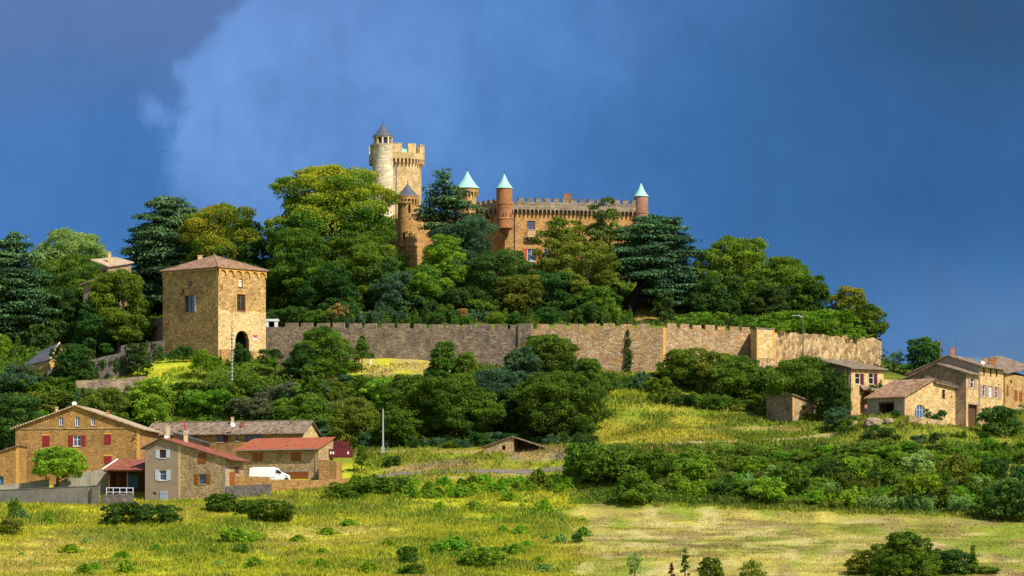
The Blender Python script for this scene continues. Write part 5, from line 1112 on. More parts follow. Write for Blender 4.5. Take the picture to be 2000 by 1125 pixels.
def small_house():
    w = Wall(P2(283, 884), P2(440, 877.5)); root = thing('tall_narrow_house', 'tall house with taupe rendered left front, stone right half and lopsided tiled roof', 'house', w.pos(0, Z(980, 884))); zb = Z(995, 882); D = 8.0
    ua, za = w.at(316, 857); zl = w.at(283, 874)[1]; zr = w.at(440, 895)[1]; um = w.u(348)
    w1 = Wall(w.pos(0, 0)[:2], w.pos(um, 0)[:2]); w2 = Wall(w.pos(um, 0)[:2], w.pos(w.L, 0)[:2]); r, k, l = w.back(D); ws = r
    def zt(u): return float(np.interp(u, [0, ua, w.L], [zl, za, zr]))
    window(root, w1, 318, 886.5, 13, 16, 'wood_dark', 'glass_dark', shut='shutter_bluewhite', shut_w=.8, bars=1, sill='white_paint'); window(root, w1, 318, 928, 14, 20, 'white_paint', 'glass_sky_tint', shut='shutter_bluewhite', shut_w=.85, bars=0, sill='white_paint')
    flush(root, w1, 320, 971, 15, 24, 'door_bluegrey', 'door'); window(root, w1, 301, 964, 7, 6, 'quoin_pale', 'glass_dark', bars=0, sill=None)
    flush(root, w2, 395, 895, 16, 20, 'wood_brown', label='closed brown shutters'); window(root, w2, 395.5, 935.5, 14, 19, 'wood_dark', 'glass_sky_tint', shut='wood_brown', shut_w=.9, bars=0)
    flush(root, ws, 454, 935, 11, 26, 'wood_brown', 'door'); opening(ws, 457, 912, 466, 928) if False else None
    flush(root, ws, 462, 918, 8, 12, 'wood_dark', 'shutter')
    mb = MB(); wall(mb, w1, zb, [(0, zl), (ua, za), (um, zt(um))]); mb.build('front_wall', M['taupe_render'], root)
    mb = MB(); wall(mb, w2, zb, [(0, zt(um)), (w2.L, zr)]); wall(mb, r, zb, [(0, zr), (D, zr)]); wall(mb, k, zb, [(0, zr), (w.L - ua, za), (w.L, zl)]); wall(mb, l, zb, [(0, zl), (D, zl)]); mb.build('stone_wall', M['barn_stone'], root)
    quoin(root, w2, -.02, .42, Z(980, 880), zt(um) - .3, 'quoin_pale'); quoin(root, w2, w2.L - .4, w2.L + .012, Z(975, 880), zr - .3, 'concrete_pale')
    sl, sr = (za - zl) / ua, (za - zr) / (w.L - ua); mb = MB(); gable_roof(mb, w, -.8, zl - .8 * sl + .2, ua, za + .2, w.L + 1.4, zr - 1.4 * sr + .2, D, .5, .4, .16, 0, 1); rf = mb.build('roof', [M['slate_roof'], M['tile_dark_red']], root)
    chimney(rf, 328, 832, 856, 888, 8, 'quoin_pale', None, .6); chimney(rf, 363, 848, 872, 888, 8, 'quoin_pale', 'white_paint', .6); dish(rf, 325, 853, 8, 885); gutter_pipe(root, w1, 285, 876, 978, 'zinc', .05)
    # rear wing with a slate-edged roof
    wr = Wall(P2(338, 905), P2(396, 904)); a, b = Z(846, 905), Z(862, 904); zbb = Z(940, 905); mb = MB(); rr, kk, ll = wr.back(6); wall(mb, wr, zbb, [(0, a), (wr.L, b)]); wall(mb, rr, zbb, [(0, b), (6, b)]); wall(mb, kk, zbb, [(0, b), (wr.L, a)]); wall(mb, ll, zbb, [(0, a), (6, a)]); mb.build('rear_wing', M['brick_dusty'], root)
    mb = MB(); slab(mb, wr.pos(wr.L + .5, b - .1, .4), wr.pos(wr.L + .5, b - .1, -6.3), wr.pos(-.2, a + .25, -6.3), wr.pos(-.2, a + .25, .4), .2); mb.build('rear_roof', M['slate_roof'], root)
small_house()
def long_house():
    w = Wall(P2(284, 931), P2(592, 922)); D = 10; root = thing('long_farmhouse', 'long low farmhouse with weathered grey-brown tile roof behind the narrow house', 'house', w.pos(0, Z(890, 930))); zb = Z(905, 930); ze = Z(846, 926); zr = ze + 2.35
    window(root, w, 430, 857, 12, 13, 'wood_dark', 'glass_sky_tint', shut='shutter_purple', shut_w=1.0, sides='R', bars=0); window(root, w, 463, 856.5, 6, 10, 'white_paint', 'glass_dark', bars=0)
    window(root, w, 497, 855.5, 34, 12, 'shutter_purple', 'glass_sky_tint', bars=2, sill=None, cross=False); window(root, w, 381, 855, 8, 10, 'shutter_purple', 'glass_sky_tint', bars=0)
    r, k, l = w.back(D); mb = MB(); wall(mb, w, zb, [(0, ze), (w.L, ze)]); wall(mb, k, zb, [(0, ze), (w.L, ze)]); wall(mb, l, zb, [(0, ze), (D / 2, zr), (D, ze)]); mb.build('wall', M['orange_stone'], root); mb = MB(); wall(mb, r, zb, [(0, ze), (D / 2, zr), (D, ze)]); mb.build('gable_wall', M['pale_gold_stone'], root)
    sl = (zr - ze) / (D / 2); mb = MB(); slab(mb, w.pos(-.3, ze - .7 * sl + .2, .7), w.pos(w.L + .5, ze - .7 * sl + .2, .7), w.pos(w.L + .5, zr + .2, -D / 2), w.pos(-.3, zr + .2, -D / 2), .2); slab(mb, w.pos(w.L + .5, ze - .7 * sl + .2, -D - .7), w.pos(-.3, ze - .7 * sl + .2, -D - .7), w.pos(-.3, zr + .196, -D / 2), w.pos(w.L + .5, zr + .196, -D / 2), .2)
    rf = mb.build('roof', M['tile_old_grey'], root); mb = MB(); mb.tube([w.pos(-.3, zr + .22, -D / 2), w.pos(w.L + .5, zr + .22, -D / 2)], [.16, .16], 6); mb.build('ridge_tile', M['tile_old_grey'], rf)
    dish(rf, 455, 829, 10, 925); chimney(rf, 454, 816, 832, 930, 5, 'quoin_pale', None, .6); chimney(rf, 473, 826, 837, 928, 4, 'tile_new_orange', None, .4, 'vent'); chimney(rf, 308, 838, 852, 930, 8, 'brick_dusty', None, .7); chimney(rf, 360, 823, 838, 929, 3, 'sign_red', None, .3, 'flue_pipe'); chimney(rf, 304, 844, 852, 929, 3, 'brick_red', None, .4, 'vent')
long_house()
def garage_house():
    w = Wall(P2(462, 901), P2(622, 894.5)); D = 7; root = thing('garage_house', 'stone garage house with bright orange-red roof, brown shutters and a brown garage door', 'house', w.pos(0, Z(940, 900))); zb = Z(955, 900); ze = Z(877, 898); zr = ze + 2.3
    for px, py in ((503.5, 893), (578.5, 892)): flush(root, w, px, py, 20, 17, 'wood_brown', lintel='barn_stone'); 
    flush(root, w, 580, 930, 45, 17, 'wood_brown', 'garage_door', lintel='concrete_pale')
    r, k, l = w.back(D); mb = MB(); wall(mb, w, zb, [(0, ze), (w.L, ze)]); wall(mb, r, zb, [(0, ze), (D, zr)]); wall(mb, l, zb, [(0, zr), (D, ze)]); wall(mb, k, zb, [(0, zr), (w.L, zr)]); mb.build('wall', M['barn_stone'], root)
    sl = (zr - ze) / D; mb = MB(); slab(mb, w.pos(-.5, ze - .8 * sl + .2, .9), w.pos(w.L + .35, ze - .8 * sl + .2, .9), w.pos(w.L + .35, zr + .2, -D - .2), w.pos(.5, zr + .2, -D - .2), .2); rf = mb.build('roof', M['tile_new_orange'], root)
    for px in (495, 557): uu = w.u(px); mb = MB(); p = Vector(w.pos(uu, ze + 1.2 * sl + .2 + .35, -1.6)); mb.box((p.x, p.y, p.z - .15), .45, .45, .2); mb.build('vent_tile', M['zinc'], rf)
    mb = MB(); mb.tube([w.pos(-.5, ze - .8 * sl + .05, .95), w.pos(w.L + .35, ze - .8 * sl + .05, .95)], [.08, .08], 6); mb.build('gutter', M['zinc'], rf); gutter_pipe(root, w, 617, 879, 935, 'zinc', .06)
garage_house()
wallrun('stone_terrace', 'stone terrace wall with a pale corner, right of the orange-roofed garage house', [(622.5, 890.5, 898, 945), (640, 890, 899, 948), (657, 889.5, 901, 950), (666, 893, 903, 950)], 3.5, 'orange_stone')
wallrun('stone_parapet', 'rough stone parapet in front of the white van and garage', [(463, 882, 930, 975), (520, 882, 931, 972), (531, 882, 937, 970), (610, 883, 938, 968), (700, 886, 934, 950)], .55, 'orange_stone')
wallrun('lower_yard_wall', 'dark rubble yard wall at the foot of the narrow house, below the parapet', [(441, 875.5, 950, 980), (500, 877, 947, 976), (530, 878, 945, 972)], .5, 'dark_rubble')
def red_fence():
    w = Wall(P2(627, 905), P2(681, 905)); r = thing('red_fence', 'dark red picket fence on the terrace behind the garage house', 'fence', w.pos(0, Z(878, 905))); z0, z1 = Z(880, 905), Z(861, 905)
    for k in range(6): mb = MB(); u = w.L * k / 5; wbox(mb, w, u - .08, u + .08, z0 - .6, z1 + .1, -.16, 0); mb.build('post', M['fence_red'], r)
    mb = MB(); n = 22
    for k in range(n): u = w.L * (k + .1) / n; wbox(mb, w, u, u + w.L / n * .75, z0 + .05, z1 - .05 * (k % 2), .002, .04)
    mb.build('pickets', M['fence_red'], r)
    w = Wall(P2(632, 899), P2(688, 899)); r = thing('red_container', 'flat dark red container with white panels below the picket fence', 'container', w.pos(0, Z(892, 899))); mb = MB(); z0, z1 = Z(893, 899), Z(877, 899); wbox(mb, w, 0, w.L, z0, z1, -2.2, 0)
    for k in range(16): u = w.L * k / 16 + .1; wbox(mb, w, u, u + .18, z0 + .1, z1 - .1, 0, .05)
    mb.build('body', M['fence_red'], r)
    for px in (646, 651, 680): u = w.u(px); mb = MB(); wbox(mb, w, u - .15, u + .15, z0 + .6, z0 + 1.1, .045, .08); mb.build('panel', M['white_paint'], r)
red_fence()
def van():
    Y = 888.5; w = Wall((X(486, Y), Y), (X(563, Y - 1.2), Y - 1.2)); z0 = Z(941, Y); root = thing('parked_van', 'white high-roofed panel van parked in front of the garage house', 'van', w.pos(0, z0)); L = w.L; s = L / 7.35; Wd = 2.0
    prof = [(0, .42), (.02, 1.2), (.08, 2.55), (.25, 2.72), (1.0, 2.80), (4.5, 2.82), (5.0, 2.72), (5.5, 2.42), (6.35, 1.72), (6.7, 1.50), (7.15, 1.32), (7.32, 1.05), (7.35, .45), (7.1, .40)]
    def P(u, z, o): return w.pos(u * s, z0 + z, o)
    mb = MB()
    def ins(z): return -.02 - max(0, z - 1.1) * .085
    ring = [(u, z) for u, z in prof]; cx, cz = 3.6, 1.2
    fr = [P(u, z, ins(z) if True else 0) for u, z in ring]; bk = [P(u, z, -Wd - ins(z)) for u, z in ring]
    fi = [P(u + (.06 if u < cx else -.06) * 1, z - (.06 if z > cz else 0), ins(z) + .05) for u, z in ring]; bi = [P(u, z - (.06 if z > cz else 0), -Wd - ins(z) - .05) for u, z in ring]
    n = len(ring)
    for i in range(n):
        j = (i + 1) % n; mb.face([fr[j], fr[i], bk[i], bk[j]]); mb.face([fi[j], fi[i], fr[i], fr[j]][::-1]); mb.face([bk[j], bk[i], bi[i], bi[j]][::-1])
    mb.face(fi); mb.face(bi[::-1]); mb.build('body', M['van_white'], root)
    def plate(name, pts, mat, o=.06): m = MB(); a = [P(u, z, ins(z) + o) for u, z in pts]; b = [P(u, z, ins(z) + o - .05) for u, z in pts]; m.hexa(b, a) if len(pts) == 4 else None; return m.build(name, M[mat], root)
    plate('side_window', [(5.05, 1.62), (6.12, 1.62), (5.62, 2.2), (5.12, 2.3)], 'glass_dark', .075)
    m = MB(); m.hexa([P(5.62, 2.36, -.25), P(6.32, 1.78, -.18), P(6.32, 1.78, -Wd + .18), P(5.62, 2.36, -Wd + .25)], [P(5.65, 2.40, -.25), P(6.36, 1.81, -.18), P(6.36, 1.81, -Wd + .18), P(5.65, 2.40, -Wd + .25)]); m.build('windscreen', M['glass_dark'], root)
    plate('bumper', [(6.6, .42), (7.38, .42), (7.38, .75), (6.7, .75)], 'metal_dark', .07); plate('headlight', [(6.95, .95), (7.28, .95), (7.2, 1.22), (6.9, 1.22)], 'zinc', .068); plate('door_seam', [(4.9, .6), (4.95, .6), (4.95, 2.4), (4.9, 2.4)], 'zinc', .06); plate('side_rub_strip', [(.3, .78), (4.8, .78), (4.8, .9), (.3, .9)], 'zinc', .062)
    for u in (1.35, 6.05):
        for o in (-.02, -Wd + .24):
            c = Vector(P(u, .36, o)); m = MB(); ax = w.n.to_3d(); m.tube([c - ax * .24, c - ax * .12, c], [.36, .37, .33], 18); t = m.build('wheel', M['black_tyre'], root); m = MB(); m.tube([c - ax * .02, c + ax * .02], [.2, .16], 14); m.build('rim', M['zinc'], t)
    m = MB(); m.box(P(5.95, 1.65, .1), .12, .2, .35); m.build('mirror', M['metal_dark'], root)
van()
def mid_barn():
    w = Wall(P2(945, 911), P2(1056, 909)); D = 8; root = thing('field_barn', 'small stone field barn with low gable roof and open dark right half', 'barn', w.pos(0, Z(884, 911))); zb = Z(893, 911); ua, za = w.at(1000, 853.5); zl = w.at(945, 873)[1]; zr = w.at(1056, 872)[1]; w1 = Wall(w.A, Vector(w.pos(ua + .3, 0)[:2])); opening(w1, 981, 870, 987, 879)
    mb = MB(); wall(mb, w1, zb, [(0, zl), (ua, za), (ua + .3, za - .1)]); r, k, l = w.back(D); wall(mb, r, zb, [(0, zr), (D, zr)]); wall(mb, k, zb, [(0, zr), (w.L - ua, za), (w.L, zl)]); wall(mb, l, zb, [(0, zl), (D, zl)]); e = Wall(w1.B, Vector(w.pos(ua + .3, 0, -D)[:2])); wall(mb, e, zb, [(0, za - .2), (e.L, za - .2)]); mb.build('wall', M['barn_stone'], root)
    sl, sr = (za - zl) / ua, (za - zr) / (w.L - ua); mb = MB(); gable_roof(mb, w, -.5, zl - .5 * sl + .18, ua, za + .18, w.L + .7, zr - .7 * sr + .18, D, .4, .3, .18); mb.build('roof', M['tile_old_grey'], root); mb = MB(); wbox(mb, w, w.L - .35, w.L, zb, zr, -.35, 0); mb.build('post', M['barn_stone'], root)
mid_barn()
# ------------------------------------------------------------------ hamlet on the right
def right_shed():
    wl, wr, w3, w4, p = corner((1548, 925), (1497, 931), (1594, 930.5)); root = thing('stone_shed', 'small stone shed with tilted roof in the meadow below the rampart', 'shed', (p[0].x, p[0].y, Z(811, 925))); zb = Z(822, 925); zc = Z(772, 925); zl = zc - .1; zr = Z(789, 930)
    u0, u1, z0, z1 = wr.rect(1569, 793, 1574, 801); window(root, wr, 1571.5, 797, 6, 9, 'quoin_orange', 'glass_dark', bars=0, sill='quoin_orange'); mb = MB()
    for w, a, b in ((wr, zc, zr), (w3, zr, zr), (w4, zr, zl)): wall(mb, w, zb, [(0, a), (w.L, b)])
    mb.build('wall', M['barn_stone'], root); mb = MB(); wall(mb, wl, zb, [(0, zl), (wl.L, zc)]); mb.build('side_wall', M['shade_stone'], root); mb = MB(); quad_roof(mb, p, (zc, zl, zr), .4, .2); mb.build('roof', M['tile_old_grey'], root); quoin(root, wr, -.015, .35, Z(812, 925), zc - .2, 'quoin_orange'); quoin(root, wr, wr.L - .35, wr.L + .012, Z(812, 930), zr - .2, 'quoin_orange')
right_shed()
def arch_house():
    wl, wr, w3, w4, p = corner((1662, 930), (1596, 937), (1726, 938)); root = thing('arched_house', 'stone house with pale tiled roof, two purple-shuttered windows and an archway below', 'house', (p[0].x, p[0].y, Z(802, 930))); zb = Z(818, 930); zc = Z(719, 930); zl = Z(703, 937)
    for px in (1675.5, 1702): window(root, wr, px, 740, 10, 21, 'white_paint', 'glass_dark', shut='shutter_purple', shut_w=1.0, sides='R', bars=0)
    opening(wr, 1680, 761, 1713, 812, True); mb = MB()
    for w, a, b in ((wr, zc, zc), (w3, zc, zl), (w4, zl, zl)): wall(mb, w, zb, [(0, a), (w.L, b)], 0, 1.0)
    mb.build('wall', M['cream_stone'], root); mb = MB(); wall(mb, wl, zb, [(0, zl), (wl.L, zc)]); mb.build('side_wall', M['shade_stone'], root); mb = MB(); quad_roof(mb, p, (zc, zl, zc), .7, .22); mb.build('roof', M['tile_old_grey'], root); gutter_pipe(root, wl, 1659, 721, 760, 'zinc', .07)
    u0, u1, z0, z1 = wr.rect(1680, 758, 1722, 764); mb = MB(); slab(mb, wr.pos(u0 - .3, z0 + .2, 1.0), wr.pos(wr.L + .5, z0 + .2, 1.0), wr.pos(wr.L + .5, z1 + .4, .02), wr.pos(u0 - .3, z1 + .4, .02), .16); mb.build('porch_roof', M['tile_old_grey'], root)
    mb = MB(); u0, u1, z0, z1 = wr.rect(1680, 761, 1713, 812); wbox(mb, wr, u0 - .5, u1 + 1, z0, z1 + 1, -3.2, -3.1); mb.build('passage_wall', M['ochre_render'], root)
    wallrun('courtyard_wall', 'plain stone wall linking the arched house to the tiled barn', [(1722, 936, 742, 812), (1782, 941, 742, 812)], .5, 'cream_stone')
arch_house()
def barn():
    wl, wr, w3, w4, p = corner((1767, 914), (1693, 920), (1887, 930)); root = thing('tiled_barn', 'cream stone barn with mottled red roof, dark garage opening and arched window', 'barn', (p[0].x, p[0].y, Z(815, 914))); zb = 43.2; ze = Z(774, 914); up, zp = wr.at(1821, 741); zq = wr.at(1823, 748)[1]; zr = wr.at(1887, 763)[1]
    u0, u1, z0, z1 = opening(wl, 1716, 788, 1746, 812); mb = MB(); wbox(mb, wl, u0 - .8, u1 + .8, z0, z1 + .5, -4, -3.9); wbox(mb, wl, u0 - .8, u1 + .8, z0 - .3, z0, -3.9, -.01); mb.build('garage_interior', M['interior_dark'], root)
    mb = MB(); wbox(mb, wl, u0 - .1, u1 + .1, z1 - .02, z1 + .3, -.3, .05); mb.build('lintel', M['wood_dark'], root)
    window(root, wr, 1797, 803, 21, 25, 'shutter_bluewhite', 'glass_sky_tint', .9, bars=3, sill=None); window(root, wr, 1843, 770, 6, 18, 'wood_dark', 'glass_dark', bars=0, sill=None); window(root, wr, 1859, 776, 4, 4, 'quoin_orange', 'glass_dark', bars=0, sill=None); flush(root, wr, 1883, 825, 5, 20, 'wood_brown', 'door')
    mb = MB(); wall(mb, wl, zb, [(0, ze), (wl.L, ze)]); mb.build('front_wall', M['grey_render'], root); mb = MB(); wall(mb, wr, zb, [(0, ze), (up, zp), (up + .05, zq), (wr.L, zr)]); wall(mb, w3, zb, [(0, zr), (w3.L, zr)]); wall(mb, w4, zb, [(0, zr), (wr.L - up, zp), (wr.L, ze)]); mb.build('wall', M['cream_stone'], root)  # front wall in a darker grey: shade put into the colour
    D = wl.L; s = (zp - ze) / up; mb = MB(); slab(mb, wr.pos(-.6, ze - .6 * s + .2, -D - .4), wr.pos(-.6, ze - .6 * s + .2, .5), wr.pos(up, zp + .2, .5), wr.pos(up, zp + .2, -D - .4), .22); mb.build('roof', M['tile_red_mixed'], root)
    s2 = (zq - zr) / (wr.L - up); mb = MB(); slab(mb, wr.pos(wr.L + .4, zr - .4 * s2 + .2, .6), wr.pos(wr.L + .4, zr - .4 * s2 + .2, -D), wr.pos(up + .3, zq + .2, -D), wr.pos(up + .3, zq + .2, .6), .22); mb.build('lean_roof', M['tile_old_grey'], root); quoin(root, wl, wl.L - .35, wl.L + .012, Z(815, 914), ze - .1, 'wood_pink')
barn()
def front_house():
    wl, wr, w3, w4, p = corner((1887, 926), (1769, 932.4), (1911, 931.4)); root = thing('shaded_gable_house', 'house with shaded stone gable and tall dark gateway, just behind the tiled barn', 'house', (p[0].x, p[0].y, Z(838, 926))); zb = 43; ua, za = wl.at(1830, 711); zl = wl.at(1769, 740)[1]; zr = wl.at(1887, 728)[1]
    window(root, wr, 1899, 748, 7, 20, 'white_paint', 'glass_dark', shut='wood_pink', shut_w=1.2, bars=0); u0, u1, z0, z1 = opening(wr, 1891, 790, 1910, 842); mb = MB(); wbox(mb, wr, u0 - .5, u1 + .4, z0, z1 + .5, -.95, -.6); mb.build('gateway_shade_panel', M['wood_dark'], root); mb = MB(); wbox(mb, wr, u0 - .2, u1 + .2, z1 - .02, z1 + .4, -.3, .06); mb.build('lintel', M['wood_pink'], root)  # added dark panel stands in for the shade inside the gateway
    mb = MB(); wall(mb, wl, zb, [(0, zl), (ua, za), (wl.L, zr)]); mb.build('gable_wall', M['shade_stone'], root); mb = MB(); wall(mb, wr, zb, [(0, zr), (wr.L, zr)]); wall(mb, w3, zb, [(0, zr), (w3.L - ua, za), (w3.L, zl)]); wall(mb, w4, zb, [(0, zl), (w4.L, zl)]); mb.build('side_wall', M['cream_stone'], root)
    sl, sr = (za - zl) / ua, (za - zr) / (wl.L - ua); mb = MB(); gable_roof(mb, wl, -2.4, zl - 2.4 * sl + .2, ua, za + .2, wl.L + .8, zr - .8 * sr + .2, wr.L, .6, .0, .22); mb.build('roof', M['tile_old_grey'], root)
front_house()
def main_house():
    wl, wr, w3, w4, p = corner((1912, 932), (1773, 939.6), (1960, 943)); root = thing('tall_village_house', 'tall cream village house with grey rendered gable, pink shutters and brick chimneys', 'house', (p[0].x, p[0].y, Z(838, 932))); zb = 43; ua, za = wl.at(1852, 695); zl = wl.at(1773, 731)[1]; zr = wl.at(1912, 714)[1]
    for px in (1922, 1935, 1946.5): window(root, wr, px, 726 + (px - 1922) * .12, 3.2, 17, 'wood_dark', 'glass_dark', bars=0, sill=None, cross=False)
    for px in (1922, 1934.5, 1946.5): window(root, wr, px, 763 + (px - 1922) * .15, 5.5, 22, 'white_paint', 'glass_dark' if px != 1934.5 else 'shutter_bluewhite', shut='wood_pink' if px != 1934.5 else None, shut_w=1.5, bars=0)
    flush(root, wr, 1928, 828, 8, 24, 'wood_pink', 'door', lintel='wood_pink'); window(root, wr, 1951, 752, 2.5, 4, 'wood_dark', 'glass_dark', bars=0, sill=None)
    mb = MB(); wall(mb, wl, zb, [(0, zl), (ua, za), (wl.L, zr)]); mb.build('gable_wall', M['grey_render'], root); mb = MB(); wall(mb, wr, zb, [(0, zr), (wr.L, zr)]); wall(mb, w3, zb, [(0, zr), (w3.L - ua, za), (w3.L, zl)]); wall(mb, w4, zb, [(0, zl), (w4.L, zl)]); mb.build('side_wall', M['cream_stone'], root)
    sl, sr = (za - zl) / ua, (za - zr) / (wl.L - ua); mb = MB(); gable_roof(mb, wl, -.6, zl - .6 * sl + .2, ua, za + .2, wl.L + .9, zr - .9 * sr + .2, wr.L, .5, .3, .22); rf = mb.build('roof', M['tile_old_grey'], root)
    chimney(rf, 1860.5, 680, 702, 938, 9, 'brick_dusty', None, .8); chimney(rf, 1938, 703, 714, 942, 15, 'brick_red', 'tile_new_orange', .9); chimney(rf, 1919, 700, 712, 940, 4, 'brick_red', None, .4, 'vent'); dish(rf, 1920, 708, 8, 937); mb = MB(); x, y = P2(1866, 940); mb.tube([(x, y, Z(700, y)), (x, y, Z(666, y))], [.04, .03], 5); mb.tube([(x - .4, y, Z(668, y)), (x + .4, y, Z(668, y))], [.025] * 2, 5); mb.build('aerial', M['metal_dark'], rf)
    x, y = P2(1908, 939); mb = MB(); mb.box((x, y, Z(706, y)), 1.3, .1, .9, .5); mb.build('solar_panel', M['door_blue'], rf); gutter_pipe(root, wr, 1913, 716, 836, 'zinc', .09)
    wl, wr, w3, w4, p = corner((1962, 945), (1900, 952), (2016, 961)); root = thing('ochre_village_house', 'ochre stone house at the right edge with brown shuttered windows', 'house', (p[0].x, p[0].y, Z(838, 945))); zc = Z(729, 945); zl = zc + 2.6
    for px, py, wp, hp in ((1967.5, 763, 3.5, 22), (1984, 772, 6, 20), (1993, 774, 6, 20), (1975, 745, 3, 6)): flush(root, wr, px, py, wp, hp, 'wood_brown' if hp > 8 else 'wood_dark')
    flush(root, wr, 1994, 812, 9, 36, 'wood_pink', 'door', lintel='wood_dark'); mb = MB()
    for w, a, b in ((wl, zl, zc), (wr, zc, zc), (w3, zc, zl), (w4, zl, zl)): wall(mb, w, zb, [(0, a), (w.L, b)])
    mb.build('wall', M['gold_stone'], root); mb = MB(); quad_roof(mb, p, (zc, zl, zc), .6, .2); mb.build('roof', M['tile_old_grey'], root)
main_house()
wallrun('garden_wall', 'low stone garden wall under a clipped hedge in front of the tiled barn', [(1776, 906, 811, 828), (1800, 906, 815, 834), (1850, 911, 822, 842)], .5, 'barn_stone')
def rocks():
    for i, (px, py, w, h) in enumerate(((1668, 830, 26, 8), (1706, 828, 38, 13), (1736, 825, 20, 8))):
        rng = np.random.default_rng(40 + i); x, y = ground_hit(px, py); import bmesh; bm = bmesh.new(); bmesh.ops.create_icosphere(bm, subdivisions=4, radius=1); s = y / F
        for v in bm.verts:
            c = v.co; k = 1 + .35 * (fbm(c.x * 2 + i * 9, c.z * 2 + c.y * 1.7, 1.0, i, 3) - .5) + .25 * (fbm(c.x * 7 + i, c.z * 7 + c.y * 5, 1.0, i + 4, 2) - .5); v.co = Vector((c.x * w * s / 2, c.y * w * s / 2, c.z * h * s)) * float(k)
        me = bpy.data.meshes.new('boulder'); bm.to_mesh(me); bm.free(); me.materials.append(M['rock']); o = bpy.data.objects.new('boulder', me); COL.objects.link(o); o.location = (x, y, gz(x, y)); tag(o, ['small ochre boulder at the end of the dirt path', 'widest pale grey boulder below the garage opening', 'right-hand boulder of the three below the barn'][i], 'boulder', 'boulders below the hamlet')
rocks()
# ------------------------------------------------------------------ poles, cables, marker, person
def pole(name, label, px, top, bot, Y, r, mat, parts=()):
    x = X(px, Y); zb = min(Z(bot, Y), gz(x, Y) + .3) if name != 'x' else 0; root = thing(name, label, 'pole', (x, Y, zb)); mb = MB(); zt = Z(top, Y); mb.tube([(x, Y, zb - .5), (x, Y, zt)], [r * 1.25, r * .8], 10); mb.build('shaft', M[mat], root)
    for p in parts:
        mb = MB()
        if p == 'lamp': mb.tube([(x, Y, zt - 1.2), (x - 1.0, Y - .1, zt - .75), (x - 1.7, Y - .2, zt - .8)], [.06] * 3, 6); a = mb.build('lamp_arm', M['zinc'], root); mb = MB(); mb.box((x - 2.0, Y - .2, zt - .9), .7, .3, .16); mb.build('lamp_head', M['zinc'], a)
        if p == 'box': mb.box((x, Y - .25, zb + .1), .7, .5, 1.3); mb.build('meter_box', M['zinc'], root)
        if p == 'arm': mb.tube([(x - .7, Y, zt - .35), (x + .25, Y, zt - .35)], [.07, .07], 6); a = mb.build('crossarm', M['zinc'], root); mb = MB(); mb.lathe((x - .65, Y), [(.09, zt - .3), (.11, zt - .15), (.05, zt), (0, zt + .02)], 8); mb.build('insulator', M['metal_dark'], a)
        if p == 'rungs':
            k = zb + 1
            while k < zt - .5: mb.box((x, Y - r, k), r * 1.6, .12, .25); k += .8
            mb.build('rung_plates', M['metal_dark'], root)
        if p == 'rod': mb.tube([(x, Y, zt - .1), (x, Y, Z(606, Y))], [.05, .04], 6); mb.build('conduit', M['metal_dark'], root)
    return Vector((x, Y, zt))
pa = pole('utility_pole', 'tall concrete pole in front of the gate tower', 453, 650, 762, 966, .2, 'pole_concrete', ('rungs', 'rod'))
pb = pole('utility_pole', 'slim pale pole with a grey box at its foot beside the wood', 748, 799, 886, 914, .17, 'pole_concrete', ('box',))
pc = pole('lamp_post', 'wooden pole with a street lamp arm in front of the creeper-topped rampart', 1568.5, 609, 722, 962, .14, 'pole_wood', ('lamp',))
pd = pole('utility_pole', 'dark pole with crossarm rising behind the shaded gable house', 1836, 664, 730, 962, .2, 'pole_wood', ('arm',))
def cable(label, pts, sag, r=.035):
    mb = MB(); path = []
    for a, b in zip(pts, pts[1:]):
        a, b = Vector(a), Vector(b); path += [a.lerp(b, t / 12) - Vector((0, 0, sag * 4 * (t / 12) * (1 - t / 12))) for t in range(12)]
    path.append(Vector(pts[-1])); mb.tube(path, [r] * len(path), 5); o = mb.build('overhead_cable', M['metal_dark'], None, loc=tuple(path[0])); 
    for v in o.data.vertices: v.co -= Vector(path[0])
    tag(o, label, 'cable')
cable('thin overhead cable from the pale pole to the long farmhouse', [pb - Vector((0, 0, .2)), (X(596, 924), 924, Z(838, 924))], .6)
cable('overhead cable from the rampart end to the dark pole', [(X(1723, 985), 985, Z(664, 985)), pd - Vector((.65, 0, .2))], .5)
cable('overhead cable from the dark pole past the chimneys to the right edge', [pd - Vector((0, 0, .3)), (X(1905, 962), 962, Z(703, 962)), (X(2080, 970), 970, Z(712, 970))], .8)
cable('lower overhead cable at the right edge by the ochre house', [(X(1960, 968), 968, Z(711, 968)), (X(2080, 970), 970, Z(708, 970))], .4)
def marker():
    x, y = ground_hit(724.5, 712); r = thing('marker_post', 'short white marker post on the dry grass under the rampart', 'post', (x, y, gz(x, y))); z = gz(x, y); mb = MB(); mb.box((x, y, z - .3), .4, .3, 1.55); mb.build('shaft', M['white_paint'], r); mb = MB(); mb.box((x, y, z + 1.24), .5, .4, .16); mb.build('cap', M['white_paint'], r)
marker()
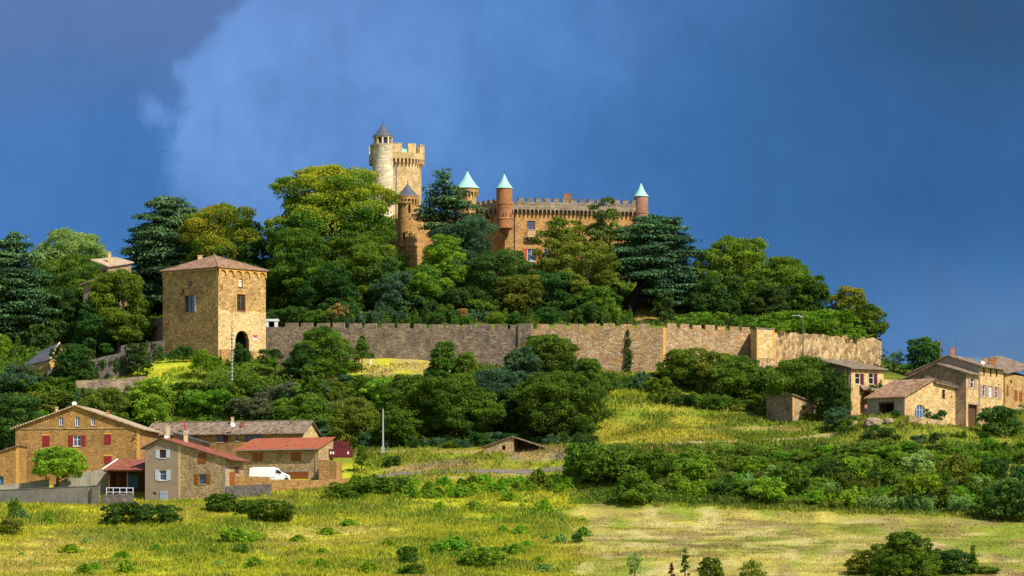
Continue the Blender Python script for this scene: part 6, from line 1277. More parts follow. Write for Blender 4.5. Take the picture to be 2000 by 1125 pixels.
def person():
    x, y = P2(1691, 917); z = gz(x, y); z = max(z, Z(806, 917)); root = thing('person', 'person standing by the archway in a pink top and dark trousers', 'person', (x, y, z))
    def skin(name, verts, edges, radii, mat, sub=1):
        me = bpy.data.meshes.new(name); me.from_pydata(verts, edges, []); o = bpy.data.objects.new(name, me); COL.objects.link(o); o.parent = root; me.materials.append(M[mat]); s = o.modifiers.new('skin', 'SKIN'); o.modifiers.new('sub', 'SUBSURF').levels = sub; o.modifiers['sub'].render_levels = sub
        for v, r_ in zip(me.skin_vertices[0].data, radii): v.radius = (r_, r_)
        me.skin_vertices[0].data[0].use_root = True; return o
    V = [(0, 0, .95), (0, 0, 1.15), (0, 0, 1.38), (0, 0, 1.50), (0, -.01, 1.60), (0, -.015, 1.70)]; E = [(0, 1), (1, 2), (2, 3), (3, 4), (4, 5)]; R = [.14, .12, .15, .055, .085, .07]
    for s in (-1, 1):
        b = len(V); V += [(s * .18, 0, 1.42), (s * .23, .01, 1.15), (s * .24, -.06, .92), (s * .24, -.08, .84)]; E += [(2, b), (b, b + 1), (b + 1, b + 2), (b + 2, b + 3)]; R += [.06, .045, .032, .035]
        for q in range(5): V.append((s * (.24 + (-.02 if q == 4 else 0)), -.11 + .018 * q, .76 if q < 4 else .80)); E.append((b + 3, len(V) - 1)); R.append(.009)
        b = len(V); V += [(s * .09, 0, .86), (s * .10, -.02, .48), (s * .10, 0, .08), (s * .11, -.15, .03)]; E += [(0, b), (b, b + 1), (b + 1, b + 2), (b + 2, b + 3)]; R += [.09, .06, .042, .035]
    skin('body', V, E, R, 'skin')
    skin('top', [(0, 0, .98), (0, 0, 1.18), (0, 0, 1.40), (-.19, 0, 1.42), (-.23, .01, 1.2), (.19, 0, 1.42), (.23, .01, 1.2)], [(0, 1), (1, 2), (2, 3), (3, 4), (2, 5), (5, 6)], [.165, .15, .17, .08, .065, .08, .065], 'cloth_pink')
    skin('trousers', [(0, 0, .97), (-.09, 0, .86), (-.10, -.02, .48), (-.10, 0, .10), (.09, 0, .86), (.10, -.02, .48), (.10, 0, .10)], [(0, 1), (1, 2), (2, 3), (0, 4), (4, 5), (5, 6)], [.155, .11, .08, .065, .11, .08, .065], 'cloth_navy'); skin('hair', [(0, .02, 1.66), (0, .02, 1.74)], [(0, 1)], [.095, .07], 'hair_brown')
person()
# ------------------------------------------------------------------ trees
def trees():
    B = broad_tree
    # castle hill, west to east
    B(150, 672, 752, 70, 966, 'leaf_dark', 'dark bushy tree in front of the lower run of the retaining wall', 78, n=18)
    B(268, 668, 738, 46, 972, 'leaf_dark', 'small dark tree before the upper step of the retaining wall', 79, n=14)
    cedar(22, 462, 175, 1006, 'dark cedar with drooping level boughs at the left edge of the hill', 1, base_z=None, low=.05, layers=17, prof=[(0, .85), (.3, 1.0), (.6, .9), (.85, .55), (1, .28)], dens=1.2, size=.36)
    B(135, 458, 600, 150, 1040, 'leaf_pale', 'pale grey-green tree with rounded top behind the cedar at the left', 2, n=24, r=(.16, .28), size=.28)
    B(145, 505, 650, 140, 1024, 'leaf_green', 'mid green tree in front of the pale tree, left of the hillside house', 3, n=26)
    B(232, 530, 668, 118, 996, 'leaf_green', 'rounded dense tree standing before the hillside house', 4, n=28, r=(.14, .25))
    B(185, 590, 690, 80, 993, 'leaf_dark', 'small dark tree at the foot of the hillside house', 5, n=16)
    B(95, 560, 690, 130, 1010, 'leaf_dark', 'dark tree between the left cedar and the hillside house', 6, n=22)
    B(300, 640, 700, 60, 1000, 'leaf_dark', 'small dark tree tucked against the shaded face of the gate tower', 7, n=12)
    cedar(335, 401, 205, 1034, 'broad dark cedar with tiered boughs rising behind the gate tower', 8, low=.12, layers=16, prof=[(0, .85), (.35, 1.0), (.65, .97), (.88, .75), (1, .45)], dens=1.3, size=.36)
    B(432, 407, 560, 170, 1026, 'leaf_chestnut', 'olive tree with yellowing tips behind the gate tower roof', 9, n=30, yel=.25)
    B(497, 470, 640, 90, 1022, 'leaf_dark', 'dark blue-green tree between the gate tower and the great chestnut', 10, n=20)
    B(648, 327, 590, 262, 1022, 'leaf_chestnut', 'huge domed chestnut with yellowing crown left of the castle keep', 11, 'chestnut_tree', n=52, yel=.5, r=(.10, .19), dens=1.6, size=.33, depth=.75)
    B(585, 452, 640, 130, 1006, 'leaf_green', 'green tree in the skirt of the great chestnut, nearer the gate tower', 12, n=28)
    B(700, 455, 640, 140, 1008, 'leaf_green', 'tall green tree below the right side of the great chestnut', 13, n=30)
    B(640, 520, 645, 110, 1001, 'leaf_dark', 'low dark tree at the foot of the great chestnut', 14, n=20)
    B(745, 500, 645, 80, 1003, 'leaf_dark', 'dark slender tree below the shaded castle wing', 15, n=20, shape='col')
    B(775, 530, 640, 95, 1000, 'leaf_bluish', 'bluish bushy tree above the rampart under the slate turret', 16, n=20)
    cedar(868, 344, 150, 1018, 'dark spreading cedar in front of the castle between slate and copper turrets', 17, low=.52, layers=7, prof=[(0, .5), (.25, .9), (.5, 1.0), (.75, .8), (1, .40)], trunk_r=.6, dens=.75, flatness=.017)
    B(905, 428, 600, 135, 1014, 'leaf_bluish', 'grey-green rounded tree below the copper-roofed turret', 18, n=30)
    B(868, 460, 575, 85, 1006, 'leaf_bright', 'bright yellow-green tree standing out among the dark trees below the keep', 19, n=22)
    B(830, 520, 645, 95, 1001, 'leaf_green', 'green tree above the rampart left of the bright yellow-green tree', 20, n=22)
    B(900, 560, 645, 110, 999, 'leaf_dark', 'dark low tree above the rampart below the bright yellow-green tree', 21, n=22)
    B(975, 490, 645, 120, 1006, 'leaf_dark', 'dark tree below the castle corner turret', 22, n=28)
    B(1020, 540, 645, 110, 1000, 'leaf_olive', 'olive tinged tree above the rampart below the balcony', 23, n=22, yel=.15)
    B(945, 585, 648, 80, 996, 'leaf_green', 'low green tree just behind the rampart merlons in the middle', 24, n=16)
    B(1095, 428, 600, 125, 1014, 'leaf_olive', 'airy yellow-green tree covering the castle facade right of the balcony', 25, n=30, dens=1.05, r=(.11, .20), yel=.15)
    B(1075, 530, 650, 130, 1003, 'leaf_dark', 'dense dark tree under the airy tree at the castle facade', 26, n=28)
    B(1140, 470, 640, 120, 1004, 'leaf_olive', 'olive green tree with pale trunk right of the airy tree', 27, n=28, dens=1.1, r=(.11, .2), trunk='bark_pale', shape='top')
    B(1178, 389, 575, 74, 1012, 'needle_pine', 'tall pine with tufted tiers reaching above the castle battlements', 28, 'pine_tree', n=19, r=(.17, .27), dens=1.25, size=.27, shape='col', trunk='bark_pale', jitter=.6)
    B(1160, 560, 650, 92, 998, 'leaf_green', 'green tree above the rampart left of the great leaning cedar', 29, n=24)
    cedar(1290, 434, 196, 1012, 'great flat-tiered cedar with a thick dark leaning trunk at the right of the castle', 30, trunk_px=1224, low=.17, layers=15, prof=[(0, .9), (.25, 1.0), (.55, .98), (.82, .82), (1, .50)], lean=.5, trunk_r=1.35, dens=1.4, size=.36, flatness=.028)
    B(1297, 572, 640, 42, 1000, 'leaf_dark', 'dark rounded clipped evergreen under the great leaning cedar', 31, 'evergreen_shrub', 'shrub', n=14, shape='col', size=.3)
    B(1340, 520, 625, 70, 1016, 'leaf_bluish', 'bluish tree hanging at the right skirt of the great cedar', 32, n=18)
    B(1435, 466, 635, 150, 1014, 'leaf_green', 'tall full green tree right of the great cedar', 33, n=36, r=(.13, .22))
    B(1400, 540, 645, 110, 1006, 'leaf_dark', 'dark tree below the tall full tree, above the rampart', 34, n=22)
    B(1530, 508, 630, 110, 1010, 'leaf_green', 'green tree next down the hill crest from the tall full tree', 35, n=28)
    B(1588, 540, 640, 80, 1008, 'leaf_green', 'smaller green tree at the end of the crest row', 36, n=20)
    B(1500, 560, 645, 90, 1004, 'leaf_dark', 'dark undergrown tree between the crest trees', 37, n=18)
    B(1662, 562, 650, 72, 1004, 'leaf_olive', 'small rust-tipped tree standing alone on the hill end', 38, n=18, yel=.3)
    B(1697, 595, 668, 62, 994, 'leaf_green', 'dark glossy evergreen hanging over the far end of the rampart', 39, n=20, r=(.18, .3))
    # right of the rampart
    B(1745, 683, 745, 60, 988, 'leaf_bluish', 'thin airy bluish tree between the rampart end and the hamlet', 40, n=14, dens=.55, r=(.10, .18), trunk='bark')
    B(1806, 660, 735, 66, 984, 'leaf_dark', 'dark dense tree behind the roofs of the hamlet', 41, n=20)
    # rampart foot
    B(632, 642, 728, 118, 973, 'leaf_green', 'wide bushy tree against the left part of the rampart', 42, n=26, size=.26, shape='dome')
    B(590, 672, 730, 70, 970, 'leaf_dark', 'low dark bush-like tree at the foot of the wide bushy tree', 43, n=14, size=.26, shape='dome')
    B(707, 655, 702, 36, 974, 'leaf_green', 'small pointed tree against the rampart beside the white marker', 44, n=12, shape='cone', size=.32)
    # wooded slope between rampart and village
    B(868, 668, 800, 86, 962, 'leaf_green', 'pointed green tree rising before the rampart in mid slope', 45, shape='cone', n=28, r=(.14, .24))
    B(912, 690, 800, 84, 960, 'leaf_green', 'second pointed tree just right of the pointed mid slope tree', 46, shape='cone', n=28, r=(.14, .24))
    B(800, 735, 862, 95, 942, 'leaf_green', 'light green tree at the left edge of the mid slope wood', 47, n=26)
    B(880, 735, 868, 190, 932, 'leaf_green', 'very wide spreading tree in the middle of the lower wood', 48, n=46, r=(.11, .2))
    B(965, 725, 860, 110, 940, 'leaf_bluish', 'bluish green tree in the gap between the two widest wood trees', 49, n=24)
    B(1066, 655, 770, 118, 958, 'leaf_green', 'tall rounded tree hiding the bend of the rampart', 50, n=32)
    B(1020, 680, 800, 80, 952, 'leaf_bluish', 'blue-green tree left of the tall rounded tree at the rampart bend', 51, n=22)
    B(1095, 728, 866, 180, 928, 'leaf_green', 'wide dark bodied tree at the right end of the lower wood', 52, n=46, r=(.11, .2))
    B(1010, 760, 868, 90, 934, 'leaf_dark', 'dark tree in shadow between the wide trees above the field barn', 53, n=22)
    B(1150, 700, 800, 60, 950, 'leaf_green', 'narrow green tree at the wood edge beside the ivy column', 54, n=18, shape='col')
    B(780, 800, 880, 80, 925, 'leaf_green', 'small green tree behind the slim pale pole', 55, n=18)
    B(690, 780, 880, 90, 930, 'leaf_olive', 'olive tree at the wood edge right of the long farmhouse', 56, n=20)
    B(612, 712, 800, 46, 955, 'leaf_green', 'slender green tree on the slope under the bushy rampart tree', 57, n=18, shape='col')
    B(600, 770, 870, 90, 945, 'leaf_green', 'green tree rising behind the long farmhouse roof end', 58, n=22)
    B(28, 728, 810, 96, 962, 'leaf_bluish', 'greyish tree at the left edge above the gabled house', 59, n=22)
    B(30, 770, 900, 110, 935, 'leaf_dark', 'dark tree behind the left eave of the gabled house', 60, n=22)
    B(295, 740, 840, 80, 955, 'leaf_bright', 'light green tree on the slope above the gap between the two big roofs', 61, n=20)
    B(200, 760, 850, 90, 950, 'leaf_olive', 'olive tree directly above the gabled roof', 62, n=20)
    # meadow edge below the rampart
    B(1340, 682, 782, 110, 958, 'leaf_green', 'fine-leaved tree at the rampart corner above the meadow', 63, n=26, size=.28)
    B(1405, 690, 785, 90, 954, 'leaf_olive', 'feathery olive tree next to the fine-leaved tree', 64, n=24, size=.28)
    B(1438, 700, 795, 100, 950, 'leaf_green', 'round dark green tree at the head of the meadow', 65, n=26)
    B(1495, 718, 805, 80, 948, 'leaf_green', 'green tree left of the stone shed roof', 66, n=20)
    B(1568, 700, 800, 124, 934, 'leaf_green', 'broad bright-topped tree behind the stone shed', 67, n=30)
    B(1627, 724, 806, 62, 924, 'leaf_dark', 'dark tree against the shaded face of the arched house', 68, n=16)
    # village and field trees
    rt = B(112, 876, 932, 106, 886, 'leaf_bright', 'round bright green garden tree before the gabled house', 69, 'garden_tree', n=24, size=.32, r=(.18, .3), dens=1.7)
    B(706, 871, 914, 30, 901, 'leaf_green', 'small pyramidal tree beside the red container', 70, n=12, size=.26, shape='cone')
    B(1765, 1041, 1136, 140, 752, 'leaf_green', 'large round bush-like tree at the bottom right of the mown field', 71, n=40, size=.22, r=(.11, .2), shape='dome')
    B(1338, 1072, 1140, 22, 752, 'leaf_green', 'slim conical sapling at the bottom edge of the mown field', 72, 'sapling', n=12, size=.2, shape='cone')
    B(1388, 1088, 1140, 52, 752, 'leaf_green', 'spiky young tree right of the slim conical sapling', 73, 'young_tree', n=16, size=.18, shape='dome', r=(.1, .2))
    B(1468, 1094, 1140, 56, 752, 'leaf_olive', 'loose pale young tree at the bottom edge right of the spiky one', 74, 'young_tree', n=12, size=.18, dens=.8, shape='dome', r=(.1, .2))
    B(1311, 1098, 1140, 14, 752, 'leaf_plum', 'tiny dark red-leaved sapling at the bottom edge of the field', 75, 'sapling', n=8, size=.18, shape='cone')
    B(1900, 1064, 1122, 28, 762, 'leaf_green', 'narrow conical young tree at the lower right of the mown field', 76, 'young_tree', n=14, size=.22, shape='cone')
    B(1240, 1078, 1138, 34, 752, 'leaf_pale', 'wispy pale sapling at the bottom edge near the field boundary', 77, 'sapling', n=9, size=.22, dens=.7, shape='col')
trees()

# ------------------------------------------------------------------ creepers, hedges, ivy
def leafy(name, label, cat, px, Y, lobes_px, mat, seed, size=.34, dens=1.5, kind=None):
    """a creeper or hedge from ellipsoids given as (px, py, Y, half width px, half height px, half depth m)"""
    rng = np.random.default_rng(seed); x = X(px, Y); z = gz(x, Y); L = [(np.array([X(a, c) - x, c - Y, Z(b, c) - z]), np.array([d * c / F, f, e * c / F])) for a, b, c, d, e, f in lobes_px]
    P, Nn, t = lobed(rng, L, dens * .8, size, jitter=.75, clumps=5, cull=.25); o = bpy.data.objects.new(name, leaf_mesh(name, P, Nn, size, t, M[mat], rng)); COL.objects.link(o); o.location = (x, Y, z); tag(o, label, cat, kind=kind); return o
def creepers():
    R = random.Random(5); L = []
    for i in range(60):
        t = i / 59; px = 1488 + 205 * t; Y = wall_y_px(min(1720, px)); top = np.interp(px, [1488, 1530, 1600, 1650, 1693], [622, 608, 600, 604, 622]); bot = np.interp(px, [1488, 1512, 1560, 1620, 1693], [640, 645, 652, 660, 664]); py = R.uniform(top + 7, bot)
        L.append((px + R.uniform(-6, 6), py, Y + R.uniform(-.2, 3.5) if py > top + 18 else Y + R.uniform(1, 4), R.uniform(10, 17), R.uniform(7, 11), R.uniform(.8, 1.5)))
    L += [(px + R.uniform(-4, 4), np.interp(px, [1488, 1530, 1600, 1650, 1693], [622, 610, 604, 608, 626]) + R.uniform(4, 12), wall_y_px(min(1720, px)) + R.uniform(2, 5), 13, 8, 1.4) for px in np.linspace(1490, 1692, 26)]
    leafy('creeper', 'thick bright creeper spilling over the top of the pale rampart stretch', 'creeper', 1590, 986, L, 'leaf_creeper', 101, .27, 1.6)
    L = [(1227 + R.uniform(-3, 3) * (t + .3), 650 + 74 * t, wall_y_px(1227) - .3, 3 + 7 * t ** .7, 7, .45) for t in np.linspace(0, 1, 13)]; leafy('ivy_column', 'narrow dark ivy column climbing the rampart', 'ivy', 1227, wall_y_px(1227) - .5, L, 'leaf_dark', 102, .3, 1.7)
    for px, py, Y, wp, hp, mat, lab, sd in ((400, 706, 969, 33, 26, 'leaf_creeper', 'clipped bright hedge at the foot of the gate tower corner', 103), (475, 692, 976, 22, 24, 'leaf_dark', 'dark bush growing in front of the tower archway', 104), (528, 695, 976, 25, 17, 'leaf_dark', 'clipped dark hedge right of the tower archway', 105), (531, 708, 973, 14, 12, 'leaf_green', 'small round green bush below the clipped dark hedge', 106)):
        L = [(px + R.uniform(-.7, .7) * wp, py + R.uniform(-.6, .7) * hp, Y + R.uniform(-1, 1), wp * R.uniform(.3, .45), hp * R.uniform(.3, .45), 1.2) for _ in range(14)] + [(px, py + hp * .2, Y, wp * .8, hp * .7, 1.8)]; leafy('hedge' if 'hedge' in lab else 'bush', lab, 'hedge' if 'hedge' in lab else 'bush', px, Y, L, mat, sd, .3, 1.6)
    L = [(1825 + R.uniform(-22, 22), 812 + R.uniform(-8, 10), 913 + R.uniform(-.5, .5), 8, 7, .9) for _ in range(14)]; leafy('hedge', 'dark clipped hedge above the low wall before the tiled barn', 'hedge', 1825, 913, L, 'leaf_dark', 107, .26, 1.6)
    L = [(1651 + R.uniform(-5, 7) * t, 732 + 66 * t, 928.6 - 1.0 * t, 3 + 7 * t, 8, .7) for t in np.linspace(0, 1, 12)]; leafy('ivy', 'ivy climbing the corner of the arched house', 'ivy', 1655, 927, L, 'leaf_green', 108, .3, 1.6)
    L = [(1710 + R.uniform(-10, 10), 756 + R.uniform(-2, 3), 932.5, 6, 4, .6) for _ in range(6)]; leafy('ivy', 'small ivy clump over the archway roof', 'ivy', 1710, 932.5, L, 'leaf_dark', 109, .26, 1.5)
    L = [(118 + R.uniform(-16, 14), 700 + R.uniform(-22, 22), 973 + R.uniform(-.5, .5), 9, 9, 1.0) for _ in range(22)]; leafy('bush', 'dark bush covering the gable end of the slate outbuilding', 'bush', 114, 973, L, 'leaf_dark', 113, .28, 1.5)
    for lab, sd, p0, p1, y0, y1, t0, t1, b0, b1, n in (('ivy on the upper step of the dark retaining wall', 110, 246, 320, 974.2, 989, 676, 668, 728, 702, 34), ('ivy on the lower run of the dark retaining wall', 111, 96, 240, 967.6, 973.6, 726, 690, 742, 734, 52)):
        L = []
        for _ in range(n): q = R.random(); h = R.random() ** .7; L.append((p0 + (p1 - p0) * q, (t0 + (t1 - t0) * q) * (1 - h) + (b0 + (b1 - b0) * q) * h, y0 + (y1 - y0) * q - .1, R.uniform(4, 8), R.uniform(4, 9), .4))
        leafy('ivy', lab, 'ivy', p0, y0, L, 'leaf_dark', sd, .26, 1.3)
    L = [(340 + R.uniform(-25, 40), 690 + R.uniform(-8, 12), 983 + R.uniform(-1, 1), 9, 10, 1.0) for _ in range(12)]; leafy('bush', 'dark bushes along the shaded foot of the gate tower', 'bush', 350, 983, L, 'leaf_dark', 112, .32, 1.5)
creepers()

# ------------------------------------------------------------------ shrubs
G, D_, BL, BR, OL, GR, PA, BN = 'leaf_green', 'leaf_dark', 'leaf_bluish', 'leaf_bright', 'leaf_olive', 'leaf_grey', 'leaf_pale', 'leaf_brown'
def shrubs():
    S = shrub
    for px, py, w, h, mat, lab in ((240, 1026, 80, 46, D_, 'large dark ivy-like bush in front of the rubble wall and rail'), (310, 1022, 84, 38, D_, 'large dark bush below the door of the narrow house'), (432, 1000, 62, 36, G, 'green bush at the corner below the narrow house'), (530, 1020, 84, 44, G, 'green bush in the field below the stone parapet'), (487, 1003, 50, 26, G, 'small green bush between the two bushes below the parapet'),
                                   (470, 1058, 90, 36, BR, 'low spreading field bush below the narrow house'), (470, 1084, 30, 22, G, 'small round field bush under the spreading one'), (30, 1015, 26, 42, G, 'upright small bush before the grey yard wall'), (20, 1045, 60, 30, OL, 'olive bush at the left edge of the field'),
                                   (1240, 985, 70, 62, G, 'light leafy bush at the left corner of the mown field'), (1195, 945, 110, 70, G, 'large dark bush mass beside the end of the lane'), (1150, 935, 90, 72, G, 'green bush where the lane enters the thicket'), (1275, 940, 90, 62, G, 'rounded mid green bush behind the corner bush'),
                                   (795, 1102, 40, 36, G, 'round bush in the middle of the unmown field'), (940, 1105, 110, 46, BR, 'wide weedy bush patch low in the unmown field'), (890, 1080, 90, 40, BR, 'weedy bush left of the wide patch in the unmown field'), (985, 1085, 60, 32, BR, 'weedy bush right of the wide patch in the unmown field'), (1128, 1062, 24, 20, D_, 'small dark round bush at the edge of the mown field'), (808, 1125, 40, 24, G, 'bush cut by the bottom edge in the unmown field'),
                                   (1698, 1122, 96, 46, OL, 'olive bush left of the large round tree at the bottom right'), (1850, 1122, 86, 48, D_, 'dark bush right of the large round tree at the bottom right'), (1925, 1120, 50, 14, G, 'low bush by the narrow conical tree'),
                                   (765, 912, 34, 22, D_, 'small dark round bush behind the lane'), (660, 975, 60, 34, G, 'bush at the end of the stone parapet'), (720, 968, 90, 36, G, 'bush right of the stone parapet end'), (775, 962, 60, 30, G, 'bush on the bank below the lane'),
                                   (1985, 1016, 110, 78, D_, 'large dark bush at the right edge of the mown field'), (1955, 850, 90, 56, D_, 'dark shrub before the ochre house at the right edge'), (1522, 816, 40, 40, BR, 'light shrub before the shaded wall of the stone shed'), (1640, 838, 60, 42, BL, 'bluish shrub right of the stone shed'), (1750, 815, 16, 14, D_, 'tiny round shrub before the dark garage opening'),
                                   (668, 628, 44, 34, BN, 'dry tawny shrub above the rampart under the great chestnut'), (640, 625, 26, 30, BN, 'small dry brown shrub above the rampart nearer the tower'), (903, 628, 30, 26, BN, 'dry tawny shrub above the middle of the rampart'), (545, 610, 34, 40, BN, 'brown shrub behind the gate tower'), (1510, 640, 22, 26, BN, 'rust-coloured spray in the creeper on the rampart')):
        S('bush', px, py, w, h, mat, lab, 'bush', rng=random.Random(int(px * 7 + py)), shape='bramble' if 'field' in lab and mat == BR or 'patch' in lab else 'round')
    T = thicket
    T('shrub', 'shrub', 'shrub in the dense thicket on the slope left of mid picture', 'shrubs on the wooded left slope', [(0, 800), (150, 785), (300, 778), (420, 772), (600, 775), (740, 775), (790, 800), (740, 870), (640, 868), (560, 822), (290, 820), (160, 800), (0, 850)], 120, (34, 72), (.45, .75), [G, BR, G, BL, OL, GR, G, GR], 11)
    T('shrub', 'shrub', 'shrub in the strip below the clipped hedges and dry grass', 'shrubs under the rampart strip', [(420, 757), (620, 752), (860, 750), (960, 760), (960, 785), (760, 775), (420, 775)], 30, (26, 48), (.35, .6), [G, BR, BL, G, OL], 12)
    T('shrub', 'shrub', 'shrub at the dark foot of the wood above the barn', 'shrubs under the lower wood', [(640, 876), (760, 866), (1120, 864), (1150, 845), (1160, 866), (1100, 874), (760, 876)], 24, (28, 50), (.4, .65), [D_, G, D_, BL], 13)
    T('shrub', 'shrub', 'shrub along the foot of the rampart right of centre', 'shrubs at the rampart foot', [(930, 750), (1130, 750), (1290, 752), (1300, 772), (1180, 778), (930, 790)], 30, (30, 54), (.55, .8), [G, D_, G, BL], 14)
    T('shrub', 'shrub', 'shrub at the top edge of the meadow', 'shrubs along the meadow head', [(1270, 778), (1480, 790), (1620, 815), (1600, 826), (1440, 808), (1280, 790)], 26, (28, 52), (.45, .65), [G, D_, G, OL], 15)
    T('bramble_bush', 'bush', 'bush on the upper part of the overgrown bank right of centre', 'bushes on the upper right bank', [(1110, 915), (1290, 902), (1500, 892), (1650, 882), (1760, 880), (2010, 876), (2010, 905), (1700, 915), (1400, 922), (1110, 930)], 105, (26, 58), (.35, .55), [G, BR, G, OL, 'leaf_creeper', G, BR], 16, .45)
    T('bramble_bush', 'bush', 'bush on the lower part of the overgrown bank above the mown field', 'bushes on the lower right bank', [(1300, 940), (1500, 930), (1750, 925), (2010, 925), (2010, 1004), (1780, 1002), (1500, 988), (1320, 974)], 64, (30, 76), (.5, .95), [G, OL, BR, PA, BR, D_, G, OL, 'leaf_creeper'], 17, .6)
    T('hillside_shrub', 'shrub', 'shrub among the trees above the rampart', 'shrubs in the castle grove', [(530, 640), (760, 641), (1000, 641), (1210, 640), (1200, 615), (1000, 600), (760, 600), (560, 605)], 62, (30, 52), (.6, .9), [G, D_, BL, D_, G], 18)
    T('hillside_shrub', 'shrub', 'shrub on the hill crest right of the great cedar', 'shrubs on the crest above the rampart', [(1310, 640), (1480, 645), (1500, 630), (1330, 622)], 14, (24, 40), (.4, .65), [G, D_, BR], 19)
    T('hillside_shrub', 'shrub', 'shrub around the hillside house and slate outbuilding at the left', 'shrubs on the upper left slope', [(100, 712), (135, 690), (220, 672), (300, 660), (260, 640), (120, 650), (0, 670), (0, 700), (40, 700)], 30, (34, 62), (.6, .9), [G, D_, G, BR], 20)
    T('hillside_shrub', 'shrub', 'shrub below the slate outbuilding and retaining wall', 'shrubs on the left slope under the retaining wall', [(0, 770), (140, 772), (140, 750), (80, 742), (20, 738), (0, 740)], 16, (30, 54), (.5, .75), [G, BL, BR, GR], 21)
    T('hillside_shrub', 'shrub', 'shrub on the rocky bank below the hamlet', 'shrubs below the hamlet', [(1600, 840), (1720, 838), (1790, 850), (1980, 860), (1980, 878), (1780, 872), (1620, 852)], 22, (18, 34), (.4, .65), [G, BL, GR, D_], 22)
    T('weed_clump', 'weed', 'green weed clump in the unmown front field', 'weed clumps in the unmown field', [(0, 1000), (420, 1000), (620, 985), (800, 960), (1110, 945), (1140, 1000), (1150, 1125), (0, 1125)], 60, (14, 60), (.25, .5), [BR, 'leaf_creeper', BR, 'leaf_creeper', PA], 23, .6, 'weed')
    T('weed_clump', 'weed', 'leafy weed clump along the edge between lane and front field', 'weeds below the lane', [(640, 962), (800, 950), (1110, 938), (1120, 955), (800, 975), (660, 985)], 50, (26, 70), (.35, .6), [G, BR, G, 'leaf_creeper'], 24, .45, 'weed')
shrubs()

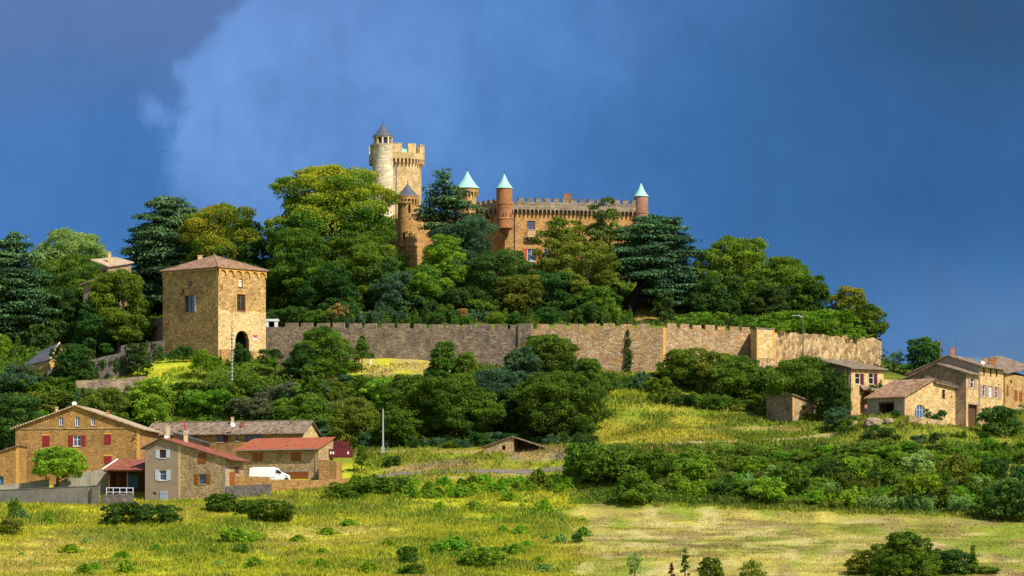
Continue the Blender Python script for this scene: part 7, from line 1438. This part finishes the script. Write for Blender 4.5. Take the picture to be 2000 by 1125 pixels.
# ------------------------------------------------------------------ grass and ground cover
def grass():
    rng = np.random.default_rng(77); mt, nt, b = new_mat('grass_blades'); at = N(nt, 'ShaderNodeAttribute', attribute_name='gcol'); nt.links.new(at.outputs['Color'], b.inputs['Base Color']); b.inputs['Roughness'].default_value = .9; b.inputs['Specular IOR Level'].default_value = .05
    tr = N(nt, 'ShaderNodeBsdfTranslucent'); nt.links.new(at.outputs['Color'], tr.inputs[0]); ms = N(nt, 'ShaderNodeMixShader'); ms.inputs[0].default_value = .45; nt.links.new(b.outputs[0], ms.inputs[1]); nt.links.new(tr.outputs[0], ms.inputs[2]); nt.links.new(ms.outputs[0], nt.nodes['Material Output'].inputs[0])
    def field(name, label, n, y0, y1, tall, short, keep=None):
        y = np.sqrt(rng.uniform(y0 ** 2, y1 ** 2, n)); x = rng.uniform(-.122, .122, n) * y; z = terrain(x, y); c, mown = gcol(x, y, z); px = 1000 + F * x / y; py = H - F * z / y
        k = np.ones(n, bool) if keep is None else keep(px, py, x, y); dens = fbm(x, y, 6, 61, 3); k &= rng.random(n) < np.clip(.35 + 1.6 * (dens - .3), .1, 1) * np.where(mown > .5, .8, 1)
        x, y, z, c, mown, dens = x[k], y[k], z[k], c[k], mown[k], dens[k]; n = len(x); h = np.where(mown > .5, short, tall * (1 + .6 * np.clip((c[:, 1] - c[:, 0]) / .05 + .3, 0, 1))) * rng.uniform(.5, 1.4, n) * (.6 + .9 * dens); wd = h * rng.uniform(.35, .7, n) + .08
        a = rng.uniform(0, 2 * math.pi, n); lean = rng.normal(0, .3, (n, 2)) * h[:, None]; V = np.zeros((n, 3, 3)); base = np.stack([x, y, z - .05], 1); dx = np.stack([np.cos(a), np.sin(a), 0 * a], 1) * wd[:, None] / 2
        V[:, 0] = base - dx; V[:, 1] = base + dx; V[:, 2] = base; V[:, 2, :2] += lean; V[:, 2, 2] += h
        cc = c * np.where(mown > .5, rng.uniform(.75, 1.4, n), rng.uniform(.8, 1.25, n))[:, None] * np.array([1.0, 1.0, 1.0]); s = rng.random(n) < .12; cc[s] = cc[s] * .5 + np.array([.55, .44, .14]) * .5; g = (rng.random(n) < .25) & (mown < .5); cc[g] = cc[g] * .5 + np.array([.17, .25, .02]) * .5
        me = bpy.data.meshes.new(name); me.vertices.add(3 * n); me.vertices.foreach_set('co', V.astype(np.float32).ravel()); me.loops.add(3 * n); me.loops.foreach_set('vertex_index', np.arange(3 * n, dtype=np.int32)); me.polygons.add(n); me.polygons.foreach_set('loop_start', np.arange(0, 3 * n, 3, dtype=np.int32)); me.update()
        t = me.attributes.new('gcol', 'FLOAT_COLOR', 'FACE'); t.data.foreach_set('color', np.concatenate([np.clip(cc, 0, 1), np.ones((n, 1))], 1).astype(np.float32).ravel()); me.materials.append(mt); o = bpy.data.objects.new(name, me); COL.objects.link(o); tag(o, label, 'grass', kind='stuff')
    field('grass', 'yellow-green grass of the front fields', 380000, 752, 884, .40, .20, lambda px, py, x, y: py > 930)
    field('meadow_grass', 'grass of the meadow, banks and strip below the rampart', 200000, 884, 978, .38, .25, lambda px, py, x, y: (py > 690) & ~((px < 690) & (y < 935) & (y > 884)))
    field('hill_grass', 'rough grass between the castle trees', 26000, 985, 1060, .5, .4)
grass()
def undergrowth():
    rng = np.random.default_rng(88); n = 380000; y = rng.uniform(862, 1050, n); x = rng.uniform(-.125, .125, n) * y; z = terrain(x, y); px = 1000 + F * x / y; py = H - F * z / y
    wood = ((px < 1160) & (y > 925) & (y < 968)) | ((px > 1110) & (y > 862) & (y < 900) & (py > 868) & (py < 985)) | ((px < 560) & (y > 940)) | (y > 992) | ((px > 1160) & (y > 951) & (y < 968))
    wood &= ~((px > 600) & (px < 900) & (py < 735) & (y < 985)) & ~((px > 200) & (px < 400) & (py < 755) & (py > 705)); wood &= fbm(x, y, 8, 91, 3) > .40
    x, y, z = x[wood], y[wood], z[wood]; n = len(x); h = rng.uniform(0, 1, n) ** .7 * np.clip(fbm(x, y, 5, 93, 3) * 4.2 - .9, .1, 2.4); P = np.stack([x, y, z + h], 1); Nn = rng.normal(size=(n, 3)) * .7 + np.array([0, -.3, 1]); o = bpy.data.objects.new('undergrowth', leaf_mesh('undergrowth', P, Nn, .36, rng.normal(.5, .2, n) + 1.0 * (fbm(x, y, 9, 95) - .5), M['leaf_green'], rng)); COL.objects.link(o); tag(o, 'low tangled undergrowth covering the wooded banks', 'undergrowth', kind='stuff')
undergrowth()
